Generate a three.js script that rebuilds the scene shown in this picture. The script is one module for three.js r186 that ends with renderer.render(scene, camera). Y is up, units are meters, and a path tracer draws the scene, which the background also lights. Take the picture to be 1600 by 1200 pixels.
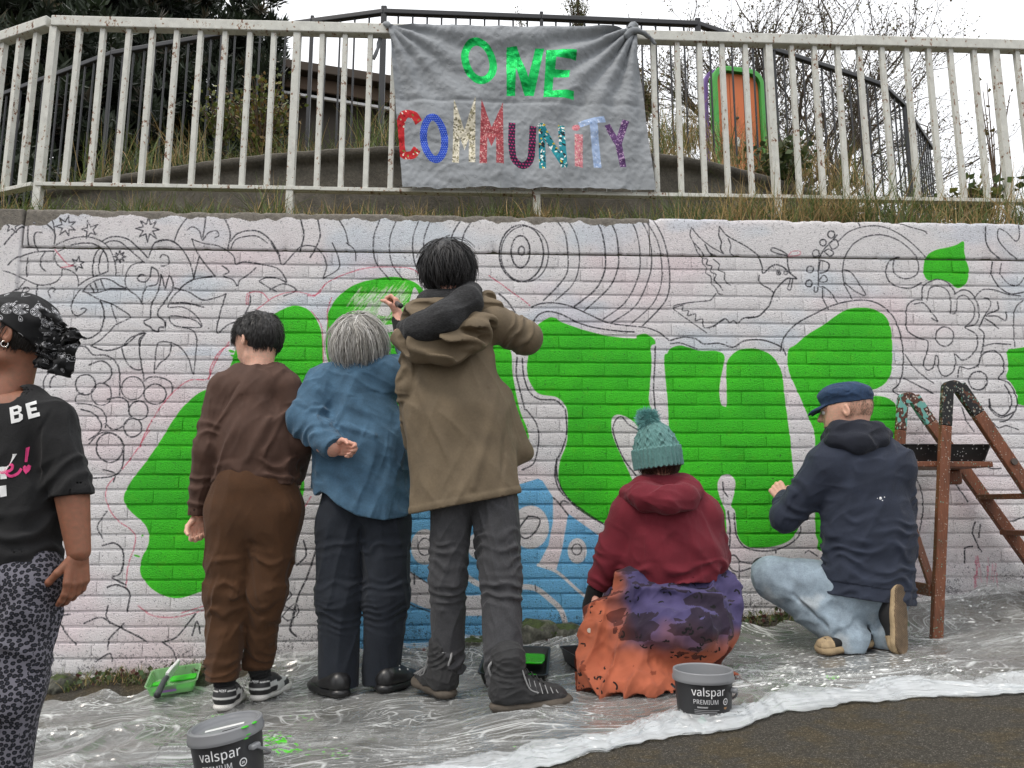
import * as THREE from 'three';
import { mergeGeometries, mergeVertices } from 'three/addons/utils/BufferGeometryUtils.js';
import { RoundedBoxGeometry } from 'three/addons/geometries/RoundedBoxGeometry.js';
import { createNoise3D, createNoise2D, createNoise4D } from 'simplex-noise';

// ---------------------------------------------------------------- camera, sky, sun, exposure
const scene = new THREE.Scene();
const FOC = 1202, D2R = Math.PI / 180;
const camera = new THREE.PerspectiveCamera(2 * Math.atan(600 / FOC) / D2R, 4 / 3, 0.05, 400);
camera.position.set(0, 0.78, 3.72);
camera.rotation.order = 'YXZ';
camera.rotation.set(9.0 * D2R, -2.3 * D2R, 0);
camera.updateMatrixWorld(true);
scene.add(camera);

let seedState = 12345;
const rnd = () => { seedState = (seedState + 0x6d2b79f5) | 0; let t = Math.imul(seedState ^ (seedState >>> 15), 1 | seedState); t = (t + Math.imul(t ^ (t >>> 7), 61 | t)) ^ t; return ((t ^ (t >>> 14)) >>> 0) / 4294967296; };
const rr = (a, b) => a + (b - a) * rnd();
const n3 = createNoise3D(rnd), n2 = createNoise2D(rnd), n4 = createNoise4D(rnd);
const fbm2 = (x, y, o = 4) => { let s = 0, a = 0.5; for (let i = 0; i < o; i++) { s += a * n2(x, y); x *= 2.03; y *= 2.03; a *= 0.5; } return s; };
const fbm3 = (x, y, z, o = 3) => { let s = 0, a = 0.5; for (let i = 0; i < o; i++) { s += a * n3(x, y, z); x *= 2.03; y *= 2.03; z *= 2.03; a *= 0.5; } return s; };
const clamp = (x, a, b) => x < a ? a : x > b ? b : x, lerp = (a, b, t) => a + (b - a) * t;
const sstep = (a, b, x) => { const t = clamp((x - a) / (b - a), 0, 1); return t * t * (3 - 2 * t); };

{ // overcast sky: brighter overhead, faint cloud structure
  const w = 512, h = 256, d = new Float32Array(w * h * 4);
  for (let j = 0; j < h; j++) for (let i = 0; i < w; i++) {
    const el = (j + 0.5) / h * Math.PI - Math.PI / 2, az = i / w * 2 * Math.PI, s = Math.max(0, Math.sin(el));
    const c = fbm3(Math.cos(az) * Math.cos(el) * 2.2, Math.sin(el) * 4, Math.sin(az) * Math.cos(el) * 2.2, 4);
    const L = el < 0 ? 0.45 : (1 + 1.7 * s) / 2.7 * 1.92 * (1 + 0.10 * c);
    const k = (j * w + i) * 4; d[k] = L * 0.985; d[k + 1] = L; d[k + 2] = L * 1.03; d[k + 3] = 1;
  }
  const t = new THREE.DataTexture(d, w, h, THREE.RGBAFormat, THREE.FloatType);
  t.mapping = THREE.EquirectangularReflectionMapping; t.magFilter = THREE.LinearFilter; t.minFilter = THREE.LinearFilter; t.needsUpdate = true;
  scene.background = t; scene.environment = t; scene.backgroundIntensity = 1; scene.environmentIntensity = 1;
}
const sun = new THREE.DirectionalLight(0xfff6ea, 1.5);
sun.position.set(-4.5, 10, 4.2); sun.target.position.set(0, 0.8, 0.6);
sun.castShadow = true; sun.shadow.radius = 28; sun.shadow.mapSize.set(2048, 2048);
Object.assign(sun.shadow.camera, { left: -8, right: 8, top: 8, bottom: -8, near: 1, far: 40 });
scene.add(sun, sun.target);
const renderer = new THREE.WebGLRenderer({ antialias: true });
renderer.toneMapping = THREE.LinearToneMapping;
renderer.toneMappingExposure = 1.03;
renderer.shadowMap.enabled = true;

// ---------------------------------------------------------------- photo pixel (1600 x 1200) -> direction -> place
const V = (x, y, z) => new THREE.Vector3(x, y, z);
const rayOf = (px, py) => V((px - 800) / FOC, (600 - py) / FOC, -1).applyQuaternion(camera.quaternion);
const atZ = (px, py, z) => { const r = rayOf(px, py); return r.multiplyScalar((z - camera.position.z) / r.z).add(camera.position); };
const pix = (p) => { const q = p.clone().applyMatrix4(camera.matrixWorldInverse); return [800 + FOC * q.x / -q.z, 600 - FOC * q.y / -q.z]; };
const GS = 0.083;                                   // the street climbs to the right
const groundY = (x, z) => 0.062 + GS * x + 0.0 * z;
const onGround = (px, py) => { const r = rayOf(px, py), c = camera.position; const t = (groundY(c.x, 0) - c.y) / (r.y - GS * r.x); return r.multiplyScalar(t).add(c); };
// ---------------------------------------------------------------- naming
const taken = {};
const numbered = (n) => { const k = taken[n] = (taken[n] ?? -1) + 1; return k ? n + '_' + String(k).padStart(3, '0') : n; };
const shade = (o) => { o.castShadow = true; o.receiveShadow = true; return o; };
function thing(name, label, category, pos = V(0, 0, 0), group) {
  const o = new THREE.Group(); o.name = numbered(name); o.position.copy(pos); scene.add(o);
  o.userData = { label, category }; if (group) o.userData.group = group;
  return o;
}
function part(name, geo, mat, parent, label) {       // geo is in the parent's axes
  const m = shade(new THREE.Mesh(geo, mat)); m.name = name; parent.add(m);
  if (label) m.userData.label = label;
  return m;
}
const wpart = (name, geo, mat, parent, label) => { geo.translate(-parent.position.x, -parent.position.y, -parent.position.z); return part(name, geo, mat, parent, label); };   // geo in world axes
function setting(name, geo, mat) { const m = shade(new THREE.Mesh(geo, mat)); m.name = name; m.userData.kind = 'structure'; scene.add(m); return m; }

// ---------------------------------------------------------------- textures and materials
const canvas = (w, h) => { const c = document.createElement('canvas'); c.width = w; c.height = h; return c; };
function ctex(c, srgb = true, repeat) { const t = new THREE.CanvasTexture(c); if (srgb) t.colorSpace = THREE.SRGBColorSpace; t.wrapS = t.wrapT = THREE.RepeatWrapping; t.magFilter = THREE.LinearFilter; if (repeat) t.repeat.set(...repeat); return t; }
function dtex(w, h, f, srgb = false) {                // f(x, y) in 0..1, tileable if f is; grey number or [r, g, b] 0..1
  const d = new Uint8Array(w * h * 4);
  for (let j = 0; j < h; j++) for (let i = 0; i < w; i++) { const v = f(i / w, j / h), k = (j * w + i) * 4; for (let c = 0; c < 3; c++) d[k + c] = clamp((v.length ? v[c] : v) * 255, 0, 255); d[k + 3] = 255; }
  const t = new THREE.DataTexture(d, w, h); if (srgb) t.colorSpace = THREE.SRGBColorSpace;
  t.wrapS = t.wrapT = THREE.RepeatWrapping; t.magFilter = THREE.LinearFilter; t.needsUpdate = true; return t;
}
// noise that tiles on the unit square
const tn = (x, y, f, seed = 0) => { const a = x * 2 * Math.PI, b = y * 2 * Math.PI, r = f / (2 * Math.PI); return n4(Math.cos(a) * r + seed, Math.sin(a) * r + seed * 0.7, Math.cos(b) * r - seed, Math.sin(b) * r); };
const rep = (t, u, v = u) => { const c = t.clone(); c.repeat.set(u, v); c.needsUpdate = true; return c; };
const M = (o) => new THREE.MeshStandardMaterial({ roughness: 0.85, ...o });
const P = (o) => new THREE.MeshPhysicalMaterial({ roughness: 0.85, ...o });
const rgb = (r, g, b) => new THREE.Color().setRGB(r, g, b);

// ---------------------------------------------------------------- signed distance shapes
const smin = (a, b, k) => { const h = Math.max(k - Math.abs(a - b), 0) / k; return Math.min(a, b) - h * h * k * 0.25; };
const smax = (a, b, k) => -smin(-a, -b, k);
// tapered capsule from a to b; opt.flat = [axis, factor] squeezes it along an axis (factor < 1 = thinner)
function cone(a, b, ra, rb, opt = {}) {
  const d = b.clone().sub(a), L2 = d.lengthSq() || 1e-9;
  let ax = null, fk = 1;
  if (opt.flat) { ax = opt.flat[0].clone().normalize(); fk = opt.flat[1]; }
  const { x: axx, y: axy, z: axz } = a, { x: dx, y: dy, z: dz } = d;
  return (p) => {
    let x = p.x - axx, y = p.y - axy, z = p.z - axz;
    const t = clamp((x * dx + y * dy + z * dz) / L2, 0, 1);
    x -= dx * t; y -= dy * t; z -= dz * t;
    if (ax) { const n = x * ax.x + y * ax.y + z * ax.z, e = n / fk - n; x += ax.x * e; y += ax.y * e; z += ax.z * e; }
    const r = ra + (rb - ra) * t, l = Math.sqrt(x * x + y * y + z * z) - r;
    return ax ? (l > 0 ? l * Math.min(1, 0.5 + 0.5 * fk) : l * fk) : l;
  };
}
function ellip(c, rx, ry, rz, q) {                    // ellipsoid, optional quaternion
  const qi = q ? q.clone().invert() : null, v = V(0, 0, 0), m = Math.min(rx, ry, rz);
  return (p) => {
    v.set(p.x - c.x, p.y - c.y, p.z - c.z); if (qi) v.applyQuaternion(qi);
    const a = v.x / rx, b = v.y / ry, d = v.z / rz, k0 = Math.sqrt(a * a + b * b + d * d);
    const e = a / rx, f = b / ry, g = d / rz, k1 = Math.sqrt(e * e + f * f + g * g);
    return k1 < 1e-6 ? -m : k0 * (k0 - 1) / k1;
  };
}
const plane = (pt, n) => { n = n.clone().normalize(); return (p) => (p.x - pt.x) * n.x + (p.y - pt.y) * n.y + (p.z - pt.z) * n.z; };   // negative = kept side (behind n)
const union = (k, ...fs) => (p) => { let d = fs[0](p); for (let i = 1; i < fs.length; i++) { const e = fs[i](p); d = e - d > k ? d : d - e > k ? e : smin(d, e, k); } return d; };
const cut = (f, ...planes) => (p) => { let d = f(p); for (const c of planes) d = smax(d, c(p), 0.012); return d; };
// hollow rim: opens a garment near a cut plane so that the edge has thickness
const opened = (f, pl, thick, depth) => (p) => { const d = f(p), s = pl(p); const inner = Math.max(d + thick, -s - depth); return Math.max(d, -inner); };
// folds running round a bone a-b: n per metre, windowed on t
function rings(a, b, freq, amp, t0, t1, seed = 0, tilt = 0.5) {
  const d = b.clone().sub(a), L = d.length(); d.divideScalar(L);
  const side = V(d.y, -d.x, 0.2).normalize();
  return (p) => {
    const x = p.x - a.x, y = p.y - a.y, z = p.z - a.z, s = x * d.x + y * d.y + z * d.z, t = s / L;
    if (t < t0 - 0.05 || t > t1 + 0.05) return 0;
    const w = sstep(t0 - 0.05, t0 + 0.12, t) * (1 - sstep(t1 - 0.12, t1 + 0.05, t));
    const rad = Math.sqrt(Math.max(0, x * x + y * y + z * z - s * s)); if (rad > 0.35) return 0;
    const lat = x * side.x + y * side.y + z * side.z;
    const ph = s * freq + lat * freq * tilt * (n3(seed, s * 3, 1.7)) + 0.55 * n3(p.x * 7 + seed, p.y * 7, p.z * 7);
    const k = 0.55 + 0.45 * n3(p.x * 9 + seed * 3, p.y * 5, p.z * 9);
    const r = 0.5 + 0.5 * Math.cos(ph * 2 * Math.PI);
    return amp * w * k * (Math.pow(r, 1.6) * 1.5 - 0.5);
  };
}
// soft drapery: ridged noise stretched along dir
function drape(dir, amp, across = 9, along = 2.4, seed = 0) {
  dir = dir.clone().normalize();
  const u = Math.abs(dir.y) > 0.9 ? V(1, 0, 0) : V(0, 1, 0); const s = u.clone().cross(dir).normalize(), w = dir.clone().cross(s);
  return (p) => {
    const a = p.x * dir.x + p.y * dir.y + p.z * dir.z, b = p.x * s.x + p.y * s.y + p.z * s.z, c = p.x * w.x + p.y * w.y + p.z * w.z;
    const q = n3(a * along + seed, b * across, c * across), q2 = n3(a * along * 2.1 + seed + 5, b * across * 2.2, c * across * 2.2);
    const r = 1 - Math.sqrt(q * q + 0.012), r2 = 1 - Math.sqrt(q2 * q2 + 0.02);
    return amp * (r * r * r * 1.6 - 0.5 + 0.35 * (r2 * r2 - 0.4));
  };
}
const crease = (a, b, w, amp) => {                    // one fold (amp > 0 ridge, < 0 groove) between two points
  const f = cone(a, b, 0, 0); return (p) => { const d = f(p); return d > 3 * w ? 0 : amp * Math.exp(-d * d / (w * w)); };
};
const folded = (f, ...ds) => (p) => { const d = f(p); if (d > 0.07 || d < -0.07) return d; let s = 0; for (const g of ds) s += g(p); return d - s; };

// naive surface nets on a box; blocks far from the surface are skipped
function meshSDF(f, lo, hi, cell, opt = {}) {
  const B = 6, nx = Math.ceil((hi.x - lo.x) / cell / B) * B + 1, ny = Math.ceil((hi.y - lo.y) / cell / B) * B + 1, nz = Math.ceil((hi.z - lo.z) / cell / B) * B + 1;
  const F = new Float32Array(nx * ny * nz).fill(1), p = V(0, 0, 0), far = cell * B * 0.9 + (opt.margin ?? 0.035);
  const at = (i, j, k) => (k * ny + j) * nx + i;
  const done = new Uint8Array(nx * ny * nz);
  for (let bk = 0; bk < nz - 1; bk += B) for (let bj = 0; bj < ny - 1; bj += B) for (let bi = 0; bi < nx - 1; bi += B) {
    p.set(lo.x + (bi + B / 2) * cell, lo.y + (bj + B / 2) * cell, lo.z + (bk + B / 2) * cell);
    const d0 = f(p);
    const skip = Math.abs(d0) > far;
    for (let k = bk; k <= bk + B; k++) for (let j = bj; j <= bj + B; j++) for (let i = bi; i <= bi + B; i++) {
      const a = at(i, j, k); if (done[a]) continue;
      if (skip) { F[a] = d0; continue; }
      p.set(lo.x + i * cell, lo.y + j * cell, lo.z + k * cell); F[a] = f(p); done[a] = 1;
    }
  }
  // close the box
  for (let k = 0; k < nz; k++) for (let j = 0; j < ny; j++) for (let i = 0; i < nx; i++) if (i === 0 || j === 0 || k === 0 || i === nx - 1 || j === ny - 1 || k === nz - 1) { const a = at(i, j, k); if (F[a] < 0) F[a] = cell * 0.3; }
  const vid = new Int32Array(nx * ny * nz).fill(-1), pos = [], idx = [];
  const C = [[0, 0, 0], [1, 0, 0], [0, 1, 0], [1, 1, 0], [0, 0, 1], [1, 0, 1], [0, 1, 1], [1, 1, 1]];
  const E = [[0, 1], [2, 3], [4, 5], [6, 7], [0, 2], [1, 3], [4, 6], [5, 7], [0, 4], [1, 5], [2, 6], [3, 7]];
  const v = new Float32Array(8);
  for (let k = 0; k < nz - 1; k++) for (let j = 0; j < ny - 1; j++) for (let i = 0; i < nx - 1; i++) {
    let m = 0; for (let c = 0; c < 8; c++) { v[c] = F[at(i + C[c][0], j + C[c][1], k + C[c][2])]; if (v[c] < 0) m |= 1 << c; }
    if (m === 0 || m === 255) continue;
    let x = 0, y = 0, z = 0, n = 0;
    for (const [a, b] of E) { if ((v[a] < 0) === (v[b] < 0)) continue; const t = v[a] / (v[a] - v[b]); x += C[a][0] + (C[b][0] - C[a][0]) * t; y += C[a][1] + (C[b][1] - C[a][1]) * t; z += C[a][2] + (C[b][2] - C[a][2]) * t; n++; }
    vid[at(i, j, k)] = pos.length / 3; pos.push(lo.x + (i + x / n) * cell, lo.y + (j + y / n) * cell, lo.z + (k + z / n) * cell);
  }
  const quad = (a, b, c, d, flip) => { if (a < 0 || b < 0 || c < 0 || d < 0) return; if (flip) idx.push(a, c, b, a, d, c); else idx.push(a, b, c, a, c, d); };
  for (let k = 1; k < nz - 1; k++) for (let j = 1; j < ny - 1; j++) for (let i = 1; i < nx - 1; i++) {
    const s = F[at(i, j, k)] < 0;
    if (s !== F[at(i + 1, j, k)] < 0) quad(vid[at(i, j - 1, k - 1)], vid[at(i, j, k - 1)], vid[at(i, j, k)], vid[at(i, j - 1, k)], !s);
    if (s !== F[at(i, j + 1, k)] < 0) quad(vid[at(i - 1, j, k - 1)], vid[at(i - 1, j, k)], vid[at(i, j, k)], vid[at(i, j, k - 1)], !s);
    if (s !== F[at(i, j, k + 1)] < 0) quad(vid[at(i - 1, j - 1, k)], vid[at(i, j - 1, k)], vid[at(i, j, k)], vid[at(i - 1, j, k)], !s);
  }
  const g = new THREE.BufferGeometry();
  g.setAttribute('position', new THREE.Float32BufferAttribute(pos, 3)); g.setIndex(idx);
  const N = new Float32Array(pos.length), e = cell * 0.45;
  for (let i = 0; i < pos.length; i += 3) {
    const x = pos[i], y = pos[i + 1], z = pos[i + 2];
    const gx = f(p.set(x + e, y, z)) - f(p.set(x - e, y, z)), gy = f(p.set(x, y + e, z)) - f(p.set(x, y - e, z)), gz = f(p.set(x, y, z + e)) - f(p.set(x, y, z - e));
    const l = Math.hypot(gx, gy, gz) || 1; N[i] = gx / l; N[i + 1] = gy / l; N[i + 2] = gz / l;
  }
  g.setAttribute('normal', new THREE.BufferAttribute(N, 3));
  return g;
}
// box-projected uv in metres: triangles are split by the axis they face, so cloth grain keeps its size
function boxUV(g) {
  const ix = g.index ? g.index.array : Uint32Array.from({ length: g.attributes.position.count }, (_, i) => i), P0 = g.attributes.position.array, N0 = g.attributes.normal.array, C0 = g.attributes.color?.array, n = ix.length;
  const P1 = new Float32Array(n * 3), N1 = new Float32Array(n * 3), U = new Float32Array(n * 2), C1 = C0 ? new Float32Array(n * 3) : null;
  for (let t = 0; t < n; t += 3) {
    const [a, b, c] = [ix[t], ix[t + 1], ix[t + 2]];
    const nx = Math.abs(N0[a * 3] + N0[b * 3] + N0[c * 3]), ny = Math.abs(N0[a * 3 + 1] + N0[b * 3 + 1] + N0[c * 3 + 1]), nz = Math.abs(N0[a * 3 + 2] + N0[b * 3 + 2] + N0[c * 3 + 2]);
    for (let q = 0; q < 3; q++) {
      const s = ix[t + q], o = t + q;
      for (let w = 0; w < 3; w++) { P1[o * 3 + w] = P0[s * 3 + w]; N1[o * 3 + w] = N0[s * 3 + w]; if (C1) C1[o * 3 + w] = C0[s * 3 + w]; }
      const x = P0[s * 3], y = P0[s * 3 + 1], z = P0[s * 3 + 2];
      if (nz >= nx && nz >= ny) { U[o * 2] = x; U[o * 2 + 1] = y; } else if (nx >= ny) { U[o * 2] = z + 0.37; U[o * 2 + 1] = y; } else { U[o * 2] = x; U[o * 2 + 1] = z + 0.71; }
    }
  }
  const r = new THREE.BufferGeometry();
  r.setAttribute('position', new THREE.BufferAttribute(P1, 3)); r.setAttribute('normal', new THREE.BufferAttribute(N1, 3)); r.setAttribute('uv', new THREE.BufferAttribute(U, 2));
  if (C1) r.setAttribute('color', new THREE.BufferAttribute(C1, 3));
  return r;
}
function paintVerts(g, f) {                           // vertex colours from f(position) -> [r, g, b] linear
  const p = g.attributes.position, c = new Float32Array(p.count * 3), v = V(0, 0, 0);
  for (let i = 0; i < p.count; i++) { v.fromBufferAttribute(p, i); const q = f(v); c[i * 3] = q[0]; c[i * 3 + 1] = q[1]; c[i * 3 + 2] = q[2]; }
  g.setAttribute('color', new THREE.BufferAttribute(c, 3)); return g;
}
const plainUV = (g) => { if (!g.attributes.uv) g.setAttribute('uv', new THREE.BufferAttribute(new Float32Array(g.attributes.position.count * 2), 2)); return g; };
// a tube of changing radius through points
function strand(pts, r0, r1, sides = 3, closed = false) {
  const n = pts.length, pos = [], nor = [], idx = []; let up = V(0.31, 0.2, 0.93);
  for (let i = 0; i < n; i++) {
    const t = pts[Math.min(n - 1, i + 1)].clone().sub(pts[Math.max(0, i - 1)]).normalize();
    const s = t.clone().cross(up).normalize(); const w = s.clone().cross(t); const r = lerp(r0, r1, i / (n - 1));
    for (let k = 0; k < sides; k++) { const a = k / sides * 2 * Math.PI, c = Math.cos(a), d = Math.sin(a); const nx = s.x * c + w.x * d, ny = s.y * c + w.y * d, nz = s.z * c + w.z * d; pos.push(pts[i].x + nx * r, pts[i].y + ny * r, pts[i].z + nz * r); nor.push(nx, ny, nz); }
  }
  for (let i = 0; i < n - 1; i++) for (let k = 0; k < sides; k++) { const a = i * sides + k, b = i * sides + (k + 1) % sides; idx.push(a, a + sides, b, b, a + sides, b + sides); }
  if (closed) for (let k = 1; k < sides - 1; k++) { idx.push(0, k, k + 1); const o = (n - 1) * sides; idx.push(o, o + k + 1, o + k); }
  const g = new THREE.BufferGeometry(); g.setAttribute('position', new THREE.Float32BufferAttribute(pos, 3)); g.setAttribute('normal', new THREE.Float32BufferAttribute(nor, 3)); g.setIndex(idx); return g;
}
const curvePts = (pts, n = 16) => new THREE.CatmullRomCurve3(pts).getPoints(n);
const box = (x0, x1, y0, y1, z0, z1, r = 0.004) => { const g = new RoundedBoxGeometry(x1 - x0, y1 - y0, z1 - z0, 1, Math.min(r, (x1 - x0) / 2.1, (y1 - y0) / 2.1, (z1 - z0) / 2.1)); g.translate((x0 + x1) / 2, (y0 + y1) / 2, (z0 + z1) / 2); return g; };
// square bar between two points
function bar(a, b, w, h = w, r = 0.003, up = V(0, 0, 1)) {
  const d = b.clone().sub(a), L = d.length(); d.normalize(); const s = d.clone().cross(up).normalize(), u = s.clone().cross(d);
  const g = new RoundedBoxGeometry(w, L, h, 1, r); g.applyMatrix4(new THREE.Matrix4().makeBasis(s, d, u)); const m = a.clone().add(b).multiplyScalar(0.5); g.translate(m.x, m.y, m.z); return g;
}
const merge = (list) => { list = list.map((g) => { plainUV(g); if (!g.index) return g; const q = g.toNonIndexed(); return q; }); for (const g of list) for (const k of Object.keys(g.attributes)) if (!['position', 'normal', 'uv', 'color'].includes(k)) g.deleteAttribute(k); return mergeGeometries(list); };
// ---------------------------------------------------------------- the mural: house paint and charcoal on the wall, drawn in wall metres
const WX0 = -2.75, WX1 = 3.15, WY0 = -0.3, WY1 = 2.26, MC = 2048 / (WX1 - WX0), MH = Math.round((WY1 - WY0) * MC);
const wallUV = (x, y) => [(x - WX0) / (WX1 - WX0), (y - WY0) / (WY1 - WY0)];
const mural = (() => {
  const W = 2048, H = MH, base = canvas(W, H), g = base.getContext('2d');
  const toC = (px, py) => { const p = atZ(px, py, 0); return [(p.x - WX0) * MC, (WY1 - p.y) * MC]; };
  const path = (c, pts, closed, smooth = true) => {
    const q = pts.map(([x, y]) => toC(x, y)), n = q.length; c.beginPath();
    if (!smooth) { q.forEach(([x, y], i) => i ? c.lineTo(x, y) : c.moveTo(x, y)); if (closed) c.closePath(); return; }
    const G = (i) => closed ? q[(i + n) % n] : q[clamp(i, 0, n - 1)];
    c.moveTo(...q[0]);
    for (let i = 0; i < (closed ? n : n - 1); i++) { const a = G(i - 1), b = G(i), d = G(i + 1), e = G(i + 2); c.bezierCurveTo(b[0] + (d[0] - a[0]) / 6, b[1] + (d[1] - a[1]) / 6, d[0] - (e[0] - b[0]) / 6, d[1] - (e[1] - b[1]) / 6, d[0], d[1]); }
    if (closed) c.closePath();
  };
  // off-white masonry paint, slightly pink where an older coat grins through, bluish on the coping
  g.fillStyle = '#e9e4e5'; g.fillRect(0, 0, W, H);
  const img0 = g.getImageData(0, 0, W, H), D = img0.data;
  for (let j = 0; j < H; j++) for (let i = 0; i < W; i++) {
    const x = i / MC, y = WY1 - j / MC, k = (j * W + i) * 4;
    const pk = sstep(-0.05, 0.5, fbm2(x * 0.9 + 3, y * 1.3, 3)) * (y < 2.03 ? 1 : 0.35), bl = sstep(0.0, 0.5, fbm2(x * 1.1 + 40, y * 2.0, 3)) * (y > 1.5 ? 1 : 0.15);
    const m = fbm2(x * 14, y * 14, 3) * 5;
    D[k] = 233 + pk * 3 - bl * 15 + m; D[k + 1] = 230 - pk * 8 - bl * 6 + m; D[k + 2] = 231 - pk * 6 + m;
  }
  g.putImageData(img0, 0, 0);
  const fill = (pts, col, smooth = true) => { path(g, pts, true, smooth); g.fillStyle = col; g.fill(); };
  const GREEN = '#38c60f', BLUE = '#72bbe9', WHITE = '#e6e1e2';
  // blue shape low on the wall, with its white rings and bands
  fill([[556, 935], [585, 850], [615, 760], [640, 690], [656, 688], [700, 700], [780, 745], [812, 757], [841, 748], [848, 752], [864, 777], [864, 815], [857, 852], [841, 883], [869, 892], [878, 860], [888, 803], [941, 841], [932, 885], [912, 940], [908, 990], [860, 1010], [700, 1020], [600, 1030], [556, 1010]], BLUE, false);
  const ring = (x, y, rx, ry, col) => { fill([...Array(16)].map((_, i) => [x + rx * Math.cos(i * Math.PI / 8), y + ry * Math.sin(i * Math.PI / 8)]), col); };
  ring(664, 855, 22, 28, WHITE); ring(748, 853, 18, 21, WHITE); ring(829, 824, 29, 34, WHITE); ring(902, 861, 15, 20, WHITE);
  fill([[618, 876], [640, 892], [672, 912], [722, 930], [770, 928], [808, 926], [816, 934], [806, 942], [770, 960], [722, 962], [672, 953], [640, 940], [618, 932]], WHITE);
  const band = (pts, w) => { path(g, pts, false); g.strokeStyle = WHITE; g.lineCap = 'round'; g.lineJoin = 'round'; g.lineWidth = w; g.stroke(); };
  band([[724, 894], [733, 904], [756, 915], [811, 917], [837, 920], [861, 938], [877, 955], [888, 990]], 9);
  band([[841, 883], [870, 894], [900, 920], [914, 932]], 5);
  // green letters
  const letters = [
    [[430, 490], [455, 478], [470, 479], [485, 487], [497, 505], [503, 530], [504, 600], [500, 680], [476, 732], [473, 775], [440, 860], [332, 916], [310, 926], [285, 934], [262, 933], [240, 922], [224, 905], [219, 890], [222, 872], [232, 850], [232, 832], [225, 818], [207, 802], [197, 790], [194, 775], [205, 752], [228, 722], [250, 690], [272, 655], [290, 632], [313, 613], [345, 600], [360, 572], [372, 540], [400, 510]],
    [[513, 565], [512, 500], [516, 482], [530, 462], [555, 445], [590, 435], [620, 433], [645, 440], [660, 452], [665, 468], [664, 490], [700, 510], [780, 530], [798, 550], [801, 585], [812, 640], [824, 672], [822, 692], [780, 720], [650, 712], [600, 700], [560, 640]],
    [[838, 511], [857, 497], [868, 497], [879, 504], [913, 516], [951, 525], [991, 529], [996, 524], [1009, 522], [1021, 529], [1024, 537], [1017, 542], [1018, 568], [1015, 608], [1014, 627], [1022, 650], [1031, 670], [1033, 760], [1020, 830], [970, 830], [946, 819], [920, 806], [903, 793], [884, 773], [874, 754], [873, 734], [877, 715], [885, 695], [887, 676], [887, 645], [881, 630], [868, 620], [842, 615], [828, 597], [824, 581], [824, 567], [829, 540]],
    [[1038, 565], [1043, 552], [1049, 544], [1063, 540], [1076, 543], [1095, 548], [1116, 548], [1127, 551], [1132, 557], [1131, 568], [1127, 587], [1124, 608], [1126, 629], [1132, 635], [1136, 631], [1135, 587], [1136, 568], [1140, 559], [1151, 549], [1164, 545], [1190, 547], [1210, 560], [1222, 585], [1226, 620], [1234, 680], [1240, 740], [1246, 790], [1247, 816], [1246, 828], [1234, 844], [1208, 854], [1176, 856], [1160, 848], [1152, 832], [1149, 800], [1143, 790], [1148, 768], [1149, 752], [1143, 743], [1135, 741], [1126, 745], [1121, 757], [1124, 775], [1131, 792], [1134, 805], [1134, 851], [1120, 862], [1060, 850], [1040, 800], [1045, 660]],
    [[1232, 548], [1232, 577], [1242, 602], [1256, 634], [1265, 656], [1273, 678], [1274, 720], [1274, 820], [1278, 844], [1290, 862], [1400, 856], [1420, 830], [1429, 790], [1428, 762], [1416, 736], [1402, 712], [1403, 668], [1403, 646], [1399, 632], [1386, 622], [1370, 619], [1356, 621], [1352, 615], [1356, 610], [1370, 607], [1383, 599], [1391, 586], [1394, 567], [1394, 535], [1391, 510], [1383, 494], [1370, 485], [1351, 481], [1326, 483], [1307, 493], [1288, 507], [1262, 523], [1243, 539]],
    [[1505, 378], [1506, 396], [1513, 418], [1513, 431], [1509, 443], [1498, 450], [1489, 445], [1478, 439], [1462, 436], [1451, 438], [1444, 429], [1444, 412], [1449, 399], [1462, 391], [1481, 387], [1494, 383]],
    [[1574, 550], [1585, 545], [1640, 545], [1680, 600], [1640, 632], [1592, 632], [1590, 618], [1582, 602], [1573, 589], [1576, 575]],
  ];
  for (const l of letters) fill(l, GREEN);
  const W2 = '#e4e3e0';
  fill([[955, 660], [959, 650], [969, 648], [985, 655], [1000, 672], [1010, 700], [1010, 760], [992, 755], [980, 732], [966, 703], [957, 680]], W2);
  // brushed-out patch in the second letter, still to be filled in
  g.lineCap = 'round';
  for (let i = 0; i < 420; i++) { const t = rnd(), x = lerp(545, 632, t) + rr(-8, 8), y = lerp(500, 462, t * 0.5 + 0.25) + rr(-24, 30), L = rr(6, 26); const s = sstep(0, 1, rnd());
    if (y < 450 + Math.abs(x - 600) * 0.12 || y > 566) continue;
    g.strokeStyle = `rgba(228,232,222,${0.12 + 0.5 * s * s})`; g.lineWidth = rr(0.8, 3.2); g.beginPath(); g.moveTo(...toC(x, y)); g.lineTo(...toC(x + L * 0.6, y - L * 0.75)); g.stroke(); }
  fill([[538, 520], [560, 490], [590, 470], [607, 466], [600, 480], [570, 520], [545, 545]], 'rgba(230,232,226,0.55)');
  fill([[638, 475], [647, 449], [655, 462], [650, 478], [640, 487], [630, 484]], W2); fill([[590, 490], [600, 470], [612, 462], [612, 486], [605, 494]], W2);
  fill([[594, 508], [640, 505], [640, 516], [600, 520]], W2, false);
  // loose green dabs
  const dab = (x, y, a, b) => { g.fillStyle = GREEN; g.beginPath(); g.ellipse(...toC(x, y), a, b, 0.3, 0, 7); g.fill(); };
  dab(222, 837, 1.5, 1.5); dab(214, 869, 5, 1.3); dab(362, 549, 5, 2); dab(364, 556, 4, 1.6); dab(1140, 878, 2, 2);
  // green paint is thin in places, thick in others
  // ---- charcoal and red chalk
  const chal = canvas(W, H), c = chal.getContext('2d'); c.lineCap = 'round'; c.lineJoin = 'round';
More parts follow.
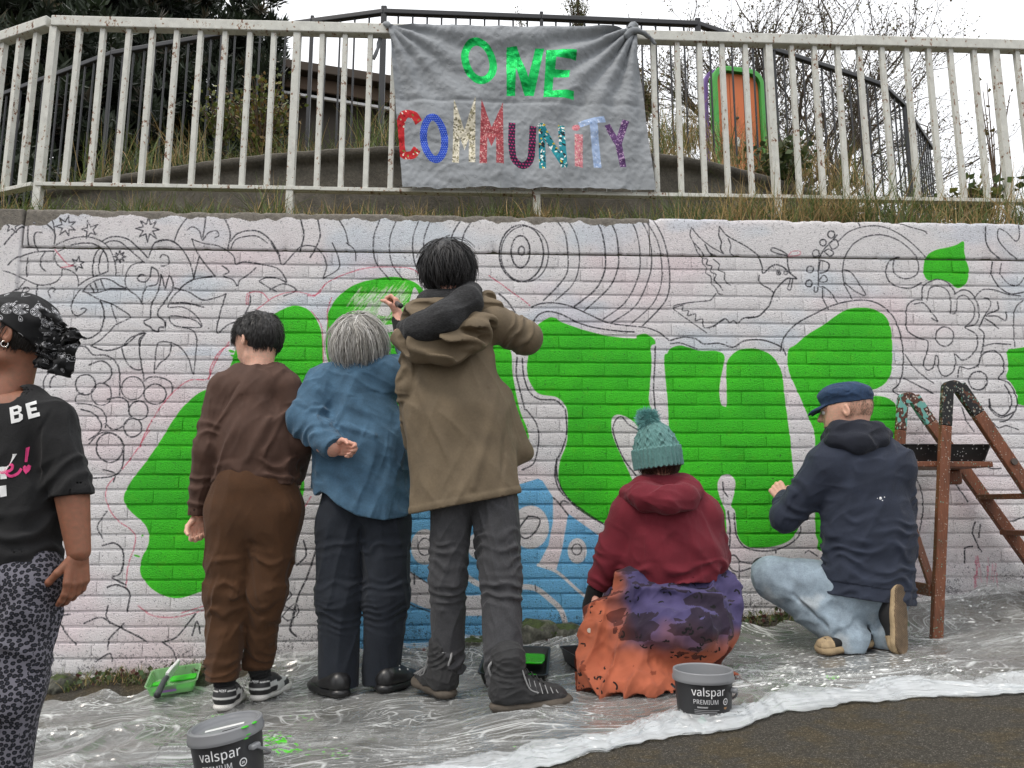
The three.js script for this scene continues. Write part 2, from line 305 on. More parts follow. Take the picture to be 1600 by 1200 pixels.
  const Z = (x0, y0, s) => (pts) => pts.map(([x, y]) => [x0 + x / s, y0 + y / s]);
  const draw = (pts, col, w) => { path(c, pts, false); c.strokeStyle = col; c.lineWidth = w; c.stroke(); };
  const K = (z, ...ls) => { for (const l of ls) { draw(z(l), `rgba(22,22,28,${rr(0.85, 1)})`, rr(1.7, 2.5)); if (rnd() < 0.25) draw(z(l.map(([x, y]) => [x + rr(-4, 4), y + rr(-4, 4)])), 'rgba(60,60,66,0.35)', 1); } };
  const R = (z, ...ls) => { for (const l of ls) draw(z(l), `rgba(206,58,82,${rr(0.55, 0.8)})`, rr(1.5, 2.2)); };
  const ov = (x, y, rx, ry = rx) => [...Array(15)].map((_, i) => [x + rx * Math.cos(i * Math.PI / 7) + rr(-1, 1), y + ry * Math.sin(i * Math.PI / 7) + rr(-1, 1)]);
  const id = (p) => p;
  const star = (x, y, Ro, ri, n, rot) => { const p = []; for (let i = 0; i <= 2 * n; i++) { const a = rot + i * Math.PI / n, q = i % 2 ? ri : Ro * rr(0.85, 1.1); p.push([x + q * Math.sin(a), y - q * Math.cos(a)]); } path(c, p, false, false); c.strokeStyle = 'rgba(30,30,36,0.95)'; c.lineWidth = 2; c.stroke(); };
  star(21.6, 354, 13, 5, 5, 0.1); star(104.5, 354, 16, 7, 7, 0.2); star(141, 359.5, 14, 5, 5, -0.25); star(232, 358.5, 19, 8, 8, 0.05); star(121, 412, 11, 5, 6, 0.2); star(187, 401, 9, 4, 8, 0);
  K(Z(0, 320, 5.454),
    [[50, 345], [110, 270], [200, 190], [300, 160], [390, 165], [450, 210], [475, 260], [465, 340]], [[85, 50], [160, 80], [270, 85], [350, 110], [390, 150]], [[300, 70], [360, 50], [420, 90], [455, 150], [470, 230]],
    [[265, 100], [245, 200], [240, 340]], [[360, 240], [310, 240], [295, 290], [305, 350], [325, 390]], [[480, 345], [580, 300], [700, 275], [800, 285], [880, 320], [930, 370], [970, 460], [990, 560], [985, 600]],
    [[610, 345], [700, 330], [780, 330], [850, 360], [900, 420], [920, 500], [920, 570]], [[880, 310], [940, 280], [1020, 275], [1100, 300], [1170, 360], [1230, 420], [1265, 450], [1290, 380], [1330, 320], [1400, 300], [1470, 310], [1527, 350]],
    [[900, 330], [960, 310], [1030, 320], [1100, 380], [1170, 440], [1225, 490]], [[840, 375], [805, 440], [790, 520], [790, 610]], [[880, 390], [850, 450], [840, 530], [850, 590]], [[80, 520], [130, 470], [210, 430], [300, 405], [460, 395]],
    [[45, 570], [110, 590], [200, 630], [300, 675], [370, 685], [450, 670], [500, 640], [525, 590], [530, 550]], [[540, 375], [480, 410], [465, 450], [480, 500], [530, 540], [600, 560], [650, 600], [670, 650], [668, 690]], [[390, 400], [350, 460], [345, 520], [380, 560]],
    [[240, 450], [225, 520], [225, 610]], [[668, 690], [740, 640], [830, 600], [920, 572]], [[700, 735], [760, 680], [830, 640], [900, 630], [960, 650], [1020, 690], [1080, 715], [940, 715], [840, 745], [750, 748], [700, 735]],
    [[770, 685], [800, 745]], [[810, 665], [830, 735]], [[860, 640], [890, 715]], [[1220, 485], [1150, 500], [1100, 540], [1070, 610], [1070, 680], [1100, 730], [1160, 770], [1195, 810], [1210, 850]],
    [[740, 750], [850, 810], [940, 840], [1030, 890], [1110, 950], [1060, 990], [990, 1020], [930, 1080], [860, 1150], [780, 1195]], [[850, 815], [885, 900], [880, 1000], [850, 1080], [780, 1130], [710, 1145]], [[945, 845], [970, 930], [995, 1000]],
    [[680, 720], [640, 780], [610, 840], [615, 910], [650, 945], [700, 930], [735, 895], [715, 880], [690, 890]], [[1290, 530], [1340, 560], [1350, 620], [1330, 680], [1250, 700], [1220, 760], [1210, 830]], [[1290, 540], [1280, 600], [1240, 655], [1190, 650], [1170, 620], [1200, 595], [1235, 600]],
    [[1370, 595], [1360, 680], [1330, 780], [1290, 850], [1280, 960], [1230, 990], [1240, 1020], [1280, 1040], [1300, 1065], [1345, 1080], [1360, 1045], [1405, 1040], [1400, 990], [1350, 950], [1350, 900], [1400, 830], [1460, 740], [1475, 670], [1450, 610]], [[1370, 595], [1390, 650], [1405, 720], [1425, 650], [1440, 600]],
    [[220, 640], [170, 700], [95, 770]], [[320, 685], [310, 740], [315, 800]], [[190, 745], [200, 710], [240, 705], [245, 730], [215, 745]], [[430, 790], [410, 740], [430, 710], [465, 715], [455, 740]], [[1060, 1190], [1120, 1130], [1240, 1095], [1190, 1140], [1185, 1195]], [[1365, 450], [1385, 425], [1430, 440], [1440, 490], [1400, 520], [1370, 520]]);
  K(Z(0, 320, 3.1575),
    [[860, 185], [885, 120], [930, 60], [960, 40]], [[1000, 175], [1012, 100], [1015, 50]], [[1085, 40], [1120, 90], [1138, 150], [1125, 215]], [[925, 125], [950, 110], [985, 130], [1000, 175], [1030, 140], [1070, 130], [1080, 155], [1060, 165]],
    [[948, 170], [1000, 190], [1080, 205], [1150, 250], [1160, 290]], [[948, 170], [970, 230], [1010, 290], [1060, 350]], [[770, 185], [830, 175], [880, 200], [920, 250], [945, 310], [955, 365]], [[1140, 180], [1180, 140], [1263, 130], [1330, 170], [1380, 250]], [[1140, 215], [1170, 170], [1263, 155], [1320, 190]],
    [[955, 365], [970, 300], [985, 250]], [[890, 410], [950, 370], [1060, 350]], [[860, 410], [930, 430], [1000, 470], [1060, 460], [1115, 440]], [[890, 415], [850, 460], [830, 505], [900, 505], [960, 540], [995, 600], [930, 605], [860, 595], [833, 555], [880, 550], [960, 570], [995, 600]],
    [[840, 485], [920, 485], [1005, 505]], [[1115, 440], [1090, 520], [1070, 630], [1130, 590], [1200, 570]], [[1230, 430], [1235, 480], [1200, 560]], [[900, 605], [950, 620], [970, 660], [965, 740], [953, 835], [930, 760], [890, 705], [840, 680], [785, 680], [770, 720], [760, 830]],
    [[445, 695], [530, 720], [620, 690], [680, 640], [715, 635], [690, 680], [690, 740], [710, 860]], [[845, 680], [835, 740], [790, 780], [770, 810]], [[600, 700], [620, 770], [660, 810], [700, 815]], ov(421, 888, 50), ov(500, 935, 50, 55), ov(655, 905, 57), ov(683, 1015, 47), ov(765, 935, 55, 50), ov(655, 1100, 45),
    [[350, 700], [420, 700], [460, 740], [530, 745], [580, 790], [590, 850], [590, 940]], [[440, 790], [500, 770], [545, 800], [545, 850], [510, 880]], [[240, 820], [215, 870], [215, 915]], [[350, 810], [260, 850], [245, 900]], [[370, 970], [380, 940], [410, 930]],
    [[375, 980], [440, 985], [500, 1010], [525, 1060], [520, 1100]], [[400, 1010], [460, 1030], [500, 1080], [490, 1120], [440, 1160]], [[520, 1080], [560, 1110], [610, 1090], [640, 1050]], [[710, 870], [740, 850], [800, 855], [845, 880], [848, 930]], [[530, 960], [590, 950], [630, 975], [635, 1020]], [[440, 1180], [490, 1130], [540, 1125], [590, 1150], [610, 1195], [600, 1300], [550, 1340], [450, 1350]],
    [[1095, 300], [1130, 330], [1100, 350], [1150, 370], [1170, 400], [1185, 370], [1230, 340], [1263, 310]], [[1330, 420], [1400, 390], [1460, 420], [1400, 450]], [[1480, 60], [1500, 150], [1480, 230]], [[1560, 40], [1580, 160], [1530, 260]], [[1640, 30], [1700, 120], [1720, 200]]);
  R(Z(0, 320, 3.1575), [[690, 1195], [720, 1120], [790, 1000], [870, 910], [940, 865], [1025, 860], [1040, 800], [1080, 730], [1130, 690]], [[1250, 430], [1220, 440], [1215, 490]], [[270, 220], [330, 290], [360, 300], [300, 310]]);
  R(Z(160, 500, 2.608), [[190, 450], [140, 530], [80, 610]], [[45, 645], [15, 690], [20, 750], [60, 815], [110, 850], [135, 885], [125, 940], [105, 1000], [95, 1090]], [[320, 1195], [420, 1165]], [[800, 800], [850, 720]]);
  K(Z(160, 500, 2.608), ov(30, 520, 55, 60), [[0, 610], [50, 625], [45, 660]], [[0, 920], [50, 910], [85, 950], [75, 1030], [40, 1050], [95, 1080]], [[20, 1090], [60, 1080], [110, 1110], [100, 1190]], [[740, 950], [780, 990], [760, 1000]], [[790, 1000], [830, 960], [820, 900]], [[740, 1090], [770, 1120], [740, 1160], [790, 1190]], [[20, 780], [-20, 840], [0, 890]]);
  for (let i = 0; i < 3; i++) draw(Z(160, 500, 2.608)([[872, 935], [850, 1000], [830, 1060], [800, 1120], [780, 1195], [765, 1260], [790, 1290]].map(([x, y]) => [x + rr(-3, 3), y])), 'rgba(30,30,34,0.8)', 2);
  K(Z(780, 320, 3.75), ov(130, 270, 18, 25), ov(125, 275, 55, 92), ov(130, 285, 130, 165), ov(150, 290, 140, 162),
    [[330, 85], [385, 170], [402, 290], [400, 390], [350, 470], [260, 560]], [[395, 85], [445, 170], [470, 290], [460, 400], [420, 480], [330, 560]], [[560, 90], [600, 160], [622, 300], [615, 400], [560, 500], [440, 595]], [[635, 85], [680, 160], [700, 300], [690, 390], [640, 490], [500, 620]],
    [[770, 90], [805, 170], [825, 300], [815, 420], [740, 570], [610, 670]], [[825, 85], [870, 170], [893, 300], [880, 420], [800, 590], [660, 690]], [[855, 90], [920, 200], [950, 320], [950, 460], [900, 580], [770, 700]], [[905, 90], [960, 200], [990, 320], [1000, 450], [970, 570], [840, 710]],
    [[-150, 85], [-205, 170], [-225, 290], [-200, 400]], [[-220, 85], [-275, 180], [-290, 300], [-260, 400]], [[-400, 90], [-440, 200], [-430, 330], [-380, 430]], [[-470, 90], [-505, 200], [-495, 340], [-430, 470]], [[-700, 90], [-735, 200], [-725, 330], [-640, 440]], [[-600, 90], [-640, 200], [-630, 340], [-560, 440]],
    [[190, 600], [240, 580], [320, 575], [420, 595], [520, 640], [620, 685], [720, 705], [860, 720], [940, 750], [995, 795]], [[195, 695], [230, 645], [290, 625], [360, 640], [450, 685], [560, 720], [700, 740], [790, 745]], [[1005, 795], [1080, 775], [1150, 785], [1200, 815], [1290, 812], [1370, 835], [1430, 800], [1500, 790], [1575, 800], [1660, 840], [1680, 880]], [[1005, 815], [1060, 810], [1120, 830], [1160, 845]],
    [[1215, 750], [1130, 690], [1020, 605], [1080, 580], [1160, 568], [1235, 560], [1270, 520]], [[1125, 135], [1117, 180], [1140, 230], [1160, 280], [1190, 310], [1190, 340], [1215, 370], [1210, 400], [1240, 420], [1245, 460], [1270, 490], [1285, 520], [1310, 525]], [[1125, 135], [1170, 190], [1230, 240], [1305, 285]],
    [[1290, 130], [1285, 180], [1300, 220], [1295, 260], [1315, 290]], [[1290, 130], [1330, 180], [1400, 220], [1460, 255], [1525, 305]], [[1190, 310], [1220, 320], [1215, 350], [1245, 360], [1240, 390], [1270, 410], [1260, 440], [1290, 470], [1310, 500]], [[1255, 320], [1290, 350], [1285, 380], [1320, 400], [1320, 440], [1355, 470]],
    [[1145, 230], [1180, 270], [1200, 300]], [[1205, 235], [1230, 280], [1270, 300]], [[1340, 200], [1355, 240], [1350, 280], [1375, 300]], [[1020, 605], [1075, 590], [1075, 620], [1110, 620], [1105, 650], [1150, 640], [1150, 680], [1190, 670], [1200, 720], [1255, 710], [1320, 670]], [[1255, 715], [1320, 668], [1350, 690], [1375, 680], [1400, 695], [1430, 665], [1500, 655]],
    [[105, 895], [100, 990], [120, 1080], [150, 1200]], [[135, 900], [145, 1010], [180, 1100], [240, 1140], [330, 1145], [380, 1190]], [[915, 830], [912, 930], [905, 1080], [915, 1200]], [[0, 520], [60, 580], [105, 650]]);
  R(Z(780, 320, 3.75), [[-60, 415], [0, 455], [60, 500], [130, 550], [180, 590]]);
  K(Z(1080, 320, 5.454), [[575, 440], [605, 530], [615, 585], [680, 525], [730, 510], [790, 535], [850, 590], [900, 630], [830, 625], [800, 640], [740, 700], [705, 750], [670, 850], [620, 910], [560, 955], [440, 970]], [[580, 600], [580, 650], [620, 690], [660, 710], [700, 745]], ov(745, 580, 18), ov(745, 580, 5), ov(805, 580, 15),
    [[845, 630], [835, 680], [820, 715], [850, 720], [865, 635]], [[820, 440], [825, 520], [850, 590]], [[820, 430], [760, 390], [690, 370], [680, 395], [730, 415], [810, 435]], [[1250, 845], [1200, 760], [1130, 700], [1090, 690], [1085, 600], [1090, 470], [1130, 380], [1180, 330], [1240, 260]], ov(1060, 415, 30), ov(1120, 325, 28), ov(1190, 255, 30), ov(1015, 550, 28), ov(1005, 670, 28), [[1050, 700], [1050, 740], [1075, 740], [1080, 700]],
    [[1100, 470], [1170, 500], [1160, 560], [1090, 575], [1100, 470]], [[1085, 650], [1130, 600], [1160, 640], [1130, 660], [1085, 650]], [[1130, 400], [1170, 380], [1210, 410], [1180, 440], [1130, 400]], [[1170, 330], [1230, 300], [1250, 350], [1200, 380], [1170, 330]], [[1120, 700], [1125, 800], [1170, 890]]);
  R(Z(1080, 320, 5.454), [[825, 440], [850, 405], [910, 395], [930, 415], [900, 435], [830, 440]]);
  K(Z(1180, 320, 3.157), [[410, 180], [460, 135], [540, 108], [620, 108], [700, 140], [770, 190], [820, 240], [840, 260]], [[480, 195], [540, 160], [620, 150], [700, 175], [760, 220], [800, 270], [805, 330], [780, 355], [740, 365], [700, 350], [680, 310], [690, 265], [710, 260]], [[700, 260], [660, 280], [645, 330], [660, 375], [710, 405], [770, 410], [820, 385]], [[480, 195], [445, 250], [432, 320], [440, 390], [465, 440], [480, 465]],
    [[432, 320], [470, 330], [500, 370], [545, 445], [490, 425], [445, 385]], [[125, 720], [140, 660], [200, 590], [290, 540], [360, 505], [440, 480], [540, 470], [620, 495], [680, 550], [710, 620], [730, 720], [725, 830], [705, 890], [680, 915], [720, 945]],
    [[825, 470], [825, 410], [860, 380], [900, 368], [950, 385], [985, 430], [985, 440], [1020, 420], [1060, 430], [1095, 480], [1105, 540], [1085, 590], [1035, 605], [1090, 640], [1095, 700], [1060, 750], [1020, 765], [985, 735], [990, 780], [970, 830], [930, 845], [905, 810], [905, 760], [890, 745], [880, 800], [850, 815], [830, 780], [850, 720], [850, 670], [800, 655], [750, 620], [745, 560], [750, 500], [785, 470], [825, 470]],
    [[850, 470], [860, 415], [900, 400], [945, 420], [965, 470], [965, 530], [990, 530], [1000, 460], [1040, 450], [1080, 500], [1075, 560], [1040, 600]], [[785, 490], [830, 485], [870, 530], [900, 575], [870, 560]], ov(935, 650, 44, 48), ov(1100, 868, 46), [[1105, 610], [1130, 640], [1120, 720], [1100, 790], [1050, 810], [1010, 800], [1000, 850]],
    [[1110, 600], [1130, 550], [1170, 530], [1200, 515], [1195, 480]], [[1130, 550], [1160, 500], [1155, 465], [1130, 460]], [[1130, 550], [1190, 550], [1235, 570], [1240, 530]], [[1130, 560], [1180, 590], [1200, 610]], [[1100, 800], [1120, 740], [1180, 720], [1220, 760], [1225, 820], [1200, 855], [1250, 880], [1285, 940], [1290, 1000], [1250, 1060], [1210, 1070]],
    [[1155, 960], [1170, 1010], [1220, 1040], [1260, 1000], [1260, 940], [1230, 890]], [[1135, 110], [1135, 180], [1160, 230], [1205, 265]], [[1300, 100], [1300, 160], [1280, 180], [1240, 140], [1200, 120], [1195, 170], [1230, 220], [1290, 270]], [[1170, 280], [1165, 340], [1200, 400], [1260, 440], [1326, 430]], [[1215, 290], [1210, 340], [1250, 390], [1300, 395], [1326, 360]],
    [[1080, 460], [1120, 420], [1180, 420], [1240, 440], [1310, 450]], [[1280, 700], [1275, 560], [1290, 500], [1326, 470]], [[1120, 700], [1180, 685], [1260, 690]], [[740, 740], [790, 810], [880, 880]], [[735, 855], [800, 890], [880, 930]], [[700, 85], [760, 110], [830, 130], [845, 145]], [[1020, 1000], [1040, 1060], [1080, 1120]], [[1160, 1060], [1200, 1100], [1240, 1090], [1300, 1110]], [[490, 70], [510, 90], [515, 105]]);
  K(Z(1360, 560, 2.5), [[175, 465], [200, 520], [205, 600], [190, 680]], [[305, 460], [340, 500], [380, 560]], [[415, 405], [470, 430], [510, 430]], [[410, 640], [400, 680], [420, 730], [435, 755]], [[430, 650], [425, 700]], [[600, 620], [560, 635], [520, 640], [512, 675]], [[370, 800], [370, 745], [400, 735]], [[465, 160], [470, 200], [510, 230], [560, 210]]);
  K(Z(0, 940, 3.2), [[240, 120], [260, 80], [350, 65]], [[300, 110], [330, 160], [380, 215]], [[420, 110], [500, 80], [560, 110], [620, 140], [700, 180], [730, 200]], [[540, 240], [545, 190], [580, 150], [620, 110]], [[810, 205], [880, 180], [940, 110], [980, 60]], [[880, 290], [860, 240], [810, 205]], [[480, 300], [550, 260], [560, 300]], [[540, 20], [530, 70], [550, 110]], [[960, 170], [985, 100], [1000, 160]], [[1400, 90], [1440, 40], [1480, 10], [1490, 60], [1440, 95], [1400, 60]]);
  R(Z(0, 940, 3.2), [[690, 20], [740, 60], [800, 78], [900, 75], [1030, 40]]);
  K(Z(780, 640, 3.077), [[1080, 720], [1130, 700], [1160, 730], [1230, 750], [1150, 780], [1110, 760], [1100, 720]], [[1155, 730], [1155, 820]], [[1085, 800], [1130, 790], [1140, 830]], [[1075, 685], [1105, 670], [1110, 560], [1100, 490]], [[1130, 500], [1140, 600], [1180, 660], [1250, 680], [1330, 675], [1400, 645], [1445, 600], [1448, 560]],
    [[318, 0], [325, 110], [300, 200], [275, 250], [270, 330], [300, 400], [380, 468], [450, 518], [520, 562]], [[130, 0], [175, 60], [190, 120], [185, 190], [165, 260], [110, 290]], [[545, 90], [560, 50], [590, 35], [620, 70], [670, 100]], [[545, 90], [560, 150], [600, 240], [660, 320]], [[1470, 690], [1490, 680], [1530, 705]], [[1330, 675], [1330, 690]], [[1075, 350], [1080, 390], [1100, 420]]);
  K(Z(600, 700, 3.75), ov(240, 580, 40, 50), ov(560, 560, 30, 45), [[845, 400], [905, 410], [910, 450], [870, 510], [820, 530], [790, 480], [845, 400]], ov(1130, 595, 28, 32), [[990, 290], [1030, 330], [1080, 395]], [[1030, 330], [1050, 310], [1080, 320]], [[1015, 60], [1010, 120], [1020, 190], [1060, 270], [1130, 350], [1230, 415], [1300, 450]], [[105, 690], [170, 740], [265, 800]], [[95, 885], [180, 930], [270, 960]], [[178, 735], [178, 800]], [[885, 800], [890, 840]]);
  R(Z(480, 400, 6), [[70, 375], [130, 310], [200, 240], [330, 180], [480, 130], [620, 105], [760, 100], [900, 105], [1000, 130], [1060, 180]], [[0, 370], [70, 375]], [[40, 520], [110, 610], [140, 700], [150, 990]], [[205, 980], [200, 700], [190, 520], [230, 390]]);
  R(Z(270, 380, 2.727), [[355, 285], [430, 230], [520, 205], [610, 220], [650, 170]], [[320, 260], [330, 210], [380, 210], [410, 245]], [[150, 580], [190, 490], [240, 420]]);
  K(Z(270, 380, 2.727), [[370, 160], [400, 145], [450, 150], [485, 165], [450, 110], [380, 90], [300, 80], [270, 90]], [[420, 0], [450, 50], [470, 90], [540, 20], [600, 15], [640, 50], [655, 100], [640, 150]], [[680, 0], [705, 60], [705, 110], [640, 150]], [[740, 0], [775, 30], [780, 75]], [[370, 165], [410, 190], [440, 205]]);
  // pink drips beside the ladder
  for (let i = 0; i < 26; i++) { const x = rr(1520, 1560), y = rr(868, 900), L = rr(6, 26); c.strokeStyle = `rgba(214,80,110,${rr(0.15, 0.5)})`; c.lineWidth = rr(1, 3); c.beginPath(); c.moveTo(...toC(x, y)); c.lineTo(...toC(x + rr(-3, 3), y + L)); c.stroke(); }
  // ---- put together: chalk catches only the high grain of the brick; bare dark grit where the paint missed
  const out = g.getImageData(0, 0, W, H), O = out.data, Cd = c.getImageData(0, 0, W, H).data;
  const hash = (i, j) => { let h = Math.imul(i, 374761393) + Math.imul(j, 668265263) | 0; h = Math.imul(h ^ (h >>> 13), 1274126177); return ((h ^ (h >>> 16)) >>> 0) / 4294967296; };
  for (let j = 0; j < H; j++) for (let i = 0; i < W; i++) {
    const k = (j * W + i) * 4, x = WX0 + i / MC, y = WY1 - j / MC, h1 = hash(i, j), h2 = hash(i >> 1, (j >> 1) + 999);
    const green = O[k + 1] - Math.max(O[k], O[k + 2]) > 50, grain = (h1 - 0.5) * (green ? 8 : 9) + (h2 - 0.5) * (green ? 9 : 9);
    for (let q = 0; q < 3; q++) O[k + q] = clamp(O[k + q] + grain, 0, 255);
    if (green) { const t = fbm2(x * 2.2 + 7, y * 2.6, 3) * 18; O[k] = clamp(O[k] + t * 0.6 + (fbm2(x * 9, y * 9, 2) > 0.42 ? 10 : 0), 0, 255); O[k + 1] = clamp(O[k + 1] + t, 0, 255); }
    // bare grit: many specks near the foot and along the coping's upper edge, patches elsewhere
    const gy = groundY(x, 0) + 0.1, foot = 1 - sstep(0.0, 0.27, y - gy), top = sstep(2.12, 2.24, y) * (0.45 + 0.55 * sstep(-0.2, 0.4, fbm2(x * 3, y * 8 + 3, 3))), joint = Math.abs(y - 1.99) < 0.05 ? 0.35 : 0;
    const patch = sstep(0.05, 0.5, fbm2(x * 2.6, y * 4.2 + 20, 4));
    let pr = 0.011 * patch + 0.005 + foot * foot * 0.34 * sstep(-0.35, 0.35, fbm2(x * 5 + 60, y * 9, 4)) + top * 0.10 + joint * 0.12 * patch;
    if (green) pr *= 0.15;
    if (fbm2(x * 40, y * 40 + 9, 2) * 0.5 + h1 * 0.75 + h2 * 0.25 > 1.0 - pr * 1.15) { const d = 0.3 + 0.45 * h2; O[k] *= d; O[k + 1] *= d; O[k + 2] *= d * 1.02; }
    const a = Cd[k + 3] / 255; if (a > 0) { const e = a * clamp(0.25 + 1.4 * h2 + 0.6 * (h1 - 0.5), 0, 1) * (green ? 0.8 : 1); for (let q = 0; q < 3; q++) O[k + q] = O[k + q] * (1 - e) + Cd[k + q] * e; }
    // concrete left bare along the upper edge of the coping on the left
    if (y > 2.2 + 0.025 * fbm2(x * 6, 2, 3) - (x < -2.0 ? 0.09 * sstep(-1.95, -2.25, x) * sstep(-0.25, 0.05, fbm2(x * 4 + 2, y * 6, 3)) : 0) && x < 0.85) { const n = 118 + 26 * fbm2(x * 30, y * 30, 3) + 20 * (h1 - 0.5); O[k] = n; O[k + 1] = n * 0.95; O[k + 2] = n * 0.87; }
  }
  g.putImageData(out, 0, 0);
  return base;
})();
const muralTex = ctex(mural); muralTex.wrapS = muralTex.wrapT = THREE.ClampToEdgeWrapping;
const gritTex = dtex(512, 512, (x, y) => 0.5 + 0.28 * tn(x, y, 60, 1) + 0.25 * tn(x, y, 130, 5) + 0.22 * tn(x, y, 260, 9));
const wallMat = M({ map: muralTex, bumpMap: rep(gritTex, 16, 7), bumpScale: 0.008, roughness: 0.72 });

// ---------------------------------------------------------------- the painted brick wall
const wall = thing('brick_wall', 'white painted brick wall with a green lettered mural and charcoal sketches', 'wall', V(0, 0, 0));
{
  const COURSE = 0.0692, LEN = 0.226, TOPY = 2.031, J = 0.0048;
  const quadUV = (pos) => { const uv = []; for (let i = 0; i < pos.length; i += 3) uv.push(...wallUV(pos[i], pos[i + 1])); return uv; };
  function brickGeo(x0, x1, y0, y1, z, tx, ty) {
    const e = 0.0032, b = 0.006, cx = (x0 + x1) / 2, cy = (y0 + y1) / 2, pos = [], idx = [];
    const zz = (x, y) => z + (x - cx) * tx + (y - cy) * ty;
    const wob = () => rr(-0.0012, 0.0012);
    const nxs = 3, xs = [...Array(nxs + 1)].map((_, i) => lerp(x0 + e + b, x1 - e - b, i / nxs));
    const rows = [[y1 - e, -0.0048], [y1 - e - b, 0], [y0 + e + b, 0], [y0 + e, -0.0048]];
    for (const [y, dz] of rows) { const xr = [x0 + e, ...xs, x1 - e]; xr.forEach((x, i) => { const edge = i === 0 || i === xr.length - 1; pos.push(x + (edge ? (i ? 0.0022 : -0.0022) : dz ? wob() : 0), y + wob(), Math.min(0.004, zz(x, y) + (dz || (edge ? -0.0014 : wob() * 0.6)))); }); }
    const n = nxs + 3; for (let r = 0; r < 3; r++) for (let i = 0; i < n - 1; i++) { const a = r * n + i; idx.push(a, a + n, a + 1, a + 1, a + n, a + n + 1); }
    const g = new THREE.BufferGeometry(); g.setAttribute('position', new THREE.Float32BufferAttribute(pos, 3)); g.setAttribute('uv', new THREE.Float32BufferAttribute(quadUV(pos), 2)); g.setIndex(idx); g.computeVertexNormals(); return g;
  }
  // rough outlines of what stands in front, only to choose which bricks show
  const hid = [[0, 470, 130, 1200], [300, 500, 470, 1080], [460, 500, 640, 1080], [625, 400, 830, 1080], [930, 660, 1130, 1080], [1260, 610, 1430, 1010], [1190, 880, 1260, 960]];
  const list = [];
  for (let r = 0; TOPY - r * COURSE > -0.2; r++) {
    const y1 = TOPY - r * COURSE, y0 = y1 - COURSE, off = (r % 2) * LEN / 2 + rr(-0.006, 0.006);
    for (let x = -2.33 - (r % 2 ? LEN / 2 : 0); x < 3.1; x += LEN) {
      const a = Math.max(x, -2.33), b = Math.min(x + LEN, 3.1); if (b - a < 0.05) continue;
      if (y1 < groundY(x, 0) - 0.02) continue;
      const [px, py] = pix(V((a + b) / 2, (y0 + y1) / 2, 0));
      const seen = px > -20 && px < 1620 && !hid.some(([l, t, rt, bt]) => px > l && px < rt && py > t && py < bt) && py < 1070;
      list.push({ a, b, y0, y1, seen, key: (seen ? 1 : 0) + rnd() * 0.5 });
    }
  }
  const order = [...list].sort((p, q) => q.key - p.key); order.slice(0, 298).forEach((q) => { q.own = true; });
  const rest = [];
  for (const q of list) {
    const g = brickGeo(q.a, q.b, q.y0, q.y1, rr(-0.0015, 0.0015), rr(-0.006, 0.006), rr(-0.02, 0.02));
    if (q.own) part(numbered('brick'), g, wallMat, wall); else rest.push(g);
  }
  const m = part('bricks', mergeGeometries(rest), wallMat, wall); m.userData.kind = 'stuff';
  // mortar bed a few millimetres back, under the same paint
  const slab = (x0, x1, y0, y1, z, nx = 40, ny = 20) => { const g = new THREE.PlaneGeometry(x1 - x0, y1 - y0, nx, ny); g.translate((x0 + x1) / 2, (y0 + y1) / 2, z); const p = g.attributes.position.array; g.setAttribute('uv', new THREE.Float32BufferAttribute(quadUV(p), 2)); return g; };
  const back = new THREE.BoxGeometry(5.45, 2.5, 0.22); back.translate(0.385, 0.781, -0.1155);
  { const p = back.attributes.position.array; back.setAttribute('uv', new THREE.Float32BufferAttribute(quadUV(p), 2)); }
  part('mortar', back, wallMat, wall);
  // concrete coping beam: long slabs with a rounded, chipped lower arris
  for (const [x0, x1] of [[-2.252, 0.846], [0.85, 3.1]]) {
    const nx = Math.round((x1 - x0) / 0.012), prof = [[2.036, -0.006], [2.038, 0.001], [2.046, 0.004], [2.09, 0.005], [2.14, 0.0045], [2.19, 0.004], [2.215, 0.003], [2.228, -0.001], [2.235, -0.012], [2.236, -0.05], [2.236, -0.24]];
    const pos = [], idx = [];
    for (const [y, z] of prof) for (let i = 0; i <= nx; i++) {
      const x = lerp(x0, x1, i / nx), chip = y < 2.05 ? Math.max(0, fbm2(x * 9 + 4, 3, 3) - 0.22) * 0.05 : y > 2.21 ? Math.max(0, fbm2(x * 7, 8, 3)) * 0.02 : 0;
      pos.push(x, y + (y < 2.05 ? chip * 0.6 : -chip * 0.6) + 0.0012 * n2(x * 5, y * 9), z - chip * 0.5 + 0.0015 * n2(x * 6, y * 30));
    }
    for (let r = 0; r < prof.length - 1; r++) for (let i = 0; i < nx; i++) { const a = r * (nx + 1) + i, b = a + nx + 1; idx.push(a, a + 1, b, a + 1, b + 1, b); }
    const g = new THREE.BufferGeometry(); g.setAttribute('position', new THREE.Float32BufferAttribute(pos, 3)); g.setAttribute('uv', new THREE.Float32BufferAttribute(quadUV(pos), 2)); g.setIndex(idx); g.computeVertexNormals();
    part(numbered('coping_slab'), g, wallMat, wall);
  }
  // the next length of wall beyond the open joint on the left
  const g2 = box(-3.3, -2.262, -0.4, 2.23, -0.24, 0.012, 0.01); { const p = g2.attributes.position.array; g2.setAttribute('uv', new THREE.Float32BufferAttribute(quadUV(p), 2)); }
  const pierce = thing('wall_pier', 'white painted pier at the end of the brick wall beyond a dark open joint', 'pier', V(0, 0, 0));
  part('pier_face', g2, wallMat, pierce);
}
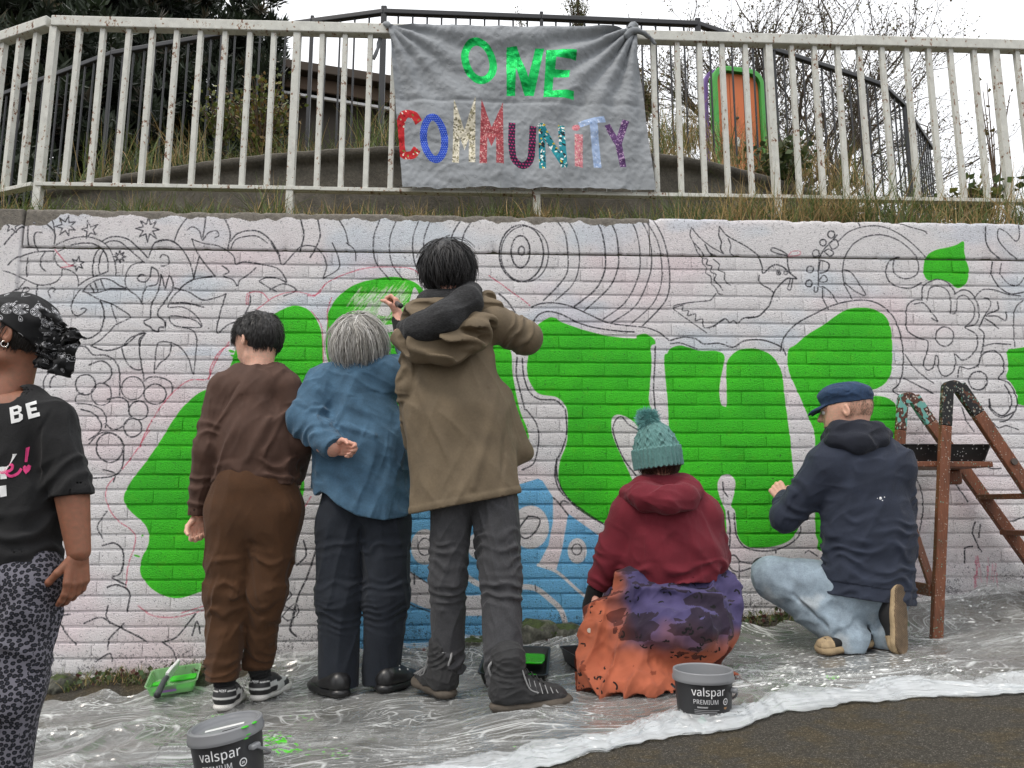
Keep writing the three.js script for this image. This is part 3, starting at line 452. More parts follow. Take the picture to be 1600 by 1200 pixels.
// ---------------------------------------------------------------- street and upper ground
const vergeUp = (x, z) => 0.095 * (1 - sstep(0.02, 0.34, z + 0.05 * n2(x * 2.5, 1)));
const streetY = (x, z) => groundY(clamp(x, -7, 7), z) + vergeUp(x, z) + 0.004 * n2(x * 3, z * 3);
{
  const tarTex = dtex(1024, 1024, (x, y) => {
    const a = tn(x, y, 90, 3), b = tn(x, y, 260, 7), moss = sstep(-0.3, 0.5, tn(x, y, 5, 2) + 0.5 * tn(x, y, 22, 6)), st = b > 0.5 ? 0.3 : b > 0.36 ? 0.1 : 0;
    const v = 0.165 + 0.05 * a + 0.06 * b + st * (0.7 + 0.4 * a);
    return [v + 0.03 + 0.03 * moss, v + 0.012 + 0.012 * moss, v - 0.02 - 0.03 * moss];
  }, true);
  const tarBump = dtex(512, 512, (x, y) => 0.5 + 0.3 * tn(x, y, 120, 3) + 0.3 * tn(x, y, 230, 8));
  const g = new THREE.PlaneGeometry(70, 32, 500, 240); g.rotateX(-Math.PI / 2); g.translate(0, 0, 15.78);
  const p = g.attributes.position; for (let i = 0; i < p.count; i++) p.setY(i, streetY(p.getX(i), p.getZ(i)));
  g.computeVertexNormals(); const uv = g.attributes.uv; for (let i = 0; i < uv.count; i++) uv.setXY(i, p.getX(i) / 1.3, p.getZ(i) / 1.3);
  setting('street', g, M({ map: tarTex, bumpMap: rep(tarBump, 2.2), bumpScale: 0.006, roughness: 0.92 }));
  const u = new THREE.PlaneGeometry(80, 60, 160, 120); u.rotateX(-Math.PI / 2); u.translate(0, 0, -30.2);
  const q = u.attributes.position; for (let i = 0; i < q.count; i++) q.setY(i, 2.19 + 0.03 * n2(q.getX(i) * 0.8, q.getZ(i) * 0.8) + 0.06 * sstep(-0.3, -1.2, q.getZ(i)));
  u.computeVertexNormals();
  setting('upper_ground', u, M({ color: rgb(0.07, 0.06, 0.035), roughness: 1 }));
}
const onY = (px, py, y) => { const r = rayOf(px, py); return r.multiplyScalar((y - camera.position.y) / r.y).add(camera.position); };

// ---------------------------------------------------------------- curved concrete planter behind the railing
const planterTop = [[60, 300], [170, 282], [300, 262], [430, 246], [560, 237], [700, 233], [900, 238], [1060, 250], [1210, 285], [1330, 325]].map(([x, y]) => onY(x, y, 3.05));
{
  const cv = new THREE.CatmullRomCurve3(planterTop), N = 120, pos = [], idx = [], pts = cv.getPoints(N);
  const rows = [[2.1, 0], [2.99, 0], [3.0, 0.05], [3.045, 0.055], [3.055, 0.045], [3.055, -0.16], [2.9, -0.17]];
  pts.forEach((p, i) => { const t = cv.getTangent(i / N), n = V(-t.z, 0, t.x).normalize(); if (n.z < 0) n.negate(); for (const [y, o] of rows) pos.push(p.x + n.x * o, y + 0.004 * n2(i * 0.4, y * 5), p.z + n.z * o); });
  const R = rows.length; for (let i = 0; i < N; i++) for (let r = 0; r < R - 1; r++) { const a = i * R + r; idx.push(a, a + R, a + 1, a + 1, a + R, a + R + 1); }
  const g = new THREE.BufferGeometry(); g.setAttribute('position', new THREE.Float32BufferAttribute(pos, 3)); g.setIndex(idx); g.computeVertexNormals();
  const gb = boxUV(g);
  const conc = dtex(512, 512, (x, y) => { const v = 0.36 + 0.07 * tn(x, y, 6, 1) + 0.05 * tn(x, y, 40, 4) + 0.05 * tn(x, y, 160, 6); return [v * 1.02, v * 0.97, v * 0.88]; }, true);
  const t = thing('planter', 'curved grey concrete planter wall full of grass behind the white railing', 'planter', planterTop[4].clone().setY(2.2));
  wpart('planter_wall', gb, M({ map: conc, bumpMap: rep(gritTex, 1.5), bumpScale: 0.004, roughness: 0.95 }), t);
  // soil inside
  const sp = [], si = []; pts.forEach((p) => { sp.push(p.x, 2.98, p.z - 0.05, p.x * 1.0, 3.22, p.z - 1.4, p.x, 3.25, p.z - 3.2); });
  for (let i = 0; i < N; i++) for (let r = 0; r < 2; r++) { const a = i * 3 + r; si.push(a, a + 3, a + 1, a + 1, a + 3, a + 4); }
  const sg = new THREE.BufferGeometry(); sg.setAttribute('position', new THREE.Float32BufferAttribute(sp, 3)); sg.setIndex(si); sg.computeVertexNormals();
  wpart('soil', sg, M({ color: rgb(0.06, 0.045, 0.03), roughness: 1 }), t);
}

// ---------------------------------------------------------------- white railing on the wall, paint flaking to rust
const flakeTex = dtex(1024, 1024, (x, y) => {
  const big = tn(x, y, 5, 2), mid = tn(x, y, 26, 4), fine = tn(x, y, 120, 6), streak = tn(x * 1.0, y * 0.16, 34, 9);
  const r = big * 0.26 + mid * 0.4 + fine * 0.3 + streak * 0.2;
  const base = 0.79 + 0.05 * tn(x, y, 14, 11) + 0.04 * fine;
  if (r > 0.36) { const d = 0.28 + 0.14 * fine + 0.08 * mid; return [d * 1.15, d * 0.72, d * 0.5]; }
  if (r > 0.30) return [0.58, 0.45, 0.33];
  const st = sstep(0.2, 0.42, r) * 0.5; return [base * (1 - 0.08 * st), base * (1 - 0.2 * st), base * 0.96 * (1 - 0.36 * st)];
}, true);
const flakeMat = M({ map: flakeTex, bumpMap: flakeTex, bumpScale: 0.0016, roughness: 0.6 });
let flakeShift = 0;
const flaky = (g) => { g = boxUV(g); const u = g.attributes.uv; flakeShift += 0.37; for (let i = 0; i < u.count; i++) u.setXY(i, u.getX(i) * 1.4 + flakeShift, u.getY(i) * 1.1 + flakeShift * 2.3); return g; };
const RZ = -0.25, RTOP = 3.405, RBOT = 2.462;
{
  const x0 = atZ(80, 100, RZ).x, x10 = atZ(464, 100, RZ).x, sp = (x10 - x0) / 10, xEnd = x0 + 45 * sp;
  const rail = thing('railing', 'white flat-topped metal railing with flaking rust on top of the wall', 'railing', V(x0, 2.2, RZ));
  const corner = V(x0, RTOP, RZ), backPt = onY(-60, 82, RTOP);
  for (let i = 0; i < 4; i++) { const a = x0 - 0.01 + (xEnd - x0) * i / 4, b = x0 + (xEnd - x0) * (i + 1) / 4; wpart('top_rail', flaky(bar(V(a + (i ? 0.0015 : 0), RTOP, RZ), V(b, RTOP - 0.002 * i, RZ), 0.062, 0.058, 0.006)), flakeMat, rail); wpart('bottom_rail', flaky(bar(V(a + 0.002, RBOT - 0.002 * i, RZ), V(b, RBOT - 0.002 * i, RZ), 0.022, 0.05, 0.003)), flakeMat, rail); }
  wpart('top_rail', flaky(bar(corner.clone().add(V(-0.025, 0, 0)), backPt, 0.062, 0.058, 0.006)), flakeMat, rail);
  wpart('bottom_rail', flaky(bar(V(x0 - 0.02, RBOT, RZ), backPt.clone().setY(RBOT), 0.022, 0.05, 0.003)), flakeMat, rail);
  for (let i = 0; i <= 45; i++) {
    const post = i % 10 === 0, x = x0 + i * sp + rr(-0.003, 0.003), w = post ? 0.04 : 0.028;
    wpart(post ? 'post' : 'baluster', flaky(bar(V(x, post ? 2.2 : RBOT + 0.01, RZ), V(x + rr(-0.004, 0.004), RTOP - 0.03, RZ), w, w, 0.003)), flakeMat, rail);
  }
  const bd = backPt.clone().sub(corner), bl = bd.length(); bd.normalize();
  for (let s = sp; s < bl - 0.02; s += sp) { const p = corner.clone().addScaledVector(bd, s); wpart('baluster', flaky(bar(V(p.x, RBOT + 0.01, p.z), V(p.x, RTOP - 0.03, p.z), 0.031, 0.031, 0.003, V(bd.x, 0, bd.z))), flakeMat, rail); }
}

// ---------------------------------------------------------------- black bar fence round the mound
{
  const H = 4.58, LOW = 3.2, top = [[-70, 178], [0, 150], [80, 120], [176, 84], [348, 54], [488, 34], [600, 19], [846, 28], [1090, 38], [1208, 78], [1340, 120], [1380, 134], [1412, 164], [1456, 232]].map(([x, y]) => onY(x, y, H));
  const black = M({ color: rgb(0.018, 0.019, 0.022), roughness: 0.45 });
  const f = thing('bar_fence', 'curved black metal bar fence around the grassy mound', 'fence', top[6].clone().setY(LOW));
  for (let i = 0; i < top.length - 1; i++) {
    const a = top[i], b = top[i + 1], L = a.distanceTo(b), d = b.clone().sub(a).normalize();
    wpart('fence_rail', bar(a, b, 0.045, 0.045, 0.01), black, f); wpart('fence_rail', bar(a.clone().setY(LOW + 0.12), b.clone().setY(LOW + 0.12), 0.03, 0.03, 0.004), black, f);
    wpart('fence_post', bar(a.clone().setY(LOW - 0.3), a.clone().setY(H + 0.05), i === 6 || i === 8 ? 0.045 : 0.028, 0.03, 0.006), black, f);
    const n = Math.max(1, Math.round(L / 0.112));
    for (let k = 1; k < n; k++) { const p = a.clone().addScaledVector(d, L * k / n); const g = new THREE.CylinderGeometry(0.008, 0.008, H - LOW - 0.12, 6, 1, true); g.translate(p.x, (H + LOW + 0.12) / 2 - 0.01, p.z); wpart('fence_bar', g, black, f); }
  }
}

// ---------------------------------------------------------------- small painted play door on the mound
{
  const c = atZ(1153, 225, -3.45), w = 0.235, h = 0.78, t = thing('play_door', 'small orange arched door in a green frame standing on the mound behind the bar fence', 'door', V(c.x, c.y - 0.35, c.z));
  const arch = (W, Hh, r) => { const s = new THREE.Shape(); s.moveTo(-W, 0); s.lineTo(-W, Hh - r); s.quadraticCurveTo(-W, Hh, -W + r, Hh); s.lineTo(W - r, Hh); s.quadraticCurveTo(W, Hh, W, Hh - r); s.lineTo(W, 0); s.closePath(); return s; };
  const frame = arch(w + 0.035, h + 0.35, 0.17); frame.holes.push(arch(w, h + 0.31, 0.14));
  const ex = (s, d, b = 0.008) => new THREE.ExtrudeGeometry(s, { depth: d, bevelEnabled: true, bevelSize: b, bevelThickness: b, bevelSegments: 2, curveSegments: 12 });
  const rot = (g) => { g.rotateY(0.16); return g; };
  part('frame', rot(ex(frame, 0.07, 0.014)), M({ color: rgb(0.06, 0.36, 0.05), roughness: 0.5 }), t);
  const side = arch(w + 0.07, h + 0.365, 0.18); side.holes.push(arch(w + 0.045, h + 0.34, 0.17)); const sg = ex(side, 0.05, 0.004); sg.translate(-0.02, 0, -0.06); part('outer_frame', rot(sg), M({ color: rgb(0.16, 0.07, 0.3), roughness: 0.5 }), t);
  const dg = ex(arch(w - 0.002, h + 0.308, 0.138), 0.02, 0.002); dg.translate(0, 0, 0.012); const door = part('door_panel', rot(dg), M({ color: rgb(0.62, 0.16, 0.045), roughness: 0.55 }), t);
  for (const x of [-0.08, 0.07]) part('board_gap', rot(box(x - 0.003, x + 0.003, 0.02, h + 0.28, 0.034, 0.0365, 0.0005)), M({ color: rgb(0.3, 0.07, 0.02) }), door);
  const kg = new THREE.SphereGeometry(0.016, 12, 8); kg.translate(-0.02, 0.6, 0.055); part('knob', rot(kg), M({ color: rgb(0.05, 0.05, 0.05), roughness: 0.4 }), door);
  const bg = box(-0.03, 0.0, 0.3, 0.4, 0.036, 0.045, 0.003); part('letter_plate', rot(bg), M({ color: rgb(0.75, 0.75, 0.72) }), door);
}
// ---------------------------------------------------------------- low dark-roofed shelter far behind
{
  const Zs = -9, a = atZ(418, 150, Zs), b = atZ(660, 188, Zs), t = thing('shelter', 'low dark brown roofed shelter with a pale gutter line beyond the bar fence', 'building', V(a.x, 2.2, Zs));
  const d = V(b.x - a.x, b.y - a.y, 0);
  const brown = M({ color: rgb(0.05, 0.036, 0.026), roughness: 0.8 }), pale = M({ color: rgb(0.7, 0.7, 0.7) });
  wpart('roof', bar(a.clone(), a.clone().addScaledVector(d, 1.15), 0.16, 2.4, 0.02), brown, t);
  wpart('fascia', bar(a.clone().add(V(0, -0.2, 1.0)), a.clone().addScaledVector(d, 1.15).add(V(0, -0.2, 1.0)), 0.22, 0.05, 0.01), M({ color: rgb(0.09, 0.06, 0.04) }), t);
  wpart('gutter', bar(a.clone().add(V(0, -0.385, 0.95)), a.clone().addScaledVector(d, 1.15).add(V(0, -0.385, 0.95)), 0.05, 0.06, 0.01), pale, t);
  wpart('wall', box(a.x + 0.1, a.x + d.x * 1.1, 2.1, a.y - 0.35, Zs - 1, Zs + 0.7), M({ color: rgb(0.06, 0.05, 0.04) }), t);
}

// ---------------------------------------------------------------- grass: a blade is a bent tapering strip
function bladeGeo(bend, w) {
  const n = 5, pos = [], idx = [], nor = [];
  for (let i = 0; i <= n; i++) { const t = i / n, y = t * (1 - 0.35 * bend * t), z = bend * t * t * 0.8, ww = w * (1 - t * 0.92); pos.push(-ww, y, z, ww, y, z); nor.push(0, 0.3, 1, 0, 0.3, 1); }
  for (let i = 0; i < n; i++) { const a = i * 2; idx.push(a, a + 1, a + 2, a + 1, a + 3, a + 2); }
  const g = new THREE.BufferGeometry(); g.setAttribute('position', new THREE.Float32BufferAttribute(pos, 3)); g.setAttribute('normal', new THREE.Float32BufferAttribute(nor, 3)); g.setIndex(idx); g.computeVertexNormals(); return g;
}
const leafMat = P({ color: 0xffffff, transmission: 0.3, thickness: 0, roughness: 0.8, side: THREE.DoubleSide });
const leafMatV = P({ color: 0xffffff, vertexColors: true, transmission: 0.3, thickness: 0, roughness: 0.8, side: THREE.DoubleSide });
function joined(name, geo, list) {                    // copies of one leaf shape as a single mesh with a colour for each leaf
  const n = geo.attributes.position.count, gi = geo.index.array, pos = new Float32Array(list.length * n * 3), nor = new Float32Array(pos.length), col = new Float32Array(pos.length), idx = new Uint32Array(list.length * gi.length), X = new THREE.Matrix4(), v = V(0, 0, 0), s = V(1, 1, 1);
  list.forEach((o, i) => {
    if (o.s.isVector3) s.copy(o.s); else s.setScalar(o.s); X.compose(o.p, o.q, s);
    for (let k = 0; k < n; k++) { const a = (i * n + k) * 3; v.fromBufferAttribute(geo.attributes.position, k).applyMatrix4(X).toArray(pos, a); v.fromBufferAttribute(geo.attributes.normal, k).applyQuaternion(o.q).toArray(nor, a); o.c.toArray(col, a); }
    for (let k = 0; k < gi.length; k++) idx[i * gi.length + k] = gi[k] + i * n;
  });
  const g = new THREE.BufferGeometry(); g.setAttribute('position', new THREE.BufferAttribute(pos, 3)); g.setAttribute('normal', new THREE.BufferAttribute(nor, 3)); g.setAttribute('color', new THREE.BufferAttribute(col, 3)); g.setIndex(new THREE.BufferAttribute(idx, 1));
  const m = shade(new THREE.Mesh(g, leafMatV)); m.name = name; return m;
}
function scatter(name, geo, mat, list, kind = 'stuff', label, category) {     // list of { p, s: Vector3 | number, q, c }
  if (!kind) return joined(name, geo, list);
  const m = new THREE.InstancedMesh(geo, mat, list.length), X = new THREE.Matrix4(), s = V(1, 1, 1);
  list.forEach((o, i) => { if (o.s.isVector3) s.copy(o.s); else s.setScalar(o.s); X.compose(o.p, o.q, s); m.setMatrixAt(i, X); m.setColorAt(i, o.c); });
  m.name = name; shade(m); if (kind) m.userData.kind = kind; if (label) { m.userData.label = label; m.userData.category = category; }
  return m;
}
const eul = (x, y, z) => new THREE.Quaternion().setFromEuler(new THREE.Euler(x, y, z, 'YXZ'));
const grassColor = (straw) => { if (rnd() < straw) { const k = rr(0.6, 1.3); return rgb(0.42 * k, 0.30 * k, 0.13 * k); } const k = rr(0.6, 1.4); return rgb(0.12 * k, 0.165 * k, 0.04 * k); };
{
  const blades = [[], [], []];
  const tuft = (c, n, h, spread, straw) => { for (let i = 0; i < n; i++) { const a = rr(0, 6.283), r = spread * Math.sqrt(rnd()); const L = h * rr(0.5, 1.15); blades[(rnd() * 3) | 0].push({ p: V(c.x + r * Math.cos(a), c.y - 0.01, c.z + r * Math.sin(a) * 0.7), s: V(1, L, L), q: eul(rr(-0.25, 0.45), rr(0, 6.283), rr(-0.4, 0.4)), c: grassColor(straw) }); } };
  // along the back of the coping
  for (let x = -2.9; x < 3.6; x += 0.02) {
    const d = n2(x * 1.3, 4), right = sstep(1.0, 1.7, x), st = clamp(0.32 + 0.35 * n2(x * 0.9, 8) + 0.15 * right, 0.1, 0.8), h = 0.15 + 0.06 * d + 0.27 * right * (0.7 + 0.5 * n2(x * 3, 2));
    
    tuft(V(x + rr(-0.02, 0.02), 2.225, rr(-0.2, -0.07)), 13, h * rr(0.8, 1.2), 0.045, st);
    if (rnd() < 0.7) tuft(V(x, 2.21, rr(-0.6, -0.25)), 10, h * rr(1.2, 2), 0.06, st);
  }
  // longer tussocks
  for (const [px, py, h, n, st, z] of [[660, 335, 0.16, 90, 0.85, -0.26], [850, 335, 0.17, 120, 0.9, -0.26], [1150, 338, 0.3, 150, 0.75, -0.3], [1080, 338, 0.24, 120, 0.5, -0.3], [1290, 338, 0.32, 170, 0.65, -0.32], [1340, 338, 0.3, 150, 0.7, -0.28], [1230, 338, 0.25, 110, 0.4, -0.3], [1430, 338, 0.26, 110, 0.5, -0.3], [1520, 340, 0.18, 90, 0.4, -0.3], [420, 330, 0.26, 100, 0.35, -0.34], [330, 328, 0.2, 80, 0.3, -0.35], [20, 325, 0.3, 90, 0.5, -0.45], [150, 326, 0.2, 60, 0.4, -0.4], [950, 336, 0.15, 80, 0.6, -0.26]]) tuft(atZ(px, py, z * 0.5).setY(2.225), n, h, 0.09, st);
  // on the planter
  for (let i = 0; i < 620; i++) { const t = rnd(), k = t * (planterTop.length - 1), a = planterTop[Math.floor(k)], b = planterTop[Math.min(planterTop.length - 1, Math.floor(k) + 1)], p = a.clone().lerp(b, k % 1); const back = rnd() ** 1.5 * 1.3; p.z -= 0.12 + back; p.y = 3.0 + back * 0.16; const px = pix(p)[0]; const rightside = px > 1020; tuft(p, 16, rr(0.2, 0.42) * (rightside ? 1.2 : 1), 0.1, rightside ? 0.62 : 0.34); }
  for (const [px, py, z, h, n, st] of [[590, 232, -1.7, 0.4, 140, 0.2], [650, 230, -1.7, 0.45, 160, 0.3], [220, 270, -1.8, 0.4, 110, 0.25], [160, 285, -1.8, 0.45, 110, 0.3], [700, 222, -1.9, 0.5, 100, 0.5], [300, 255, -1.8, 0.4, 110, 0.5], [1050, 235, -1.9, 0.55, 160, 0.55], [1140, 250, -2.2, 0.5, 160, 0.6], [1090, 230, -2.4, 0.5, 140, 0.6], [1200, 268, -2.1, 0.5, 140, 0.5], [1260, 275, -2.2, 0.5, 160, 0.75], [1320, 290, -2.2, 0.45, 140, 0.7]]) tuft(atZ(px, py, z), n, h, 0.16, st);
  for (let i = 0; i < 240; i++) { const x = rr(-3.6, 4.4), z = rr(-1.5, -0.6); tuft(V(x, 2.2, z), 16, rr(0.3, 0.75) * (0.8 + 0.4 * n2(x, 3)), 0.1, clamp(0.35 + 0.4 * n2(x * 0.7, 5), 0.1, 0.8)); }
  const gg = [0.15, 0.55, 1.0].map((b) => bladeGeo(b, 0.0034));
  const labels = ['short upright green grass blades along the wall top and planter', 'bending green and straw grass blades along the wall top and planter', 'drooping straw-coloured grass blades along the wall top and planter'];
  blades.forEach((l, i) => scene.add(scatter(numbered('grass'), gg[i], leafMat, l, 'stuff', labels[i], 'grass')));
}

// ---------------------------------------------------------------- trees and shrubs
function limb(out, a, dir, len, r, depth, opt, tips) {
  const pts = [a.clone()], d = dir.clone(); const n = 5; let p = a.clone();
  for (let i = 0; i < n; i++) { d.add(V(rr(-1, 1), rr(-0.6, 1) * opt.up, rr(-1, 1)).multiplyScalar(opt.wob)).normalize(); p = p.clone().addScaledVector(d, len / n); pts.push(p); }
  out.push(strand(pts, r, r * 0.62, r > 0.03 ? 7 : r > 0.008 ? 5 : 3));
  if (depth === 0) { tips.push([p, d.clone()]); tips.push([pts[3], d.clone()]); tips.push([pts[2], d.clone()]); return; }
  const kids = opt.kids[depth - 1];
  for (let k = 0; k < kids; k++) {
    const t = k === 0 ? 1 : rr(0.3, 1), q = pts[Math.min(n, Math.max(1, Math.round(t * n)))], nd = d.clone().add(V(rr(-1, 1), rr(-0.5, 0.9), rr(-1, 1)).multiplyScalar(opt.spread)).normalize();
    limb(out, q, nd, len * rr(0.55, 0.8), r * (k === 0 ? 0.62 : 0.5), depth - 1, opt, tips);
  }
}
function leafCard(w, h) { const g = new THREE.BufferGeometry(); g.setAttribute('position', new THREE.Float32BufferAttribute([0, 0, 0, w, h * 0.45, 0.1 * h, 0, h, 0, -w, h * 0.45, 0.1 * h], 3)); g.setIndex([0, 1, 2, 0, 2, 3]); g.computeVertexNormals(); return g; }
{ // budding tree on the right
  const base = atZ(1235, 330, -6.2).setY(2.2), t = thing('budding_tree', 'nearly bare tree with thin twigs and small new leaves behind the mound', 'tree', base);
  const br = [], tips = [], opt = { up: 0.35, wob: 0.24, spread: 1.0, kids: [3, 4, 4, 3] };
  for (let k = 0; k < 26; k++) { const a = k * 2.399 + 0.4, h = lerp(0.6, 3.2, k / 25); limb(br, V(0, h, 0), V(Math.cos(a) * 1.1, lerp(0.4, 1.0, k / 25), Math.sin(a) * 0.7).normalize(), lerp(1.75, 1.25, k / 25), 0.034, 4, opt, tips); }
  const trunk = strand([V(0, -0.1, 0), V(0.04, 0.9, 0), V(-0.03, 1.9, 0.02), V(0.02, 3.0, 0)], 0.11, 0.04, 10);
  part('trunk', trunk, M({ color: rgb(0.10, 0.08, 0.06) }), t);
  part('branches', merge(br), M({ color: rgb(0.085, 0.07, 0.055), roughness: 0.95 }), t);
  const lf = []; for (const [p, d] of tips) { const n = rnd() < 0.75 ? 2 : 4; for (let i = 0; i < n; i++) { const k = rr(0.7, 1.3); lf.push({ p: p.clone().addScaledVector(d, rr(-0.1, 0.08)).add(V(rr(-0.02, 0.02), rr(-0.02, 0.02), rr(-0.02, 0.02))), s: rr(0.5, 1.2), q: eul(rr(-1.5, 1.5), rr(0, 6.28), rr(-1, 1)), c: rnd() < 0.6 ? rgb(0.13 * k, 0.12 * k, 0.04 * k) : rgb(0.12 * k, 0.07 * k, 0.04 * k) }); } }
  t.add(scatter('crown', leafCard(0.011, 0.03), leafMat, lf, null));
}
{ // dark conifers on the left: sprays of scale needles on drooping fronds
  const spray = (() => { const gs = []; for (let i = 0; i < 7; i++) { const a = (i - 3) * 0.38, L = 0.16 - Math.abs(i - 3) * 0.022; const g = new THREE.BufferGeometry(); const s = Math.sin(a), c = Math.cos(a), z = 0.015 * ((i * 7) % 3 - 1); g.setAttribute('position', new THREE.Float32BufferAttribute([0, 0.02, 0, s * L * 0.5 + 0.014, c * L * 0.5, z, s * L, c * L, z * 2 - 0.03, s * L * 0.5 - 0.014, c * L * 0.5, z], 3)); g.setIndex([0, 1, 2, 0, 2, 3]); g.computeVertexNormals(); gs.push(g); } return mergeGeometries(gs); })();
  const mk = (px, z, Hh, Rb, n, label) => {
    const base = atZ(px, 300, z).setY(2.2), t = thing('conifer', label, 'tree', base, 'conifers behind the mound');
    part('trunk', strand([V(0, -0.1, 0), V(0.03, Hh * 0.5, 0), V(0, Hh * 0.96, 0)], 0.14, 0.02, 9), M({ color: rgb(0.07, 0.05, 0.035) }), t);
    const br = [], l = [];
    for (let i = 0; i < 260; i++) { const h = rnd() < 0.82 ? rr(0.06, 0.58) : rr(0.58, 0.97), a = rr(0, 6.283), R = Rb * (1 - h * 0.82) * rr(0.75, 1.08) * (1 + 0.18 * n3(Math.cos(a) * 1.5, h * 5, Math.sin(a) * 1.5 + px)); br.push(strand([V(0, h * Hh, 0), V(Math.cos(a) * R * 0.5, h * Hh + R * 0.18, Math.sin(a) * R * 0.5), V(Math.cos(a) * R, h * Hh + R * 0.2, Math.sin(a) * R)], 0.022, 0.006, 3));
      for (let k = 0; k < n / 260; k++) { const s = Math.sqrt(rr(0.12, 1)), q = V(Math.cos(a) * R * s, h * Hh + R * 0.2 * Math.min(1, s * 1.4), Math.sin(a) * R * s).add(V(rr(-0.22, 0.22), rr(-0.2, 0.16), rr(-0.22, 0.22)).multiplyScalar(0.6 + R * 0.25)); const kk = rr(0.55, 1.25); l.push({ p: q, s: rr(1.1, 2.1), q: eul(rr(-0.3, 1.5), -a + Math.PI / 2 + rr(-0.9, 0.9), rr(-0.8, 0.8)), c: rnd() < 0.08 ? rgb(0.075 * kk, 0.06 * kk, 0.03 * kk) : rgb(0.026 * kk, 0.043 * kk, 0.018 * kk) }); } }
    part('branches', merge(br), M({ color: rgb(0.06, 0.045, 0.03) }), t);
    t.add(scatter('crown', spray, leafMat, l, null));
  };
  mk(95, -7.5, 13, 2.75, 15000, 'broad dark conifer filling the space behind the railing corner');
  mk(240, -9.2, 13, 1.5, 12000, 'dark conifer with an even crown between the broad and the slim conifer');
  mk(378, -8.0, 11, 0.86, 7500, 'slim dark conifer with a ragged edge against the sky');
  mk(-120, -6.5, 12, 2.6, 5000, 'dark conifer beyond the railing corner at the end of the row');
}
{ // leafy shrubs between the fences
  const shrub = (px, py, z, hgt, wid, n, cols, name, label, leaf, dens = 3, lower = 0) => {
    const base = atZ(px, py, z), t = thing(name, label, 'shrub', base); const br = [], lf = [];
    for (let i = 0; i < n; i++) { const a = rr(0, 6.28), lean = rr(0, wid), L = hgt * rr(0.6, 1.05); const pts = curvePts([V(0, 0, 0), V(Math.cos(a) * lean * 0.4, L * 0.5, Math.sin(a) * lean * 0.4), V(Math.cos(a) * lean, L, Math.sin(a) * lean)], 8); br.push(strand(pts, 0.007, 0.0025, 4));
      for (let k = 2; k < pts.length; k++) for (let m = 0; m < dens; m++) { const kk = rr(0.7, 1.3), c = cols[(rnd() * cols.length) | 0]; lf.push({ p: pts[k].clone().add(V(rr(-1, 1), rr(-1, 1), rr(-1, 1)).multiplyScalar(0.045)), s: rr(0.6, 1.3), q: eul(rr(-1.3, 1.3), rr(0, 6.28), rr(-1.2, 1.2)), c: rgb(c[0] * kk, c[1] * kk, c[2] * kk) }); } }
    part('stems', merge(br), M({ color: rgb(0.09, 0.055, 0.035) }), t); t.add(scatter('foliage', leaf, leafMat, lf, null));
  };
  const L1 = leafCard(0.014, 0.035), L2 = leafCard(0.008, 0.022);
  shrub(405, 262, -1.55, 0.62, 0.3, 46, [[0.17, 0.17, 0.03], [0.11, 0.14, 0.03], [0.2, 0.12, 0.03]], 'shrub', 'yellow-green shrub with small leaves in front of the concrete planter', L1, 4);
  shrub(345, 232, -1.9, 0.42, 0.26, 34, [[0.16, 0.17, 0.03], [0.1, 0.13, 0.03]], 'shrub', 'low yellow-green shrub on the planter beside the slim conifer', L1, 3);
  shrub(905, 70, -4.2, 0.75, 0.22, 26, [[0.09, 0.11, 0.025], [0.06, 0.08, 0.02], [0.16, 0.14, 0.03]], 'shrub', 'upright small-leaved shrub rising behind the middle of the banner', L2, 10);
  shrub(815, 70, -4.2, 0.42, 0.1, 4, [[0.09, 0.1, 0.03], [0.13, 0.12, 0.04]], 'shrub', 'single thin sprig rising behind the banner', L2, 6);
  shrub(1010, 190, -3.6, 0.6, 0.35, 36, [[0.1, 0.12, 0.03], [0.13, 0.12, 0.04], [0.17, 0.12, 0.05]], 'shrub', 'tangled green shrub beside the edge of the banner', L1, 4);
  shrub(1520, 348, -0.45, 0.2, 0.3, 26, [[0.06, 0.1, 0.02], [0.15, 0.16, 0.03], [0.05, 0.08, 0.02]], 'ivy', 'green ivy with a few yellow leaves on the wall top', leafCard(0.026, 0.05), 3);
  shrub(1228, 300, -1.4, 0.35, 0.3, 26, [[0.05, 0.08, 0.02], [0.08, 0.1, 0.03]], 'ivy', 'dark ivy clump at the end of the planter', leafCard(0.024, 0.045), 4);
  shrub(1560, 335, -0.6, 0.85, 0.5, 5, [[0.12, 0.1, 0.04]], 'bramble', 'bare bramble stems arching above the wall top', L1, 1);
}
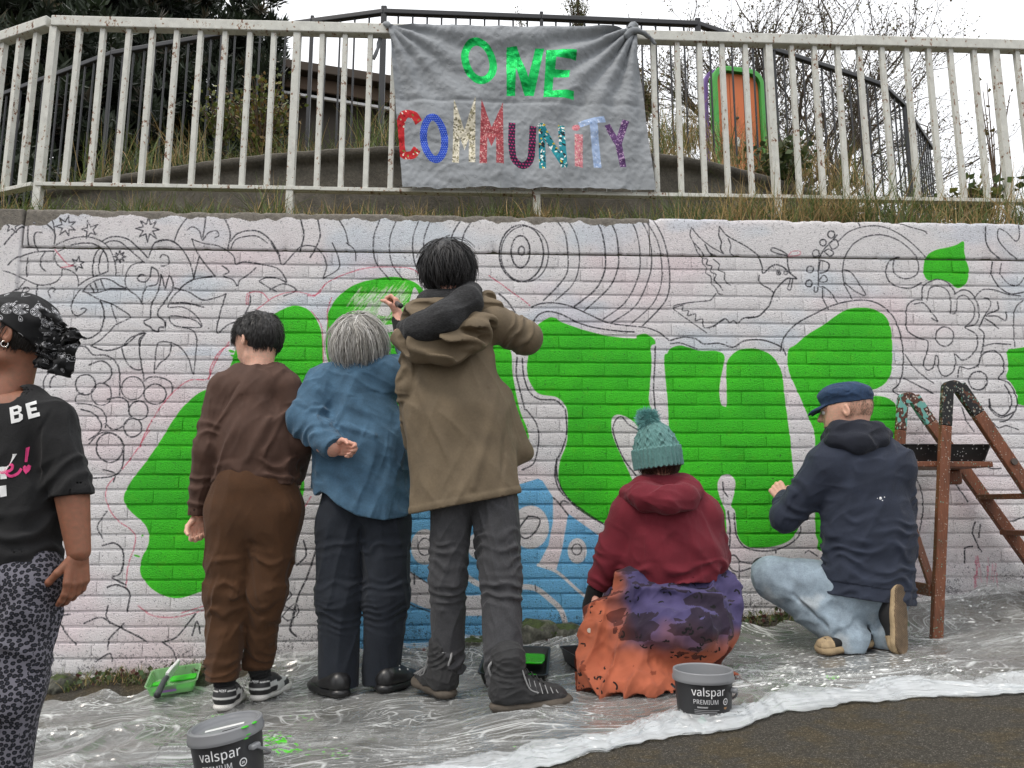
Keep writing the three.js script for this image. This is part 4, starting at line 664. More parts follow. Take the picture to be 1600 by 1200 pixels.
// ---------------------------------------------------------------- weeds, moss and stones at the foot of the wall
{
  const blades = [], leaf = [];
  const add = (px0, px1, n, h) => { for (let i = 0; i < n; i++) { const x = atZ(rr(px0, px1), 1050, 0).x, z = rr(0.012, 0.12), p = V(x, streetY(x, z) - 0.005, z); blades.push({ p, s: V(1, h * rr(0.4, 1.2), h), q: eul(rr(-0.2, 0.5), rr(0, 6.28), rr(-0.5, 0.5)), c: grassColor(0.3) }); if (i % 3 === 0) leaf.push({ p: p.clone().add(V(0, rr(0, h * 0.5), 0.01)), s: rr(0.5, 1.2), q: eul(rr(-1.4, 0.2), rr(0, 6.28), rr(-0.6, 0.6)), c: rnd() < 0.25 ? rgb(0.12, 0.04, 0.035) : rgb(0.06 * rr(0.7, 1.4), 0.09 * rr(0.7, 1.3), 0.025) }); } };
  add(40, 330, 620, 0.07); add(790, 905, 160, 0.05); add(1135, 1265, 260, 0.05); add(330, 800, 260, 0.04);
  scene.add(scatter(numbered('weeds'), bladeGeo(0.5, 0.0022), leafMat, blades, 'stuff', 'thin grassy weeds at the foot of the painted wall', 'weeds'));
  scene.add(scatter(numbered('weeds'), leafCard(0.012, 0.024), leafMat, leaf, 'stuff', 'small broad-leaved weeds at the foot of the painted wall', 'weeds'));
  const stone = (px, py, rx, ry, label) => { const c = atZ(px, py, 0.06), t = thing('stone', label, 'stone', V(c.x, streetY(c.x, 0.06), 0.06)); const S = new THREE.IcosahedronGeometry(1, 4), p = S.attributes.position, v = V(0, 0, 0); for (let i = 0; i < p.count; i++) { v.fromBufferAttribute(p, i); const d = 1 + 0.3 * fbm3(v.x * 1.6 + px, v.y * 1.6, v.z * 1.6, 4); p.setXYZ(i, v.x * rx * d, v.y * ry * d, v.z * 0.07 * d); } const S2 = mergeVertices(S); S2.computeVertexNormals(); part('stone_body', boxUV(S2), M({ map: dtex(256, 256, (x, y) => { const m = sstep(0, 0.4, tn(x, y, 7, 3)); const v = 0.36 + 0.12 * tn(x, y, 30, 2) + 0.1 * tn(x, y, 90, 5); return [v * (1 - 0.25 * m), v * (1 - 0.12 * m), v * (0.9 - 0.42 * m)]; }, true), bumpMap: rep(gritTex, 4), bumpScale: 0.004, roughness: 0.95 }), t); };
  stone(835, 985, 0.14, 0.085, 'mossy grey boulder under the painted blue shape'); stone(885, 985, 0.09, 0.06, 'small mossy stone leaning on the larger boulder'); stone(98, 1050, 0.06, 0.05, 'small brown stone among weeds at the wall foot'); stone(745, 995, 0.07, 0.035, 'flat grey stone at the wall foot');
}
// ---------------------------------------------------------------- crumpled polythene dust sheet
const frontPx = [[-400, 1330], [0, 1300], [300, 1290], [560, 1262], [760, 1222], [900, 1186], [1020, 1158], [1110, 1146], [1150, 1138], [1230, 1118], [1320, 1103], [1440, 1092], [1560, 1090], [1700, 1078]].map(([x, y]) => onGround(x, y));
const frontZ = (x) => { let i = 0; while (i < frontPx.length - 2 && frontPx[i + 1].x < x) i++; const a = frontPx[i], b = frontPx[i + 1]; return lerp(a.z, b.z, clamp((x - a.x) / (b.x - a.x), 0, 1)) + 0.018 * n2(x * 6, 3) + 0.01 * n2(x * 17, 8); };
const ridge = (x, y, s) => { const q = 1 - Math.abs(n2(x + s, y - s)); return q * q * q; };
// height of the plastic above the street
function crumple(x, z, zf) {
  const wx = 0.14 * n2(x * 1.6, z * 1.6 + 5), wz = 0.12 * n2(x * 1.3 + 9, z * 1.8), X = x + wx, Zz = z + wz;
  const tilt = Zz - 0.22 * X;
  const F = (a, b, s) => 1 - Math.abs(n2(a + s, b - s));                    // flat facets meeting in sharp creases
  let h = 0.012 * F(X * 0.9, tilt * 5, 3) + 0.009 * F(X * 1.9, tilt * 11, 11) + 0.0065 * F(X * 4.2, tilt * 19, 23) + 0.0042 * F(X * 9 + tilt * 3, Zz * 30, 31) + 0.0022 * F(X * 24, Zz * 46 - X * 8, 37);
  const calm = 0.4 + 0.6 * sstep(-0.35, 0.4, n2(x * 1.1 + 3, z * 1.9)); h = (h - 0.012) * calm + 0.008;
  const lo = sstep(-0.4, -1.2, x) * sstep(0.35, 0.75, z); h += lo * (0.034 * F(X * 1.7 + Zz * 1.2, Zz * 2.4 - X * 0.8, 40) - 0.012 + 0.016 * F(X * 4, Zz * 6, 44));
  const near = sstep(0.3, 0.02, zf - z); h += near * (0.008 * F(X * 1.2, tilt * 16, 52) + 0.005 * F(X * 3, tilt * 26, 57)) - 0.006 * near; h *= lerp(1, 0.25, sstep(0.1, 0.0, zf - z)); h = Math.max(h, 0.0015);
  h += 0.05 * sstep(0.16, 0.0, z) * (0.5 + 0.5 * n2(x * 3, 1));
  return h;
}
const sheetBack = (x) => 0.02 + (x < -1.0 ? 0.16 + 0.06 * n2(x * 3, 9) : x > 0.95 && x < 1.65 ? 0.13 + 0.03 * n2(x * 5, 2) : 0.012 + 0.02 * (0.5 + 0.5 * n2(x * 4, 5)));
const sheetY = (x, z) => streetY(x, z) + 0.003 + crumple(x, z, frontZ(x));
{
  // film whitens where it has been creased
  const white = (x, z) => {
    const X = x + 0.14 * n2(x * 1.6, z * 1.6 + 5), Zz = z + 0.12 * n2(x * 1.3 + 9, z * 1.8), t = Zz - 0.22 * X; let w = 0;
    for (const [a, b, s, k, e] of [[0.9, 5, 3, 0.5, 0.05], [1.9, 11, 11, 0.45, 0.07], [4.2, 19, 23, 0.4, 0.09]]) { const q = Math.abs(n2(X * a + s, t * b - s)); if (q < e) w = Math.max(w, k * (1 - q / e)); }
    const q = Math.abs(n2(X * 9 + t * 3 + 31, Zz * 30 - 31)); if (q < 0.12) w = Math.max(w, 0.3 * (1 - q / 0.12));
    return w * (0.35 + 0.65 * sstep(-0.3, 0.4, n2(x * 1.7, z * 2.6 + 11)));
  };
  const X0 = -2.7, X1 = 3.0, C = canvas(2048, 1024), g = C.getContext('2d'), Tn = canvas(2048, 1024), tg = Tn.getContext('2d');
  g.fillStyle = '#f1f3f2'; g.fillRect(0, 0, 2048, 1024);
  { const im = tg.createImageData(2048, 1024); for (let j = 0; j < 1024; j++) for (let i = 0; i < 2048; i++) { const x = i / 360, z = j / 360, v = 0.86 + 0.05 * fbm2(x * 3, z * 3 + 30, 4) + 0.05 * fbm2(x * 5, z * 40, 3) - 0.12 * sstep(0.1, 0.6, fbm2(x * 2.4 + 7, z * 4, 4)) - white(X0 + i / 2048 * (X1 - X0), j / 1024 * 1.9); const k = (j * 2048 + i) * 4; im.data[k] = im.data[k + 1] = im.data[k + 2] = clamp(v * 255, 0, 255); im.data[k + 3] = 255; } tg.putImageData(im, 0, 0); }
  const uvOf = (x, z) => [(x - X0) / (X1 - X0) * 2048, z / 1.9 * 1024];
  const splat = (px, py, spread, n, col, big = 1) => { for (let i = 0; i < n * 1.6; i++) { const a = rr(0, 6.28), r = spread * rnd() ** 0.8, p = onGround(px + r * Math.cos(a) * 1.5, py + r * Math.sin(a) * 0.5), [u, v] = uvOf(p.x, p.z), s = rr(0.5, 1.9) * big * (rnd() < 0.08 ? 2 : 1), k = rr(0.3, 1.2), t = rr(-0.5, 0.5); for (const [c, f] of [[g, col], [tg, '#202020']]) { c.fillStyle = f; c.beginPath(); c.ellipse(u, v, s * 1.5, s * k, t, 0, 7); c.fill(); if (s > 2.4) { c.beginPath(); c.ellipse(u + s, v + s * 0.4, s * 0.7, s * 0.4, t, 0, 7); c.fill(); } } } };
  splat(560, 1040, 120, 60, '#f6f6f4'); splat(620, 1050, 25, 45, '#f8f8f6'); splat(1250, 1050, 90, 220, '#f6f6f4'); splat(1330, 1045, 80, 160, '#f6f6f4'); splat(1440, 1050, 90, 110, '#f6f6f4'); splat(1540, 975, 60, 70, '#f4f4f2'); splat(430, 1070, 60, 24, '#f6f6f4'); splat(1180, 1010, 60, 60, '#f4f4f2'); splat(300, 1080, 60, 12, '#f6f6f4'); splat(760, 1160, 200, 24, '#f3f3f1');
  splat(420, 1165, 24, 60, '#4ecb1f', 1.2); splat(450, 1180, 30, 40, '#4ecb1f'); splat(350, 1136, 14, 30, '#4ecb1f'); splat(470, 1130, 20, 12, '#57c92c', 0.8); splat(225, 1080, 16, 10, '#4ecb1f', 0.7); splat(820, 1180, 20, 8, '#57c92c', 0.7); splat(1300, 1070, 8, 14, '#57c92c', 0.8); splat(520, 1185, 20, 14, '#57c92c');
  const colT = ctex(C), trT = ctex(Tn, false); for (const t of [colT, trT]) { t.wrapS = t.wrapT = THREE.ClampToEdgeWrapping; t.flipY = false; }
  const film = P({ map: colT, transmissionMap: trT, transmission: 1, thickness: 0, roughness: 0.17, ior: 1.5, specularIntensity: 1, side: THREE.DoubleSide });
  const nx = 860, nz = 300, pos = [], uv = [], idx = [];
  for (let j = 0; j <= nz; j++) for (let i = 0; i <= nx; i++) {
    const x = lerp(X0, X1, i / nx), zf = frontZ(x), zb = sheetBack(x), z = lerp(zb, zf, j / nz);
    pos.push(x, sheetY(x, z), z); uv.push((x - X0) / (X1 - X0), z / 1.9);
  }
  for (let j = 0; j < nz; j++) for (let i = 0; i < nx; i++) { const a = j * (nx + 1) + i; idx.push(a, a + nx + 1, a + 1, a + 1, a + nx + 1, a + nx + 2); }
  const geo = new THREE.BufferGeometry(); geo.setAttribute('position', new THREE.Float32BufferAttribute(pos, 3)); geo.setAttribute('uv', new THREE.Float32BufferAttribute(uv, 2)); geo.setIndex(idx); geo.computeVertexNormals();
  const sheet = thing('dust_sheet', 'clear crumpled plastic dust sheet spattered with paint along the foot of the wall', 'plastic sheet', V(0, 0, 0.6));
  wpart('sheet', geo, film, sheet);
  // gathered edge: several loose pleats of the same film lying over each other
  const film2 = P({ color: rgb(0.9, 0.92, 0.93), transmission: 0.72, thickness: 0, roughness: 0.24, side: THREE.DoubleSide });
  for (let L = 0; L < 2; L++) {
    const n = 800, m = 44, ps = [], ix = []; const w0 = 0.16 + 0.05 * L;
    for (let i = 0; i <= n; i++) {
      const x = lerp(-0.75 + L * 0.1, 2.9, i / n), zf = frontZ(x) + 0.006 * n2(x * 9, L * 5), bunch = Math.exp(-(((x - 0.74) / 0.16) ** 2)), w = w0 * (0.75 + 0.5 * n2(x * 2.1 + L * 7, 2)) * (1 + 0.5 * bunch), sc = sstep(-0.75, 0.0, x);
      for (let k = 0; k <= m; k++) {
        const t = k / m, z = zf + 0.014 * n2(x * 3.1, L * 3 + 1) - w * t + 0.010 * n2(x * 4 + L, t * 3), hump = Math.sin(Math.PI * Math.min(1, t * 1.05)) * (0.002 + 0.002 * L + 0.02 * bunch) * (0.55 + 0.45 * n2(x * 3 + L * 3, 9)) * sc;
        const cr = (0.0065 + 0.012 * bunch) * (1 - Math.abs(n2(x * (0.7 + 3 * bunch) + L * 9, t * 6 + x * 1.3))) + 0.005 * (1 - Math.abs(n2(x * 1.6 + L * 3, t * 14 + x * 2.0))) + 0.0028 * (1 - Math.abs(n2(x * 3, t * 22 + L + x * 2)));
        ps.push(x, streetY(x, z) + 0.004 + 0.003 * L + crumple(x, Math.min(z, zf), zf) * sstep(0, 0.5, t) + hump + cr * Math.sin(Math.PI * clamp(t * 0.9 + 0.1, 0, 1)), z);
      }
    }
    for (let i = 0; i < n; i++) for (let k = 0; k < m; k++) { const a = i * (m + 1) + k; ix.push(a, a + m + 1, a + 1, a + 1, a + m + 1, a + m + 2); }
    const eg = new THREE.BufferGeometry(); eg.setAttribute('position', new THREE.Float32BufferAttribute(ps, 3)); eg.setIndex(ix); eg.computeVertexNormals();
    wpart('gathered_edge', eg, film2, sheet);
  }
}
// ---------------------------------------------------------------- cloth banner tied to the railing
{
  const z0 = RZ + 0.036, TL = atZ(608, 41, z0), TR = atZ(992, 47, z0), BR = atZ(1023, 298, z0), BL = atZ(630, 296, z0);
  const bil = (u, v) => TL.clone().lerp(TR, u).lerp(BL.clone().lerp(BR, u), v);      // flat cloth, u across and v down
  const inv = (px, py) => { const w = atZ(px, py, z0); let u = 0.5, v = 0.5; for (let k = 0; k < 20; k++) { const p = bil(u, v); u += (w.x - p.x) / (TR.x - TL.x); v += (p.y - w.y) / (TL.y - BL.y); } return [u, v]; };
  const CW = 1536, CH = 1024, C = canvas(CW, CH), g = C.getContext('2d'), Me = canvas(CW, CH), mg = Me.getContext('2d');
  g.fillStyle = '#94989c'; g.fillRect(0, 0, CW, CH);
  { const im = g.getImageData(0, 0, CW, CH); for (let k = 0; k < im.data.length; k += 4) { const i = (k / 4) % CW, j = (k / 4 / CW) | 0, n = 4 * fbm2(i * 0.01, j * 0.01, 3) + ((i + j) % 2 ? 1.5 : -1.5); for (let q = 0; q < 3; q++) im.data[k + q] += n; } g.putImageData(im, 0, 0); }
  mg.fillStyle = '#00d800'; mg.fillRect(0, 0, CW, CH);      // roughness in green, metalness in blue
  const q = (x, y) => { const [u, v] = inv(560 + x / 3.077, y / 3.077); return [u * CW, v * CH]; };
  const poly = (c, pts) => { c.beginPath(); pts.forEach((p, i) => i ? c.lineTo(...q(...p)) : c.moveTo(...q(...p))); c.closePath(); };
  const K = (q(1000, 500)[0] - q(900, 500)[0]) / 100;
  const layer = (drawFn, pat) => { const L = canvas(CW, CH), l = L.getContext('2d'); l.lineJoin = 'miter'; l.lineCap = 'butt'; l.strokeStyle = l.fillStyle = '#fff'; drawFn(l); l.globalCompositeOperation = 'source-atop'; pat(l); g.drawImage(L, 0, 0); return L; };
  const st = (l, w, ...ls) => { l.lineWidth = w * K; for (const pts of ls) { l.beginPath(); pts.forEach((p, i) => i ? l.lineTo(...q(...p)) : l.moveTo(...q(...p))); l.stroke(); } };
  const sm = (l, w, pts) => { l.lineWidth = w * K; l.beginPath(); const Q = pts.map((p) => q(...p)); l.moveTo(...Q[0]); for (let i = 0; i < Q.length - 1; i++) { const a = Q[Math.max(0, i - 1)], b = Q[i], d = Q[i + 1], e = Q[Math.min(Q.length - 1, i + 2)]; l.bezierCurveTo(b[0] + (d[0] - a[0]) / 6, b[1] + (d[1] - a[1]) / 6, d[0] - (e[0] - b[0]) / 6, d[1] - (e[1] - b[1]) / 6, d[0], d[1]); } l.stroke(); };
  const oval = (l, x, y, rx, ry, rot, w) => { l.lineWidth = w * K; l.beginPath(); const [X, Y] = q(x, y); l.ellipse(X, Y, rx * K, ry * K, rot, 0, 7); l.stroke(); };
  const flat = (col) => (l) => { l.fillStyle = col; l.fillRect(0, 0, CW, CH); };
  const dots = (bg, fg, step, r, rows = 1) => (l) => { flat(bg)(l); l.fillStyle = fg; for (let y = 0; y < CH; y += step) for (let x = (y / step) % 2 * step / 2; x < CW; x += step) { l.beginPath(); l.ellipse(x, y, r, r * rows, 0.3, 0, 7); l.fill(); } };
  const speck = (bg, cols, n, r) => (l) => { flat(bg)(l); for (let i = 0; i < n; i++) { l.fillStyle = cols[(rnd() * cols.length) | 0]; l.beginPath(); l.ellipse(rr(0, CW), rr(CH * 0.45, CH), r * rr(0.4, 1.4), r * rr(0.3, 0.9), rr(0, 3), 0, 7); l.fill(); } };
  // ONE in green foil
  const foil = layer((l) => { oval(l, 580, 300, 66, 96, -0.12, 36); for (const p of [[[712, 232], [760, 226], [752, 466], [712, 466]], [[720, 232], [762, 228], [842, 462], [800, 466]], [[850, 237], [893, 236], [842, 468], [798, 462]], [[903, 245], [1047, 254], [1044, 296], [950, 286], [944, 336], [1018, 338], [1012, 378], [937, 374], [932, 441], [1033, 447], [1033, 487], [888, 478]]]) { poly(l, p); l.fill(); } }, flat('#12a850'));
  { const t = canvas(CW, CH), c = t.getContext('2d'); c.drawImage(foil, 0, 0); c.globalCompositeOperation = 'source-in'; c.fillStyle = '#0048d0'; c.fillRect(0, 0, CW, CH); mg.drawImage(t, 0, 0); }
  layer((l) => sm(l, 38, [[292, 598], [268, 562], [228, 558], [205, 600], [203, 660], [206, 720], [222, 752], [262, 750], [284, 722]]), speck('#c01c24', ['#e8dcc8', '#f0e8d8', '#7a8a3a', '#8a1018', '#d83038'], 2600, 7));
  layer((l) => oval(l, 365, 675, 49, 97, 0.02, 33), dots('#1648c4', '#d8e4ff', 11, 1.9));
  layer((l) => st(l, 31, [[468, 792], [474, 572], [510, 680], [547, 570], [547, 792]]), speck('#d9d2bc', ['#8a8468', '#6f6a55', '#efe8d6', '#a39c80'], 5200, 8));
  layer((l) => st(l, 34, [[600, 800], [606, 575], [640, 672], [678, 580], [680, 802]]), speck('#a5484e', ['#c9898a', '#7c2c36', '#d6a5a0', '#8f3840'], 8000, 5));
  layer((l) => sm(l, 32, [[738, 600], [736, 700], [746, 775], [785, 804], [824, 778], [834, 700], [838, 616]]), dots('#2a1638', '#c4266e', 19, 6, 0.7));
  layer((l) => st(l, 31, [[884, 822], [880, 605]], [[872, 606], [990, 818]], [[974, 608], [984, 822]]), (l) => { flat('#12808e')(l); for (let i = 0; i < 420; i++) { const x = rr(CW * 0.54, CW * 0.72), y = rr(CH * 0.55, CH); l.fillStyle = ['#101418', '#f2f2ea', '#d8b818', '#101418', '#18a0a8', '#f2f2ea'][(rnd() * 6) | 0]; l.beginPath(); l.ellipse(x, y, rr(5, 15), rr(3, 7), rr(-1.2, 1.2), 0, 7); l.fill(); } });
  layer((l) => { l.beginPath(); const [x, y] = q(1044, 624); l.ellipse(x, y, 18 * K, 16 * K, 0, 0, 7); l.fill(); st(l, 38, [[1056, 658], [1055, 817]]); }, speck('#d88a92', ['#f0c4c4', '#b85a68', '#e8d0b8', '#c96a78'], 7000, 5));
  layer((l) => { st(l, 28, [[1060, 612], [1182, 580]]); st(l, 38, [[1124, 590], [1148, 812]]); }, speck('#a9bfe2', ['#c2d2ee', '#8ea8d4', '#dbe4f4'], 2600, 6));
  layer((l) => st(l, 31, [[1194, 604], [1246, 700]], [[1282, 590], [1247, 698], [1270, 810]]), speck('#5c3a6c', ['#8c6a9c', '#3c2048', '#a88ab4', '#c8a8c8'], 8000, 4));
  const N = 150, MM = 100, pos = [], uv = [], idx = [];
  const fold = (u, v) => {
    const X = u * 1.24, Y = v * 0.82, a1 = Math.atan2(Y + 0.01, X + 0.01), r1 = Math.hypot(X, Y), a2 = Math.atan2(Y + 0.01, 1.24 - X + 0.01), r2 = Math.hypot(1.24 - X, Y);
    let d = 0.011 * Math.sin(a1 * 17 + 0.6 * n2(r1 * 3, 1)) * Math.exp(-r1 * 1.8) * sstep(0, 0.12, r1) + 0.017 * Math.sin(a2 * 20 + 0.8 * n2(r2 * 3, 7)) * Math.exp(-r2 * 1.5) * sstep(0, 0.1, r2);
    d += 0.005 * n2(X * 4, Y * 5 + 3) + 0.0035 * ridge(X * 5 + Y * 2, Y * 6 - X * 2, 12) + 0.002 * ridge(X * 12, Y * 12, 19);
    d += -0.005 * Math.exp(-(((v - 0.46 - 0.03 * u) / 0.012) ** 2)) + 0.014 * Math.sin(Math.PI * u) * sstep(0.3, 1, v) + 0.008 * Math.sin(u * 19 + 1) * sstep(0.6, 1, v);
    return d * 1.45;
  };
  for (let j = 0; j <= MM; j++) for (let i = 0; i <= N; i++) { const u = i / N, v = j / MM, p = bil(u, v), e = 0.004, du = (fold(u + e, v) - fold(u - e, v)) * 0.25, dv = (fold(u, v + e) - fold(u, v - e)) * 0.25; p.x -= du; p.y += dv + (v > 0.98 ? 0.006 * n2(u * 14, 3) : 0); p.z += 0.012 + fold(u, v); pos.push(p.x, p.y, p.z); uv.push(u, 1 - v); }
  for (let j = 0; j < MM; j++) for (let i = 0; i < N; i++) { const a = j * (N + 1) + i; idx.push(a, a + N + 1, a + 1, a + 1, a + N + 1, a + N + 2); }
  const bg = new THREE.BufferGeometry(); bg.setAttribute('position', new THREE.Float32BufferAttribute(pos, 3)); bg.setAttribute('uv', new THREE.Float32BufferAttribute(uv, 2)); bg.setIndex(idx); bg.computeVertexNormals();
  const t = thing('banner', 'grey cloth banner with ONE COMMUNITY in sewn fabric letters tied to the railing', 'banner', atZ(800, 298, z0)), mt = ctex(Me, false), crink = dtex(512, 512, (x, y) => 0.5 + 0.5 * (1 - Math.abs(tn(x, y, 9, 2))) * tn(x, y, 5, 8) + 0.1 * tn(x, y, 60, 5));
  const cloth = M({ map: ctex(C), roughnessMap: mt, metalnessMap: mt, roughness: 1, metalness: 1, bumpMap: rep(crink, 7, 4.6), bumpScale: 0.006, side: THREE.DoubleSide });
  wpart('cloth', bg, cloth, t);
  const grey = M({ color: rgb(0.23, 0.245, 0.26), side: THREE.DoubleSide });
  const tie = (pts, r0, r1) => { const g2 = strand(curvePts(pts, 14), r0, r1, 9, true); const p = g2.attributes.position; for (let i = 0; i < p.count; i++) p.setXYZ(i, p.getX(i) + 0.004 * n3(p.getX(i) * 40, p.getY(i) * 40, 0), p.getY(i) + 0.006 * n3(p.getX(i) * 40, p.getY(i) * 40, 5), p.getZ(i)); g2.computeVertexNormals(); wpart('tie', g2, grey, t); };
  tie([atZ(976, 60, z0 + 0.02), atZ(988, 48, z0 + 0.03), atZ(1002, 50, z0 + 0.025), atZ(1015, 58, z0 + 0.01), atZ(1024, 70, z0 + 0.0)], 0.022, 0.008);
  tie([atZ(985, 47, z0 + 0.012), atZ(987, 40, z0 - 0.01), atZ(992, 38, z0 - 0.04), atZ(996, 44, z0 - 0.07)], 0.02, 0.012);
  tie([atZ(612, 42, z0 + 0.012), atZ(604, 38, z0 + 0.0), atZ(598, 42, z0 - 0.05), atZ(594, 60, z0 - 0.06), atZ(590, 76, z0 - 0.05), atZ(584, 92, z0 - 0.05)], 0.016, 0.010);
}

// ---------------------------------------------------------------- paint tubs
const onStreet = (px, py) => { const r = rayOf(px, py).normalize(); let p = camera.position.clone(); for (let i = 0; i < 4000; i++) { p.addScaledVector(r, 0.002); if (p.y < streetY(p.x, p.z) + 0.01) break; } return p; };
const dropTo = (x, z) => V(x, sheetY(x, z) - 0.004, z);
{
  const label = (() => { const C = canvas(1024, 256), g = C.getContext('2d'); g.fillStyle = '#2b2b2d'; g.fillRect(0, 0, 1024, 256);
    g.fillStyle = '#f2f2f2'; g.font = '62px sans-serif'; g.fillText('valspar', 300, 100); g.fillStyle = '#d8d8da'; g.font = '34px sans-serif'; g.fillText('PREMIUM', 306, 146);
    g.font = 'bold 13px sans-serif'; g.fillText('MASONRY', 330, 168); for (let i = 0; i < 4; i++) { g.fillStyle = '#9a9a9c'; g.fillRect(312, 178 + i * 9, 150 - 14 * (i % 2), 3); }
    g.fillStyle = '#e8e8e8'; g.beginPath(); g.arc(508, 136, 19, 0, 7); g.fill(); g.fillStyle = '#2b2b2d'; g.beginPath(); g.arc(508, 136, 14, 0, 7); g.fill(); g.fillStyle = '#e8e8e8'; g.font = 'bold 15px sans-serif'; g.fillText('20', 499, 142); g.fillStyle = '#a07850'; g.beginPath(); g.arc(508, 166, 13, 0, Math.PI); g.fill();
    for (const x of [330, 560]) { g.strokeStyle = '#2f9c7c'; g.lineWidth = 7; g.beginPath(); g.moveTo(x, 244); g.lineTo(x + 26, 214); g.lineTo(x + 52, 244); g.stroke(); g.fillStyle = '#2f9c7c'; g.fillRect(x + 10, 230, 32, 22); }
    g.fillStyle = '#ececec'; g.fillRect(690, 20, 52, 84); g.fillStyle = '#333'; for (let i = 0; i < 9; i++) g.fillRect(694 + i * 5, 26, 1 + i % 3, 66); g.fillStyle = '#ececec'; g.fillRect(690, 120, 52, 30); g.fillStyle = '#b04a3a'; g.fillRect(692, 160, 48, 30); g.fillStyle = '#ddd'; g.fillRect(692, 200, 46, 40); return C; })();
  const labelMat = M({ map: ctex(label), roughness: 0.42 }), rimMat = M({ color: rgb(0.22, 0.225, 0.235), roughness: 0.38 }), white = M({ color: rgb(0.8, 0.8, 0.78), roughness: 0.35 }), green = M({ color: rgb(0.04, 0.45, 0.012), roughness: 0.3 });
  function tub(pos, R, H, turn, lidOn, name, lab, lean) {
    const t = thing(name, lab, 'paint tub', pos, 'paint tubs on the dust sheet'); t.rotation.set(lean[0], 0, lean[1]);
    const body = new THREE.CylinderGeometry(R * 0.985, R * 0.87, H, 56, 6, true); body.translate(0, H / 2, 0); body.rotateY(turn); part('body', body, labelMat, t);
    const bot = new THREE.CircleGeometry(R * 0.87, 40); bot.rotateX(Math.PI / 2); bot.translate(0, 0.002, 0); part('base', bot, rimMat, t);
    const lath = (pts) => new THREE.LatheGeometry(pts.map(([x, y]) => new THREE.Vector2(x * R, y)), 56);
    part('rim', lath([[0.99, H - 0.02], [1.035, H - 0.02], [1.04, H - 0.01], [1.015, H - 0.008], [1.01, H + 0.008], [0.995, H + 0.011], [0.95, H + 0.011], [0.935, H + 0.006], [0.93, H - 0.02]]), rimMat, t);
    if (lidOn) { const lid = part('lid', lath([[0.94, H + 0.009], [0.92, H + 0.012], [0.88, H + 0.010], [0.86, H - 0.004], [0.5, H - 0.003], [0, H - 0.003]]), rimMat, t); const lb = box(-R * 0.55, R * 0.5, H - 0.0025, H - 0.0008, -0.012, 0.004, 0.0004); lb.rotateY(0.25); part('lid_label', lb, white, lid); const s2 = box(-R * 0.1, R * 0.62, H - 0.0025, H - 0.0006, 0.03, 0.046, 0.0004); s2.rotateY(0.35); part('lid_slot', s2, M({ color: rgb(0.02, 0.02, 0.02) }), lid); for (let i = 0; i < 5; i++) { const gsm = new THREE.SphereGeometry(0.012, 10, 6); gsm.scale(rr(0.7, 1.6), 0.25, rr(0.5, 1)); const a = rr(0.2, 1.2); gsm.translate(R * 0.96 * Math.cos(a), H + 0.008 - rr(0, 0.03) * (i > 2 ? 1 : 0), R * 0.96 * Math.sin(a)); part('paint_smear', gsm, green, lid); } }
    else { const inner = lath([[0.93, H - 0.02], [0.925, H - 0.03], [0.9, H * 0.62]]); part('inside', inner, rimMat, t); const pt = new THREE.CircleGeometry(R * 0.91, 48); pt.rotateX(-Math.PI / 2); pt.translate(0, H * 0.64, 0); part('paint', pt, P({ color: rgb(0.42, 0.43, 0.44), roughness: 0.25 }), t); const fl = new THREE.CircleGeometry(R * 0.42, 24); fl.scale(1, 0.5, 1); fl.rotateX(-Math.PI / 2 + 0.25); fl.translate(-R * 0.25, H * 0.82, 0.02); part('lid_flap', fl, white, t); }
    const lug = box(R * 0.9, R * 1.13, H * 0.62, H * 0.72, -0.016, 0.016, 0.006); lug.rotateY(-0.5); const hd = part('handle', lug, rimMat, t); const wire = strand([...Array(25)].map((_, i) => { const a = lerp(-0.5, -0.5 + Math.PI, i / 24); return V(R * 1.09 * Math.cos(a), H * 0.66 - Math.sin((a + 0.5)) * H * 0.42, -R * 1.09 * Math.sin(a)); }), 0.004, 0.004, 7); part('bail', wire, rimMat, hd);
    return t;
  }
  const A = onGround(1101, 1126); tub(dropTo(A.x, A.z), 0.092, 0.135, 0.6 + Math.PI, false, 'paint_tub', 'dark grey paint tub without its lid beside the orange skirt', [0, 0.0]);
  const B = onGround(362, 1236); tub(dropTo(B.x, B.z), 0.098, 0.15, 0.75 + Math.PI, true, 'paint_tub', 'dark grey paint tub with a green-smeared lid on', [0.05, 0.16]);
}
